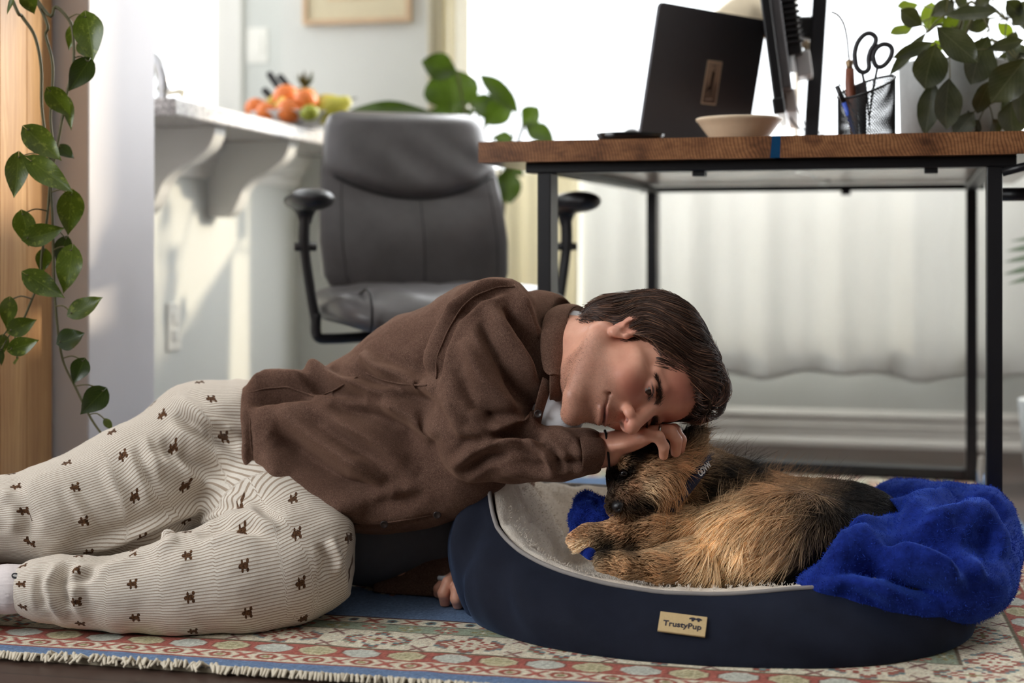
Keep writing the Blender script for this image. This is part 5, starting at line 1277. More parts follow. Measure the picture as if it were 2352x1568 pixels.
# right hand on the rug beside the bed
G = Field(PN(990, 1420, 2.2)-[0, .08, .02], PN(1130, 1290, 2.26)+[.02, .06, .02], .0018)
RW = PN(1105, 1318, 2.30)
G.add(cone(RW, PN(1062, 1335, 2.25), .026, .022), 0); G.add(ell(PN(1060, 1342, 2.25), (.030, .038, .020)), .015)
for f_, r0 in (([PN(1048, 1330, 2.215), PN(1030, 1338, 2.20), PN(1019, 1362, 2.195), PN(1022, 1384, 2.205)], .0100), ([PN(1058, 1340, 2.20), PN(1050, 1352, 2.185), PN(1048, 1374, 2.18), PN(1052, 1390, 2.19)], .0100),
               ([PN(1044, 1326, 2.24), PN(1022, 1336, 2.24), PN(1008, 1352, 2.24), PN(1006, 1362, 2.245)], .0092), ([PN(1072, 1350, 2.20), PN(1076, 1364, 2.185), PN(1080, 1384, 2.185), PN(1082, 1394, 2.195)], .0095), ([PN(1050, 1330, 2.27), PN(1030, 1345, 2.275), PN(1016, 1362, 2.275), PN(1012, 1372, 2.275)], .0090)):
    for c_ in chain(f_, [r0*1.1, r0, r0*.93, r0*.8]): G.add(c_, .004)
rv_, rq_ = G.mesh(); rv_[:, 2] = np.maximum(rv_[:, 2], .0095)
# ---- hidden trunk and legs that carry head and hands (inside the clothes)
J = dict(pelvis=PN(540, 1045, 2.33), waist=PN(760, 1030, 2.34), chest=PN(1000, 950, 2.30), sho=PN(1130, 745, 2.18), shr=PN(1150, 1060, 2.31), elb=PN(1090, 1025, 2.135), elr=PN(930, 1300, 2.33))
T_ = Field(PN(-260, 1480, 2.1)-[0, .15, .0], PN(1420, 640, 2.2)+[.03, .26, .03], .0085)
for a_, b_, ra, rb in ((J['pelvis'], J['waist'], .065, .06), (J['waist'], J['chest'], .06, .085), (J['chest'], NB, .085, .045), (J['chest'], J['sho'], .06, .042), (J['chest'], J['shr'], .06, .045), (J['sho'], J['elb'], .045, .038), (J['elb'], WR, .036, .026), (J['shr'], J['elr'], .045, .036), (J['elr'], RW, .036, .026),
                       (PN(480, 1030, 2.31), PN(120, 1180, 2.18), .07, .045), (PN(120, 1180, 2.18), PN(-200, 1218, 2.15), .045, .038), (PN(560, 1110, 2.32), PN(690, 1290, 2.15), .07, .05), (PN(690, 1290, 2.15), PN(110, 1357, 2.07), .045, .026)):
    T_.add(cone(a_, b_, ra, rb), .03)
tv_, tq_ = T_.mesh()
allv = np.vstack([hv, lv_, rv_, tv_]); o1 = len(hv); o2 = o1+len(lv_); o3 = o2+len(rv_); allq = np.vstack([hq, lq_+o1, rq_+o2, tq_+o3])
# skin colour: lips, stubble, flush, in head coordinates
L_ = (allv-HC) @ HAX.T*100
skin = np.tile(np.array(srgb(230, 172, 146)[:3]), (len(allv), 1))
ish = np.zeros(len(allv), bool); ish[:o1] = True
def tint(mask, rgb, k):
    c = np.array(srgb(rgb)[:3]); m_ = (mask*k)[:, None]; skin[:] = skin*(1-m_)+c*m_
S_, F_, Z_ = L_.T
g_ = lambda s0, f0, z0, r: np.exp(-(((np.abs(S_)-s0)/r[0])**2+((F_-f0)/r[1])**2+((Z_-z0)/r[2])**2))*ish
tint(g_(3.8, 6.4, -2.2, (2.2, 3, 2)), (200, 100, 84), .7); tint(g_(0, 10.6, -3.2, (1.6, 1.6, 1.4)), (202, 104, 90), .65); tint(g_(3.2, 8, 5.0, (4, 4, 2.8)), (204, 112, 94), .55); tint(g_(7.6, -1.8, -.5, (1, 2.6, 3)), (196, 112, 98), .5)
stub = sstep(-3.2, -5.5, Z_+.12*(np.abs(S_)-3))*sstep(-12.8, -10.5, Z_)*sstep(-2.5, 1.0, F_)*ish
_a, _b = np.array([1.10, 9.7, -3.75]), np.array([.95, 10.9, -3.45]); _q = np.c_[np.abs(S_), F_, Z_]-_a; _t = np.clip(_q@(_b-_a)/((_b-_a)@(_b-_a)), 0, 1); nos = np.exp(-(np.linalg.norm(_q-_t[:, None]*(_b-_a), axis=1)/.36)**4)*ish
tint(nos, (50, 24, 20), .9)  # nostril hollows painted dark, their shade put into the skin colour
tint(stub*np.clip(.75+.25*vnoise(allv*900, 2), 0, 1), (112, 82, 70), .50)
lip = np.exp(-((Z_+6.2)/.72)**2)*np.exp(-(S_/2.0)**4)*sstep(7.6, 8.4, F_)*ish; tint(lip, (150, 78, 72), .75)
tint(np.exp(-((Z_+6.22)/.13)**2)*np.exp(-(S_/2.5)**4)*sstep(7.0, 8.0, F_)*ish, (74, 36, 34), .85)  # shade of the parted lips painted as a dark line in the groove
slit = np.exp(-((Z_-.80-.12*(np.abs(S_)-3.1)+.2*((np.abs(S_)-3.15)/1.4)**2)/.14)**2)*np.exp(-((np.abs(S_)-3.15)/1.45)**4)*sstep(7.0, 7.6, F_)*ish; tint(slit, (30, 20, 18), .9)
tint(np.exp(-((Z_-.4)/1.3)**2)*np.exp(-((np.abs(S_)-3.1)/2.0)**2)*sstep(6.2, 7.4, F_)*ish, (150, 92, 80), .35)
t = NT('skin'); a = t.attr('col'); nz = t.noise(240, 3, .6, t.coord('Object')); n2 = t.noise(36, 3, .6, t.coord('Object')); r2 = t.ramp(n2, 'Fac', [(.3, srgb(236, 222, 218)), (.7, srgb(255, 255, 255))]); mx = t.mix(.8, (a, 'Color'), (r2, 0), 'MULTIPLY')
t.set((mx, 2), .44, Specular_IOR_Level=.45, Subsurface_Weight=.12, Subsurface_Scale=.006); t.b.inputs['Subsurface Radius'].default_value = (1.0, .35, .2); t.bump(nz, 'Fac', .12, .0008)
link_mesh('body', allv, allq, t.m, man, True, {'col': ('POINT', 'FLOAT_COLOR', np.c_[skin, np.ones(len(allv))])})
# stubble
rs0 = np.random.RandomState(5); sv_ = np.where(stub[:o1] > .25)[0]; sn0 = vnormals(hv, hq); pk_ = sv_[rs0.randint(0, len(sv_), 5200)]; pk_ = pk_[rs0.rand(len(pk_)) < stub[pk_]]
d_ = sn0[pk_]*.5-HT*.5+rs0.randn(len(pk_), 3)*.25; k_ = np.linspace(0, 1, 3)[None, :, None]; cv_ = hv[pk_][:, None]+rs0.randn(len(pk_), 1, 3)*.0006+d_[:, None]*k_*.0014
hair_curves('stubble', cv_, np.tile([.00009, .00008, .00004], (len(pk_), 1)), np.tile(np.array(srgb(58, 40, 32)[:3]), (len(pk_), 1)), strand_mat('brown_hair', .38, .5), man)
# eyes
for s_ in (-1, 1):
    eb = MB(); c_ = Vector(hd(s_*3.1, 7.0, .75)); gz = Vector(HF+.10*HS*0-.25*HT).normalized(); x_, y_, _d = frame_from(gz)
    M = Matrix.Translation(c_) @ Matrix((x_, y_, gz)).transposed().to_4x4()
    eb.lathe([(.0121*math.cos(a), .0121*math.sin(a)) for a in np.linspace(-1.5, 1.05, 20)], 24, M); ey = eb.build('eye', mat('eye_white', (168, 152, 145), .2), man, smooth=True)
    MB().lathe([(.0061, .01045), (.0058, .0110), (.003, .0119), (0, .0121)], 24, M, cap=False).build('iris', mat('brown_iris', (52, 36, 28), .15), ey, smooth=True)
# ---- hair: solid base under combed strands
HAIRM = strand_mat('brown_hair', .38, .5)
Hf = Field(HC-.175, HC+.175, .0025)
Hf.add(he(0, -2.1, 4.6, 8.6, 9.5, 8.0), 0); Hf.add(he(0, -6.6, -.6, 6.6, 4.6, 5.4), .02); Hf.add(he(0, 3.6, 8.9, 5.6, 5.2, 3.6), .025); Hf.add(he(.6, 7.0, 9.9, 4.0, 2.6, 2.3), .015)
Hf.sub(he(0, 10.4, 2.2, 6.8, 6.6, 7.0), .012)         # open at the forehead
for s_ in (-1, 1): Hf.sub(he(s_*7.2, 4.6, -2.2, 3.2, 5.2, 5.6), .008); Hf.sub(he(s_*8.8, -.6, -2.2, 2.0, 2.4, 2.9), .004)
Hf.sub(he(0, 4, -9, 9, 9.6, 6.5), .01)
bv, bq = Hf.mesh(); bn = vnormals(bv, bq); bv -= bn*.004
link_mesh('hair_base', bv, bq, mat('dark_hair_base', (38, 26, 21), .6), man)
rs = np.random.RandomState(8)
bl = (bv-HC) @ HAX.T*100; bnl = bn @ HAX.T
vis = np.where((bl[:, 2] > -5.8))[0]
nst = 17000; pick = vis[rs.randint(0, len(vis), nst)]
K = 13
clump = vnoise(bl[pick]*.75, 3)*.5+.5; fine = vnoise(bl[pick]*2.6, 9)*.5+.5
Ls = (3.5+4.5*rs.rand(nst))*np.where(bl[pick][:, 2] < -.5, .5, 1.0)*np.where(bl[pick][:, 1] > 5, .75, 1)
def flow(p):
    s, f, t_ = p.T; w_ = sstep(2.0, 5.5, np.abs(s))
    d = np.stack([.05*s, -(1-.62*w_), -.30-.75*w_-1.0*sstep(-2.5, -8, f)+.5*(1-w_)*sstep(2, 7, f)*sstep(3, 8, t_)], 1)
    d[:, 1] += .42*w_*np.sin(t_*.62+.25*np.abs(s)-.4)                   # waves
    d[:, 2] += .35*(1-w_)*np.sin(f*.75+np.abs(s)*.5+.6)
    return d/np.linalg.norm(d, axis=1, keepdims=True)
off = .0006+.005*rs.rand(nst)**1.5+.006*clump+.002*fine
cur = Hf.snap(bv[pick]+rs.randn(nst, 3)*.0012, off*.6); path = np.zeros((nst, K, 3)); path[:, 0] = cur
for k in range(1, K):
    pl = (cur-HC) @ HAX.T*100; d = flow(pl)+.16*np.stack([vnoise(pl*.7, 11), vnoise(pl*.7, 12), vnoise(pl*.7, 13)], 1)+.05*(fine-.5)[:, None]
    cur = cur+(d @ HAX)*(Ls/(K-1)*.01)[:, None]
    cur = Hf.snap(cur, off*(.6+.4*min(1, k/3))+.004*fine*(k/K)**3, 1); path[:, k] = cur
# a few loose hairs
loose = rs.rand(nst) < .02
path[loose] += (bn[pick[loose]][:, None, :]*(np.linspace(0, 1, K)**2)[None, :, None])*(.006*rs.rand(loose.sum()))[:, None, None]
shade = .50+.55*rs.rand(nst)+.9*(clump-.5)+.6*(fine-.5); base = np.array(srgb(72, 48, 37)[:3]); hi_ = np.array(srgb(140, 100, 76)[:3])
cols = base[None]*np.clip(shade, .2, 2)[:, None]; mk = rs.rand(nst) < .14; cols[mk] = hi_*(.7+.5*rs.rand(mk.sum()))[:, None]
hair_curves('hair', path, np.tile(np.r_[.00030, np.full(K-3, .00034), .00026, .00010], (nst, 1)), cols, HAIRM, man)
# eyebrows, lashes
def brow(s_, n=300):
    a = rs.rand(n)**.9; p = np.stack([s_*(1.0+3.7*a), 8.9-1.0*a**2*2.2, 1.55+.62*np.sin(a*2.3)-.25*a], 1)+rs.randn(n, 3)*np.stack([.12+0*a, .0*a, -.22*a+.28], 1)
    d = np.stack([s_*np.ones(n), -.35*np.ones(n), .45-.9*a], 1)+rs.randn(n, 3)*.22; d /= np.linalg.norm(d, axis=1, keepdims=True)
    out = np.zeros((n, 4, 3)); L = .65+.35*rs.rand(n)
    for k in range(4): out[:, k] = F.snap(HC+((p+d*(L*k/3)[:, None])*.01) @ HAX, .0004+.0004*k)
    return out
bw = np.vstack([brow(1), brow(-1)]); hair_curves('eyebrows', bw, np.tile([.00018, .00018, .00014, .00005], (len(bw), 1)), np.tile(np.array(srgb(64, 42, 32)[:3]), (len(bw), 1)), HAIRM, man)
def lash(s_, n=90):
    a = rs.rand(n)*2-1; p = np.stack([s_*(3.15+1.35*a), 8.28-.42*a**2, .86+.14*a-.30*a**2], 1); d = np.stack([s_*.35*a, np.ones(n), -.45*np.ones(n)], 1)+rs.randn(n, 3)*.1
    k = np.linspace(0, 1, 4)[None, :, None]; q = p[:, None]+d[:, None]*k*.55+np.array([0, 0, .25])*k**2; return HC+(q*.01) @ HAX
lw_ = np.vstack([lash(1), lash(-1)]); hair_curves('eyelashes', lw_, np.tile([.00016, .00014, .0001, .00004], (len(lw_), 1)), np.tile(np.array(srgb(24, 16, 14)[:3]), (len(lw_), 1)), HAIRM, man)
# ring
rc = Vector((FING[1][0]+FING[1][1])/2); rd = Vector(FING[1][1]-FING[1][0]).normalized(); x_, y_, _d = frame_from(rd)
RM = Matrix.Translation(rc) @ Matrix((x_, y_, rd)).transposed().to_4x4()
MB().lathe([(.0102, -.0018), (.0112, -.0018), (.0114, 0), (.0112, .0018), (.0102, .0018)], 32, RM).build('ring', mat('silver', (200, 198, 192), .2, .95), man, smooth=True)
bd = Vector(WR)-Vector(PN(1290, 1042, 2.10)); bd.normalize(); x_, y_, _d = frame_from(bd)
MB().lathe([(.0268, -.0016), (.0290, -.0016), (.0297, 0), (.0290, .0016), (.0268, .0016)], 36, Matrix.Translation(Vector(WR)) @ Matrix((x_, y_, bd)).transposed().to_4x4()).build('wrist_band', mat('black_elastic', (18, 16, 18), .7), man, smooth=True)
# ================================================================== clothes
def px_cut(fn):
    """intersection helper in the picture's own columns and rows: positive where fn(px, py) > 0"""
    return fn
SH_ = Field(PN(520, 1390, 2.15)-[0, .20, .02], PN(1440, 620, 2.2)+[.03, .30, .02], .0034)
Yv = (0, 1, 0)
# trunk
for a_, b_, ra, rb, fl in ((PN(500, 1050, 2.335), PN(690, 1035, 2.32), .118, .122, .95), (PN(690, 1035, 2.32), PN(860, 1010, 2.31), .122, .136, .95), (PN(860, 1010, 2.31), PN(1010, 945, 2.29), .136, .160, .85), (PN(1010, 945, 2.29), PN(1130, 895, 2.26), .160, .140, .85)):
    SH_.add(cone(a_, b_, ra, rb, (Yv, fl)), .05)
SH_.add(ell(PN(880, 1090, 2.27), (.16, .12, .088)), .05)                        # belly hanging to the floor
SH_.add(ell(PN(1050, 1080, 2.26), (.11, .12, .085)), .05)
SH_.add(cone(PN(1110, 790, 2.25), PN(1230, 800, 2.24), .100, .072), .05)         # shoulder blade to neck
SH_.add(cone(PN(1190, 880, 2.22), PN(1255, 880, 2.18), .085, .062), .04)         # chest below the collar
SH_.add(cone(PN(1240, 770, 2.25), PN(1275, 800, 2.235), .072, .070), .03)
# left sleeve
SL = [PN(1135, 750, 2.185), PN(1112, 860, 2.160), PN(1098, 950, 2.140), PN(1092, 1020, 2.132)]
for c_ in chain(SL, [.079, .081, .071, .052]): SH_.add(c_, .03)
for c_ in chain([PN(1095, 1028, 2.130), PN(1180, 1041, 2.110), PN(1280, 1040, 2.098), PN(1346, 1035, 2.098)], [.050, .042, .039, .035]): SH_.add(c_, .022)
# right sleeve down to the rug, behind the bed
for c_ in chain([PN(1130, 1090, 2.33), PN(960, 1290, 2.35), PN(1070, 1325, 2.29)], [.075, .055, .040]): SH_.add(c_, .04)
SH_.add(cone(PN(880, 1352, 2.30), PN(1000, 1352, 2.28), .018, .022), .02)
# cut: hem towards the trousers and the front edge of the shirt
ax_ = [(SH_.lo[i]+np.arange(SH_.n[i])*SH_.res).astype(np.float32) for i in range(3)]
X_, Y_, Z_g = np.meshgrid(*ax_, indexing='ij', sparse=True)
PXg = 1176+X_/Y_*FPX; PYg = HOR-(Z_g-CH)/Y_*FPX
hemx = np.interp(PYg, [860, 893, 980, 1080, 1130, 1180, 1205, 1222, 1232], [556, 553, 551, 558, 578, 612, 660, 740, 800]).astype(np.float32)
cut = (hemx-PXg)/FPX*2.25
SH_.f = np.maximum(SH_.f, cut)
cufx = np.where((Y_ < 2.17) & (PYg > 960), (PXg-1378)/FPX*2.1, -1).astype(np.float32); SH_.f = np.maximum(SH_.f, np.where(PXg > 1330, cufx, -1))
hemy = np.interp(PXg, [560, 700, 780, 900, 1000, 1060, 1120], [1240, 1215, 1228, 1226, 1208, 1190, 1400]).astype(np.float32)
belly = (PYg-hemy)/FPX*2.25
lowz = np.where(Y_ < 2.335, belly, -1).astype(np.float32)
lowz = np.where(PYg > 1262, -1, lowz); SH_.f = np.maximum(SH_.f, lowz)
neckcut = ell(PN(1312, 800, 2.205), (.042, .075, .088)); B_ = SH_.op(neckcut, .006, 'sub')
sv, sq = SH_.mesh(); sn_ = vnormals(sv, sq)
SF = [  # grooves and ridges seen on the shirt: points in the photo, height, half-width in pixels
 ([(1185, 648), (1110, 662), (1050, 705), (1008, 785), (985, 850), (990, 880)], .006, 9), ([(1170, 660), (1100, 680), (1045, 730), (1012, 800), (1000, 880)], -.007, 7),
 ([(1180, 655), (1215, 720), (1240, 800), (1250, 880)], .006, 11), ([(1160, 700), (1205, 775), (1232, 860)], -.008, 9), ([(1120, 700), (1180, 800), (1222, 880), (1232, 930)], .009, 13), ([(1100, 740), (1160, 850), (1205, 920)], -.008, 11),
 ([(1060, 780), (1110, 870), (1175, 940), (1235, 975)], .008, 14), ([(1040, 850), (1090, 930), (1160, 975)], -.007, 12), ([(1015, 900), (1060, 985), (1130, 1010)], .006, 12),
 ([(1120, 985), (1180, 965), (1238, 985)], .009, 9), ([(1130, 1005), (1190, 995), (1250, 1000)], -.009, 8), ([(1035, 1075), (1090, 1030), (1150, 1010), (1200, 1020)], .006, 10), ([(1060, 1090), (1120, 1050), (1170, 1045)], -.005, 9), ([(1200, 1010), (1250, 1035), (1275, 1080)], .006, 9), ([(1230, 1010), (1275, 1045), (1290, 1090)], -.006, 8),
 ([(1280, 990), (1320, 1015), (1335, 1060), (1325, 1090)], .004, 9), ([(1270, 1065), (1330, 1060), (1375, 1050)], -.005, 8), ([(1150, 1080), (1220, 1090), (1290, 1090)], .004, 10),
 ([(830, 815), (870, 850), (950, 880), (1000, 895)], .012, 14), ([(815, 840), (880, 880), (960, 900)], -.008, 12), ([(700, 848), (740, 858), (790, 880), (860, 895), (980, 893)], .008, 10), ([(690, 868), (760, 890), (840, 915)], -.008, 10),
 ([(560, 905), (620, 880), (690, 872), (760, 850)], .010, 12), ([(575, 925), (640, 905), (720, 905)], -.009, 12), ([(620, 890), (690, 880), (740, 865)], .004, 5),
 ([(590, 950), (650, 960), (720, 1000), (800, 1060), (880, 1110)], .010, 18), ([(620, 990), (700, 1050), (790, 1110), (900, 1140)], -.014, 22), ([(640, 930), (740, 950), (860, 1010), (960, 1090)], .010, 20), ([(760, 930), (860, 960), (960, 1020)], -.009, 18), ([(600, 1040), (660, 1100), (740, 1150), (840, 1170)], .010, 18), ([(880, 920), (950, 950), (1000, 1010)], .008, 16),
 ([(585, 1110), (640, 1155), (720, 1180)], -.006, 14), ([(760, 1170), (860, 1168), (980, 1140)], -.005, 14), ([(560, 930), (565, 1050), (582, 1120), (615, 1172), (680, 1205), (770, 1220)], .003, 6), ([(572, 930), (577, 1050), (594, 1115), (630, 1165), (690, 1195), (780, 1203), (900, 1200), (1010, 1180)], -.0022, 4)]
SF = [(a_, b_, c_*1.25) for a_, b_, c_ in SF]
ds = fold_disp(sv, sn_, SF)*1.9+.0022*vnoise(sv*22, 4)+.0012*vnoise(sv*60, 5)
sv = sv+sn_*ds[:, None]; sv = vsmooth(sv, sq, 2, .4); sv[:, 2] = np.maximum(sv[:, 2], .010)
t = NT('brown_flannel'); v = t.coord('Object'); n1 = t.noise(900, 3, .75, v); n2 = t.noise(14, 4, .6, v); n3 = t.noise(260, 3, .7, v)
r1 = t.ramp(n1, 'Fac', [(.28, srgb(74, 54, 46)), (.52, srgb(114, 88, 75)), (.75, srgb(168, 138, 121))]); r2 = t.ramp(n2, 'Fac', [(.3, srgb(222, 216, 214)), (.7, srgb(255, 255, 255))]); r3 = t.ramp(n3, 'Fac', [(.3, srgb(206, 200, 198)), (.7, srgb(255, 255, 255))])
mx = t.mix(1, (r1, 0), (r2, 0), 'MULTIPLY'); mx = t.mix(.8, (mx, 2), (r3, 0), 'MULTIPLY'); t.set((mx, 2), .92, Sheen_Weight=.35, Sheen_Roughness=.5, Specular_IOR_Level=.12); t.b.inputs['Sheen Tint'].default_value = srgb(190, 150, 125); t.bump(n1, 'Fac', .25, .001); FLAN = t.m
shirt = link_mesh('shirt', sv, sq, FLAN, man)
# collar: folded strip standing round the neck
def strip(name, inner, outer, m, parent, thick=.003, n=8, bulge=.004):
    A = catmull([np.array(P(*p)) for p in inner], n); B = catmull([np.array(P(*p)) for p in outer], n); k = len(A); mv = []; W = 7
    for a_, b_ in zip(A, B):
        for j in range(W):
            s = j/(W-1); p = a_+(b_-a_)*s; p = p+np.array([0, -bulge*math.sin(math.pi*s), bulge*.8*math.sin(math.pi*s)]); mv.append(p)
    fs = [(i*W+j, i*W+j+1, (i+1)*W+j+1, (i+1)*W+j) for i in range(k-1) for j in range(W-1)]
    o = link_mesh(name, np.array(mv), np.array(fs), m, parent); md = o.modifiers.new('t', 'SOLIDIFY'); md.thickness = thick; md.offset = 0; sb = o.modifiers.new('s', 'SUBSURF'); sb.levels = 1; sb.render_levels = 1; return o
strip('collar', [(1352, 735, 2.285), (1345, 712, 2.262), (1325, 703, 2.22), (1308, 716, 2.172), (1302, 750, 2.14), (1296, 800, 2.117), (1290, 850, 2.098), (1287, 866, 2.09)],
      [(1320, 722, 2.29), (1300, 704, 2.262), (1275, 705, 2.212), (1253, 722, 2.164), (1243, 757, 2.130), (1241, 805, 2.105), (1248, 848, 2.088), (1262, 862, 2.082)], FLAN, shirt)
strip('collar_stand', [(1352, 735, 2.287), (1346, 712, 2.266), (1326, 704, 2.226), (1309, 717, 2.178), (1303, 751, 2.146), (1297, 801, 2.123), (1291, 851, 2.104), (1288, 870, 2.096)],
      [(1330, 760, 2.28), (1322, 742, 2.27), (1303, 735, 2.235), (1290, 745, 2.195), (1283, 775, 2.165), (1280, 815, 2.145), (1277, 858, 2.125), (1276, 885, 2.115)], FLAN, shirt, bulge=0)
strip('collar_leaf', [(1290, 862, 2.094), (1296, 890, 2.10), (1292, 915, 2.11), (1280, 925, 2.12)], [(1262, 862, 2.086), (1262, 885, 2.086), (1262, 905, 2.09), (1262, 918, 2.10)], FLAN, shirt)
strip('placket', [(1268, 880, 2.098), (1258, 915, 2.098), (1247, 950, 2.098), (1240, 985, 2.10)], [(1246, 865, 2.094), (1235, 905, 2.090), (1226, 945, 2.088), (1222, 985, 2.090)], FLAN, shirt, bulge=.002)
strip('cuff', [(1380, 1000, 2.100), (1388, 1014, 2.074), (1391, 1035, 2.064), (1389, 1054, 2.070), (1384, 1070, 2.088)], [(1326, 996, 2.100), (1332, 1012, 2.062), (1337, 1040, 2.052), (1337, 1066, 2.058), (1334, 1086, 2.082)], FLAN, shirt, bulge=.002)
# seam lines raised on the cloth
def on_mesh(v, n, pts, off):
    px, py = proj(v); front = n[:, 1] < .15; out = []
    vf = v[front]; pf = px[front]; qf = py[front]; nf = n[front]
    for x, y in pts:
        e = (pf-x)**2+(qf-y)**2; c = np.where(e < e.min()+9)[0]; i = c[np.argmin(vf[c][:, 1])]; out.append(vf[i]+nf[i]*off)
    return out
sn_ = vnormals(sv, sq)
for path_ in ([(1182, 656), (1140, 660), (1100, 674), (1068, 698), (1045, 728), (1025, 765), (1010, 802), (1000, 845), (1002, 880)], [(566, 900), (600, 894), (640, 888), (672, 893), (705, 905), (735, 910), (765, 898), (795, 878), (828, 858)], [(838, 856), (870, 872), (905, 880), (945, 884), (990, 886)],
              [(572, 930), (574, 990), (580, 1060), (596, 1115), (632, 1165), (690, 1196), (770, 1204), (850, 1206), (930, 1196), (1010, 1180)], [(1180, 652), (1205, 690), (1226, 735), (1240, 790)]):
    pp_ = []
    for (x0, y0), (x1, y1) in zip(path_[:-1], path_[1:]): pp_ += [(x0+(x1-x0)*k/4, y0+(y1-y0)*k/4) for k in range(4)]
    q_ = vsm = np.array(on_mesh(sv, sn_, pp_, .0002))
    for _ in range(3): vsm[1:-1] = (vsm[:-2]+vsm[1:-1]*2+vsm[2:])/4
    MB().tube([tuple(p) for p in vsm], .0014, 6).build('seam', FLAN, shirt, smooth=True)
BUT = mat('brown_button', (46, 36, 34), .3)
for (x, y) in ((770, 1210), (884, 1203), (1002, 1181), (1236, 950)):
    p = Vector(on_mesh(sv, sn_, [(x, y)], .002)[0]); nb_ = Vector((0, -.9, -.2)).normalized() if x < 1100 else Vector((-.1, -.95, .15)).normalized(); a_, b_, _d = frame_from(nb_)
    if x > 1100: p = P(1236, 950, 2.085)
    MB().lathe([(0, .0004), (.0032, .0004), (.0042, .0016), (.0056, .0018), (.0060, .0004), (.0056, -.002), (0, -.002)], 20, Matrix.Translation(p) @ Matrix((a_, b_, nb_)).transposed().to_4x4(), cap=False).build('button', BUT, shirt, smooth=True)
# white tee at the neck, grey tee hanging below the hem
TEE = mat('white_tee', (222, 224, 228), .9, var=.03, scale=200, bump=.1); TF = Field(PN(1200, 1030, 2.1)-[0, .06, 0], PN(1360, 690, 2.25)+[.02, .1, .02], .0028)
TF.add(cone(PN(1275, 960, 2.135), PN(1262, 880, 2.175), .034, .05), 0); TF.add(ell(PN(1290, 965, 2.128), (.032, .035, .022)), .02); TF.add(cone(NB+[.0, 0, 0], NB+[.03, -.01, .004], .071, .0665), .02)
TF.sub(ell(PN(1330, 905, 2.09), (.030, .06, .036)), .004); TF.sub(cone(NB-[.05, 0, 0], hd(0, -3, -3), .0655, .060), .003)
tv2, tq2 = TF.mesh(); link_mesh('tee_shirt', tv2, tq2, TEE, man)
TF = Field(PN(760, 1380, 2.3)-[0, .12, 0], PN(1080, 1150, 2.35)+[.02, .14, .02], .005)
TF.add(cone(PN(800, 1215, 2.33), PN(1000, 1200, 2.34), .075, .08), 0); TF.add(ell(PN(850, 1250, 2.33), (.075, .07, .065)), .04); v2, q2 = TF.mesh(); n2 = vnormals(v2, q2)
v2 = v2+n2*(.004*vnoise(v2*[30, 30, 8], 7))[:, None]; v2[:, 2] = np.maximum(v2[:, 2], .012); link_mesh('tee_hem', v2, q2, mat('grey_tee', (92, 92, 98), .9, var=.05, scale=120), man)
# ---- trousers
PT = Field(PN(-290, 1480, 2.0)-[0.04, .06, 0], PN(810, 860, 2.35)+[.02, .26, .02], .0036); PT.lo[2] = .004
UPR = [(PN(545, 1030, 2.335), .112), (PN(455, 1028, 2.31), .092), (PN(300, 1135, 2.235), .101), (PN(130, 1182, 2.175), .078), (PN(-10, 1192, 2.15), .058), (PN(-120, 1205, 2.14), .056), (PN(-215, 1220, 2.13), .058)]
LOW = [(PN(560, 1095, 2.325), .105), (PN(640, 1215, 2.22), .098), (PN(700, 1280, 2.145), .082), (PN(640, 1305, 2.115), .084), (PN(540, 1325, 2.095), .082), (PN(420, 1345, 2.078), .070), (PN(290, 1360, 2.066), .056), (PN(180, 1358, 2.062), .046), (PN(110, 1354, 2.062), .041), (PN(78, 1352, 2.062), .0375)]
for L_, kk in ((UPR, .04), (LOW, .035)):
    for (a_, ra), (b_, rb) in zip(L_[:-1], L_[1:]): PT.add(cone(a_, b_, ra, rb), kk)
for c_ in chain([PN(-215, 1220, 2.13), PN(-170, 1275, 2.19), PN(-60, 1318, 2.25)], [.058, .050, .040]): PT.add(c_, .02)
PT.add(ell(PN(440, 945, 2.32), (.05, .08, .040)), .04); PT.add(ell(PN(500, 945, 2.325), (.07, .10, .040)), .04)          # hip
PT.add(ell(PN(735, 1290, 2.15), (.042, .055, .038)), .025); PT.add(cone(PN(735, 1318, 2.13), PN(600, 1400, 2.08), .030, .028), .03)
PT.add(cone(PN(384, 1232, 2.062), PN(388, 1268, 2.048), .011, .017), .012); PT.add(cone(PN(388, 1268, 2.048), PN(425, 1298, 2.030), .016, .013), .014); PT.add(cone(PN(425, 1298, 2.030), PN(480, 1285, 2.035), .012, .008), .016)   # standing fold
tops = [(a_, ra) for a_, ra in UPR]
PT.sub(half((0, 0, .0095), (0, 0, -1), PT.lo, PT.lo+PT.n*PT.res), .004)
pv, pq = PT.mesh(); pn = vnormals(pv, pq)
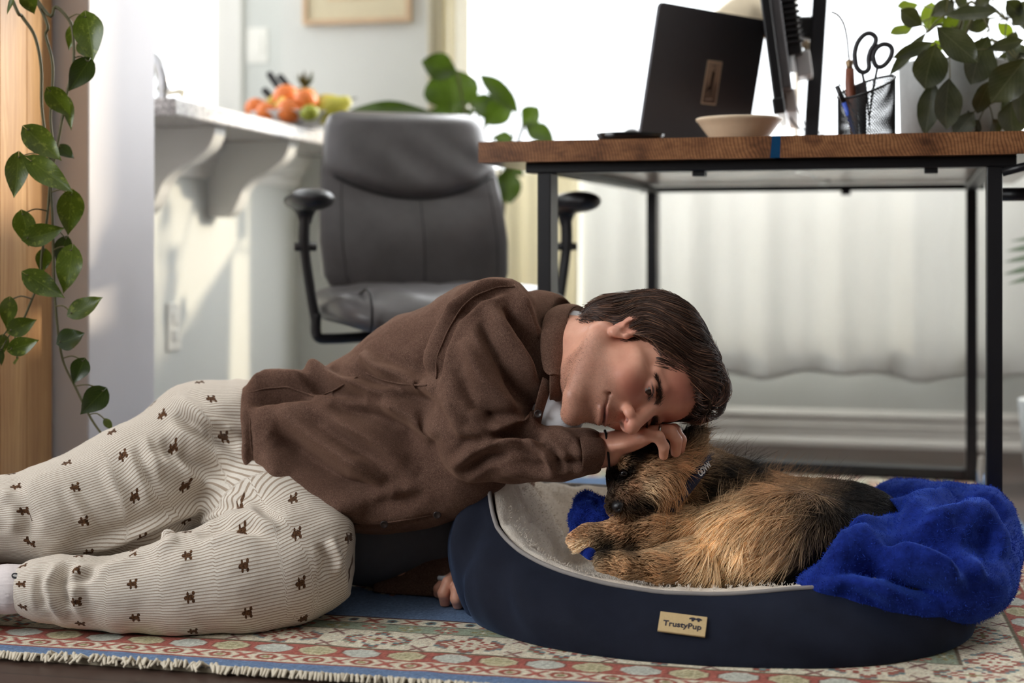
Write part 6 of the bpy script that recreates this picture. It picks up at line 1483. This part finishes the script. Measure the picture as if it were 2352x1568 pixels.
PF = [([(560, 1000), (470, 960), (420, 925), (395, 912)], .007, 10), ([(545, 1030), (460, 985), (405, 945)], -.006, 9), ([(540, 1060), (450, 1020), (380, 985)], .006, 12), ([(540, 1100), (450, 1060), (370, 1010)], -.006, 12), ([(530, 1120), (440, 1100), (340, 1050)], .005, 12),
 ([(330, 1000), (350, 1060), (370, 1110)], .0035, 7), ([(290, 1030), (320, 1100), (345, 1150)], .004, 8), ([(235, 1060), (270, 1130), (300, 1180)], .0035, 8), ([(400, 1010), (420, 1070), (440, 1120)], .0035, 8), ([(150, 1110), (190, 1180), (210, 1230)], .003, 8), ([(20, 1140), (60, 1190), (70, 1240)], -.004, 14), ([(0, 1120), (30, 1160), (40, 1220)], .005, 12),
 ([(510, 1150), (420, 1190), (300, 1240), (170, 1275)], .006, 11), ([(500, 1175), (400, 1215), (290, 1262), (180, 1288)], -.009, 9), ([(470, 1190), (370, 1238), (280, 1275)], .005, 8),
 ([(500, 1160), (540, 1150), (600, 1175)], .006, 10), ([(440, 1210), (500, 1185), (580, 1190), (640, 1215)], .007, 9), ([(450, 1228), (520, 1200), (600, 1215)], -.006, 9),
 ([(130, 1300), (112, 1340), (125, 1390), (150, 1420)], .006, 8), ([(160, 1290), (140, 1345), (155, 1400)], -.006, 8), ([(200, 1290), (172, 1330), (175, 1390), (200, 1425)], .005, 9), ([(230, 1290), (205, 1320), (150, 1345)], -.004, 7), ([(95, 1320), (90, 1360), (100, 1400)], -.004, 6),
 ([(755, 1240), (775, 1280), (770, 1320)], .006, 8), ([(735, 1250), (752, 1290), (745, 1330)], -.005, 8)]
PF = [(a_, b_*.95, c_*1.55) for a_, b_, c_ in PF]; pv0 = pv.copy()
ds = fold_disp(pv, pn, PF)*1.5+.0022*vnoise(pv*24, 8)+.0010*vnoise(pv*70, 9)
pv = pv+pn*ds[:, None]; pv = vsmooth(pv, pq, 1, .4); pv[:, 2] = np.maximum(pv[:, 2], .0095)
# stripe and print coordinates: across and along each leg
def leg_coords(v, L):
    pts = [np.array(a) for a, _ in L]; best = np.full(len(v), 9.); al = np.zeros(len(v)); ang = np.zeros(len(v)); acc = 0
    for i in range(len(pts)-1):
        a, b = pts[i], pts[i+1]; d = b-a; l = np.linalg.norm(d); d = d/l; w_ = v-a; t_ = np.clip(w_@d, 0, l); r = w_-t_[:, None]*d; e = np.linalg.norm(r, axis=1)-np.interp(t_, [0, l], [L[i][1], L[i+1][1]])
        up = np.array([0, 0, 1.])-d*d[2]; up /= np.linalg.norm(up); sd = np.cross(d, up); an = np.arctan2(r@up, -(r@sd) if sd[1] > 0 else r@sd)
        m_ = e < best; best = np.where(m_, e, best); al = np.where(m_, acc+t_, al); ang = np.where(m_, an, ang); acc += l
    return best, al, ang
e1, _a, g1 = leg_coords(pv0, UPR); e2, _a, g2 = leg_coords(pv0, LOW[2:]); w_ = e1 < e2
d1 = PN(-120, 1205, 2.14)-PN(545, 1030, 2.335); d1 /= np.linalg.norm(d1); d2 = PN(78, 1352, 2.062)-PN(720, 1280, 2.14); d2 /= np.linalg.norm(d2)
a1 = (pv0-PN(545, 1030, 2.335))@d1; a2 = (pv0-PN(720, 1280, 2.14))@d2
cs = np.where(w_, g1*.092, g2*.072); ca = np.where(w_, a1, a2+1.03)
st = np.c_[cs, ca, np.zeros(len(pv))]
t = NT('striped_pyjama_cotton'); a = t.attr('st'); sep = t.n('ShaderNodeSeparateXYZ'); t.l(a, 'Vector', sep, 0)
w1 = t.math('MULTIPLY', (sep, 'X'), 2*math.pi/.0043); sn1 = t.math('SINE', (w1, 0)); rp = t.ramp(sn1, 0, [(.36, srgb(232, 224, 212)), (.62, srgb(176, 158, 140))])
# little brown printed bears on a staggered grid
gx = t.math('DIVIDE', (sep, 'X'), .056); gy = t.math('DIVIDE', (sep, 'Y'), .078); row = t.math('FLOOR', (gy, 0)); sh = t.math('MODULO', (row, 0), 2.0); sh2 = t.math('MULTIPLY', (sh, 0), .5); gx2 = t.math('ADD', (gx, 0), (sh2, 0))
fx = t.math('FRACT', (gx2, 0)); fy = t.math('FRACT', (gy, 0)); dx = t.math('SUBTRACT', (fx, 0), .5); dy = t.math('SUBTRACT', (fy, 0), .5)
dx2 = t.math('MULTIPLY', (dx, 0), .056); dy2 = t.math('MULTIPLY', (dy, 0), .078)
def blob(cx, cy, rx, ry):
    q1 = t.math('SUBTRACT', (dx2, 0), cx); q2 = t.math('SUBTRACT', (dy2, 0), cy); q1 = t.math('DIVIDE', (q1, 0), rx); q2 = t.math('DIVIDE', (q2, 0), ry); s1 = t.math('MULTIPLY', (q1, 0), (q1, 0)); s2 = t.math('MULTIPLY_ADD', (q2, 0), (q2, 0), (s1, 0)); return s2
bs = [blob(0, 0, .0042, .0052), blob(0, .0062, .0030, .0032), blob(.0052, -.004, .0030, .0022), blob(-.0050, -.0035, .0028, .0022), blob(.0046, .004, .0034, .0017), blob(-.0046, .0038, .0034, .0017)]
mn = bs[0]
for b_ in bs[1:]: mn = t.math('MINIMUM', (mn, 0), (b_, 0))
nz = t.noise(420, 2, .6, t.coord('Object')); mn2 = t.math('MULTIPLY_ADD', (nz, 'Fac'), .9, (mn, 0)); msk = t.ramp(mn2, 0, [(.0, (1, 1, 1)), (1.25/2, (1, 1, 1)), (1.55/2, (0, 0, 0))])
half_ = t.math('MULTIPLY', (mn2, 0), .5); t.l(half_, 0, msk, 'Fac')
br = t.ramp(nz, 'Fac', [(.35, srgb(58, 38, 26)), (.65, srgb(112, 78, 50))]); mx = t.mix((msk, 0), (rp, 0), (br, 0))
n2 = t.noise(900, 2, .6, t.coord('Object')); r2 = t.ramp(n2, 'Fac', [(.3, srgb(226, 224, 222)), (.7, srgb(255, 255, 255))]); mx2 = t.mix(.8, (mx, 2), (r2, 0), 'MULTIPLY'); t.set((mx2, 2), .92, Sheen_Weight=.1, Specular_IOR_Level=.12); t.bump(sn1, 0, .12, .0006)
link_mesh('trousers', pv, pq, t.m, man, True, {'st': ('POINT', 'FLOAT_VECTOR', st)})
# ---- sock and slipper
SK = Field(PN(-330, 1440, 2.0)-[0, .05, .02], PN(110, 1280, 2.1)+[.02, .08, .02], .003)
for c_ in chain([PN(98, 1351, 2.062), PN(40, 1351, 2.06), PN(-20, 1354, 2.06), PN(-90, 1356, 2.06)], [.034, .0335, .034, .038]): SK.add(c_, .01)
for c_ in chain([PN(-90, 1356, 2.06), PN(-125, 1366, 2.06), PN(-205, 1390, 2.09), PN(-265, 1398, 2.10)], [.038, .037, .032, .024]): SK.add(c_, .015)
v2, q2 = SK.mesh(); n2 = vnormals(v2, q2); pxx, _y = proj(v2); v2 = v2+n2*(.0011*np.sin(pxx/58*6.28)+.0006*np.sin(np.arctan2(v2[:, 2]-.07, v2[:, 1]-2.06)*40))[:, None]; v2[:, 2] = np.maximum(v2[:, 2], .0095)
sock = link_mesh('sock', v2, q2, mat('white_rib_knit', (222, 212, 210), .9, var=.04, scale=300, bump=.2), man)
n2 = vnormals(v2, q2); lp = Vector(on_mesh(v2, n2, [(38, 1323)], .0012)[0]); nb_ = Vector((0, -.75, .66)); a_, b_, _d = frame_from(nb_); LMk = Matrix.Translation(lp) @ Matrix((a_, b_, nb_)).transposed().to_4x4() @ Matrix.Rotation(.45, 4, 'Z')
MB().lathe([(0, .0006), (.0058, .0006), (.0062, 0), (0, -.001)], 28, LMk @ Matrix.Diagonal((1, .72, 1, 1)), cap=False).build('sock_badge', mat('black_print', (20, 20, 22), .7), sock)
WPR = mat('white_print', (226, 222, 220), .8)
mb_ = MB(LMk @ Matrix.Translation((0, 0, .0009)))
for k_ in (-.0024, -.0008, .0008, .0024): mb_.box((k_, 0, 0), (.0007, .0050-abs(k_)*.8, .0004), rot=.5)
mb_.build('badge_mark', WPR, sock)
SPF = Field(PN(-140, 1420, 2.15)-[0, .08, .02], PN(180, 1240, 2.2)+[.02, .1, .02], .0035)
SPF.add(ell(PN(30, 1325, 2.23), (.090, .042, .038)), 0); SPF.add(ell(PN(60, 1302, 2.23), (.062, .038, .026)), .02); SPF.add(cone(PN(110, 1342, 2.23), PN(-60, 1342, 2.25), .038, .042), .015); v2, q2 = SPF.mesh(); v2[:, 2] = np.maximum(v2[:, 2], .010)
link_mesh('slipper', v2, q2, mat('brown_suede', (104, 72, 58), .75, var=.1, scale=60, bump=.2), man)

# ---- white stick between the fingers of the right hand
tag(MB().tube([P(1008, 1327, 2.235), P(1026, 1327.5, 2.225), P(1040, 1329, 2.215)], .0038, 12).build('white_stick', mat('white_plastic', (206, 208, 212), .4), smooth=True), 'small white stick poking out of the hand beside the bed', 'stick')
# ================================================================== the dog
dog = thing('dog', 'long-haired black and tan dog curled up asleep in the bed', 'dog', P(1780, 1380, 2.15))
DG = Field(PN(1300, 1400, 2.05)-[0, .10, .0], PN(2090, 960, 2.2)+[.02, .20, .02], .0036)
def add(prims, k):
    for p in prims: DG.add(p, k)
add([ell(PN(1835, 1225, 2.21), (.150, .135, .080)), ell(PN(1960, 1225, 2.23), (.085, .11, .070)), ell(PN(1690, 1180, 2.22), (.095, .095, .072))], .05)
add([ell(PN(1800, 1235, 2.11), (.105, .060, .070)), ell(PN(1720, 1240, 2.10), (.085, .055, .055))], .04)         # haunch
add([cone(PN(1660, 1150, 2.21), PN(1545, 1095, 2.17), .066, .058)], .04)                                          # neck
DM = np.array([-.45, -.60, -.52]); DM /= np.linalg.norm(DM); DHu = np.array([-.50, -.25, .83]); DHu -= DM*(DHu@DM); DHu /= np.linalg.norm(DHu); DCk = np.cross(DM, DHu)
SKU = PN(1480, 1083, 2.135)
add([ell(SKU, (.056, .060, .050), [DCk, DM, DHu])], .02)
add([cone(SKU+DM*.030-DHu*.006, PN(1424, 1158, 2.068), .036, .021)], .022)                                        # muzzle
add([ell(PN(1500, 1110, 2.10), (.040, .036, .040)), ell(PN(1462, 1150, 2.10), (.036, .034, .024))], .025)         # cheek and jaw
add([ell(PN(1448, 1058, 2.09), (.018, .018, .014))], .015)                                                        # brow
DG.sub(ell(PN(1433, 1087, 2.062), (.010, .012, .006)), .006)
add(chain([PN(1550, 1072, 2.120), PN(1582, 1030, 2.135), PN(1608, 998, 2.150)], [.026, .019, .005]), .02)         # ear
add(chain([PN(1600, 1215, 2.12), PN(1500, 1212, 2.085), PN(1420, 1222, 2.07), PN(1352, 1228, 2.06), PN(1330, 1236, 2.052)], [.036, .024, .0175, .0135, .0125]), .014)
add(chain([PN(1340, 1240, 2.05), PN(1326, 1250, 2.046)], [.0115, .0095])+chain([PN(1336, 1232, 2.05), PN(1318, 1240, 2.05)], [.011, .009]), .006)
add(chain([PN(1600, 1285, 2.07), PN(1510, 1300, 2.040), PN(1440, 1298, 2.028), PN(1392, 1290, 2.030)], [.033, .020, .016, .0145]), .014)
add(chain([PN(1540, 1250, 2.10), PN(1440, 1262, 2.075), PN(1370, 1262, 2.06)], [.026, .018, .015]), .012)
dv_, dq_ = DG.mesh(); dn_ = vnormals(dv_, dq_)
# coat: place in the picture, lie of the hair there, length in cm, colour
CT_ = [(1432,1040,1,-.3,1.0,22,18,17),(1480,1030,1,0,1.0,22,18,17),(1530,1022,1,-.1,1.2,24,20,18),(1388,1055,-.2,-1,.8,170,120,62),(1428,1064,.8,-.5,.7,152,106,56),(1405,1085,-.2,-.8,.7,40,28,22),(1434,1092,.8,-.2,.4,18,14,13),(1376,1116,-.4,-.6,.7,120,76,36),(1358,1090,-.5,-.5,.8,20,16,16),(1395,1130,-.3,-.8,.6,60,40,28),
 (1475,1086,1,-.1,1.0,176,122,64),(1505,1068,1,-.2,1.5,178,124,66),(1455,1115,.7,.3,.8,150,95,46),(1492,1117,.9,.3,1.2,198,160,108),(1432,1138,.4,.7,.6,108,70,38),(1416,1160,-.3,.6,.3,26,22,21),(1458,1162,.7,.6,.8,66,52,42),(1492,1165,.8,.5,1.4,28,24,22),(1520,1120,.5,.8,3,180,126,66),(1548,1060,.85,-.5,2.4,180,126,68),(1530,1150,-.1,1,3.5,172,120,62),(1550,1100,.4,.9,3,170,118,60),(1608,1005,.75,-.65,3.2,138,112,80),(1600,1030,.8,-.55,2.8,150,118,78),(1575,1050,.8,-.5,2.6,176,126,70),(1566,1008,.1,-1,3.0,26,21,20),(1585,990,.4,-.9,3.0,60,48,38),(1442,1080,.8,-.3,.3,14,11,10),(1420,1096,.2,.5,.4,16,13,12),(1448,1076,.8,-.3,.4,24,18,15),(1412,1090,-.3,.2,.5,20,16,14),(1405,1060,-.1,-1,.7,150,104,54),(1398,1100,-.2,-.6,.5,26,20,18),(1460,1045,1,-.2,1,22,18,17),(1510,1040,1,-.2,1,22,18,17),(1400,1035,.2,-1,1,24,20,18),
 (1660,1090,1,-.25,2.2,24,22,23),(1720,1076,1,-.25,2.4,26,23,23),(1620,1125,.9,.1,2.2,22,20,21),(1690,1112,1,.1,2.2,30,26,24),(1780,1088,.95,-.2,2.4,152,108,60),(1840,1092,.95,-.1,2.2,128,92,52),(1900,1102,.9,.1,2.2,84,64,44),(1960,1130,.8,.5,1.6,26,24,24),(2020,1152,.8,.6,1.4,20,19,20),(1960,1190,-.1,1,1.8,22,20,21),(1905,1250,-.6,.8,2.4,16,15,16),(1880,1280,-.6,.8,2.6,18,16,16),(1830,1325,-.9,.3,2.6,18,16,16),(1890,1170,-.4,.9,2.6,60,46,34),(1930,1160,.1,1,2,26,23,22),(1850,1312,-.8,.5,2.6,16,15,16),(1930,1300,-.5,.8,2,14,13,14),
 (1700,1122,-.6,.7,4.2,182,136,80),(1780,1132,-.55,.8,3.8,162,114,62),(1860,1142,-.4,.9,3.2,122,88,54),(1820,1200,-.6,.8,5,180,134,78),(1750,1190,-.6,.8,5.4,198,154,94),(1680,1182,-.5,.85,5.4,208,170,114),(1872,1205,-.5,.85,3.6,92,68,46),(1800,1270,-.8,.6,5.4,202,162,106),(1720,1270,-.7,.75,5.6,212,176,122),(1650,1258,-.4,.9,5.4,206,168,112),(1600,1198,-.8,.5,3.6,192,148,90),(1562,1180,-.8,.3,3.2,178,130,72),(1640,1318,-.9,.2,4.4,202,168,116),(1740,1322,-1,.1,4.4,158,126,86),(1800,1312,-.9,.3,3.4,56,46,36),(1760,1230,-.65,.75,5.4,190,144,84),(1700,1230,-.3,.95,5.2,222,190,138),
 (1330,1226,-1,.1,.45,176,120,62),(1420,1208,-1,0,.6,186,130,70),(1500,1200,-1,.1,1.0,184,132,74),(1338,1252,-.8,.6,.8,208,178,132),(1400,1260,-1,.1,1.2,38,31,27),(1460,1256,-1,.1,1.8,72,54,38),(1530,1250,-1,.2,3,182,142,90),(1420,1290,-1,0,.5,192,142,82),(1500,1300,-1,.05,.8,182,132,72),(1570,1305,-1,.1,2.2,176,130,76),(1470,1230,-1,.1,.8,176,124,66)]
CT_ = np.array(CT_, float)
def coat(v):
    px, py = proj(v); D = np.full((len(v), len(CT_)), 0.)
    for i, c in enumerate(CT_): D[:, i] = 1.0/((px-c[0])**2+(py-c[1])**2+60.0)**1.9
    D /= D.sum(1, keepdims=True)
    dr = D@CT_[:, 2:4]; dr /= np.maximum(np.linalg.norm(dr, axis=1, keepdims=True), 1e-6)
    lin_ = np.array([np.array(srgb(*c[5:8])[:3])*(1.0+1.1*sstep(50, 110, c[5])+.5*sstep(180, 215, c[5])) for c in CT_]); lin_ = lin_*.60+lin_.mean(1, keepdims=True)*.40*np.array([1.06, 1.0, .88])
    return dr, D@CT_[:, 4], D@lin_
rs = np.random.RandomState(21)
_d, _l, ccol = coat(dv_)
t = NT('dog_skin'); a = t.attr('col'); nz = t.noise(220, 3, .7, t.coord('Object')); r2 = t.ramp(nz, 'Fac', [(.3, srgb(150, 145, 140)), (.7, srgb(235, 235, 235))]); mx = t.mix(1, (a, 'Color'), (r2, 0), 'MULTIPLY'); t.set((mx, 2), .9, Specular_IOR_Level=.1); t.bump(nz, 'Fac', .5, .003)
link_mesh('body', dv_-dn_*.003, dq_, t.m, dog, True, {'col': ('POINT', 'FLOAT_COLOR', np.c_[ccol*.75, np.ones(len(dv_))])})
# only the part of the coat that faces the room side and the top gets hair
face_ = np.where((dn_[:, 1] < .45) | (dn_[:, 2] > .1))[0]
NS = 62000; pk = face_[rs.randint(0, len(face_), NS)]
root = dv_[pk]+rs.randn(NS, 3)*.0016; nr = dn_[pk]; dr, ln_, cl = coat(root)
px, py = proj(root); okk = ~((np.hypot((px-1417)/16, (py-1160)/12) < 1) | (np.hypot((px-1432)/11, (py-1087)/6) < 1)); root, nr, dr, ln_, cl = root[okk], nr[okk], dr[okk], ln_[okk], cl[okk]; NS = len(root)
K = 7; cl_n = vnoise(root*70, 31); cl_m = vnoise(root*150, 32); cl_b = vnoise(root*28, 33)
th_ = np.deg2rad(26*cl_n+14*cl_m+rs.randn(NS)*9)+.35*cl_b; c_, s_ = np.cos(th_), np.sin(th_)
dx_ = dr[:, 0]*c_-dr[:, 1]*s_; dz_ = -(dr[:, 0]*s_+dr[:, 1]*c_); dirw = np.stack([dx_, np.zeros(NS), dz_], 1)
dirw -= nr*(dirw*nr).sum(1, keepdims=True); dirw /= np.maximum(np.linalg.norm(dirw, axis=1, keepdims=True), 1e-6)
Lh = ln_*.01*(.55+.75*rs.rand(NS))*(1+.25*cl_n); lift = .32+.25*rs.rand(NS)+.12*cl_m
cur = root-nr*.0025; path = np.zeros((NS, K, 3)); path[:, 0] = cur
d = dirw+nr*lift[:, None]*1.2; d /= np.linalg.norm(d, axis=1, keepdims=True)
bend = rs.randn(NS, 3)*.10
for k in range(1, K):
    d = d+(dirw*.30-nr*.16+bend*.5+np.array([0, 0, -.10])*np.clip(Lh/.05, 0, 1)[:, None])*.5; d /= np.linalg.norm(d, axis=1, keepdims=True)
    cur = cur+d*(Lh/(K-1))[:, None]
    sdv = DG.sample(cur); mk = sdv < .001
    if mk.any(): cur[mk] += DG.grad(cur[mk])*(.0015-sdv[mk])[:, None]
    path[:, k] = cur
shade = np.clip(.80+.40*rs.rand(NS)+.26*cl_n+.32*cl_m, .25, 1.9)
hc_ = cl*shade[:, None]; dk_ = rs.rand(NS) < .13; hc_[dk_] *= .35; lt_ = rs.rand(NS) < .06; hc_[lt_] = hc_[lt_]*.6+np.array(srgb(222, 196, 150)[:3])*.4*np.minimum(1, cl[lt_].mean(1, keepdims=True)*8)
rad = np.tile(np.r_[.00030, .00034, .00034, .00032, .00028, .0002, .00007], (NS, 1))
fur = hair_curves('fur', path, rad, hc_, strand_mat('dog_fur', .55, .25), dog); fur['kind'] = 'stuff'
# long fine guard hairs along the back and ear
sel = np.where(((dn_[:, 2] > .55) & (proj(dv_)[0] > 1640) & (proj(dv_)[0] < 1960)) | ((proj(dv_)[0] > 1560) & (proj(dv_)[0] < 1620) & (proj(dv_)[1] < 1040)))[0]
pk = sel[rs.randint(0, len(sel), 900)]; r0 = dv_[pk]; n0 = dn_[pk]+rs.randn(900, 3)*.35+np.array([.25, 0, .35]); n0 /= np.linalg.norm(n0, axis=1, keepdims=True); L0 = .022+.030*rs.rand(900)**2
kk = np.linspace(0, 1, 6)[None, :, None]; pth = r0[:, None]+n0[:, None]*kk*L0[:, None, None]+np.array([.010, 0, -.006])*kk**2*(.5+rs.rand(900))[:, None, None]
_dd, _ll, c0 = coat(r0); hair_curves('guard_hairs', pth, np.tile(np.r_[.00016, .00015, .00014, .00012, .0001, .00004], (900, 1)), c0*.8, strand_mat('dog_fur', .55, .25), dog)['kind'] = 'stuff'
# nose, eye
NF = Field(PN(1380, 1190, 2.06)-.03, PN(1450, 1140, 2.07)+.03, .0012); nc = PN(1419, 1160, 2.052)
NF.add(ell(nc, (.0098, .009, .0070), [DCk, DM, DHu]), 0); NF.add(ell(nc-DHu*.004+DM*.004, (.007, .006, .006), [DCk, DM, DHu]), .004)
for s_ in (-1, 1): NF.sub(ell(nc+DCk*s_*.0048+DM*.0092-DHu*.001, (.0024, .004, .0018), [DCk, DM, DHu]), .0015)
v2, q2 = NF.mesh(); link_mesh('nose', v2, q2, mat('wet_black_nose', (26, 24, 25), .38, var=.15, scale=300, bump=.3), dog)
ec = Vector(PN(1433, 1087, 2.080)); MB().lathe([(.0070*math.cos(a), .0070*math.sin(a)) for a in np.linspace(-1.55, 1.55, 16)], 20, Matrix.Translation(ec)).build('eye', mat('dark_eye', (14, 9, 8), .06), dog, smooth=True)
# bandana with white lettering
BN = mat('navy_bandana_cloth', (26, 30, 58), .85, var=.08, scale=120, bump=.15)
ban = strip('bandana', [(1655, 1036, 2.21), (1628, 1040, 2.165), (1600, 1062, 2.128), (1572, 1098, 2.105), (1548, 1135, 2.092), (1530, 1168, 2.088)], [(1662, 1058, 2.215), (1640, 1068, 2.165), (1615, 1095, 2.122), (1588, 1130, 2.098), (1562, 1160, 2.086), (1542, 1185, 2.082)], BN, dog, .003, 8, .006)
ban['label'] = 'navy bandana with white lettering'
WL = mat('white_lettering', (224, 222, 222), .8)
def band_text(txt, c, dpx, size):
    A = P(*c); B = P(c[0]+dpx[0], c[1]+dpx[1], c[2]+dpx[2]); x_ = (B-A).normalized(); n_ = Vector((.35, -.85, .38)); n_ = (n_-x_*n_.dot(x_)).normalized(); y_ = n_.cross(x_)
    text_mesh(txt, size, Matrix.Translation(A+n_*.004) @ Matrix((x_, y_, n_)).transposed().to_4x4(), WL, ban, 'lettering', .0002)
band_text('O', (1545, 1140, 2.078), (20, -34, .012), .014); band_text('ODVW', (1614, 1080, 2.122), (22, -22, .03), .013); band_text('C', (1594, 1046, 2.126), (20, -30, .02), .012)
MB().tube(catmull([P(1606, 1082, 2.114), P(1620, 1066, 2.134), P(1640, 1058, 2.160)], 5), .0011, 6).build('white_stripe', WL, ban, smooth=True)
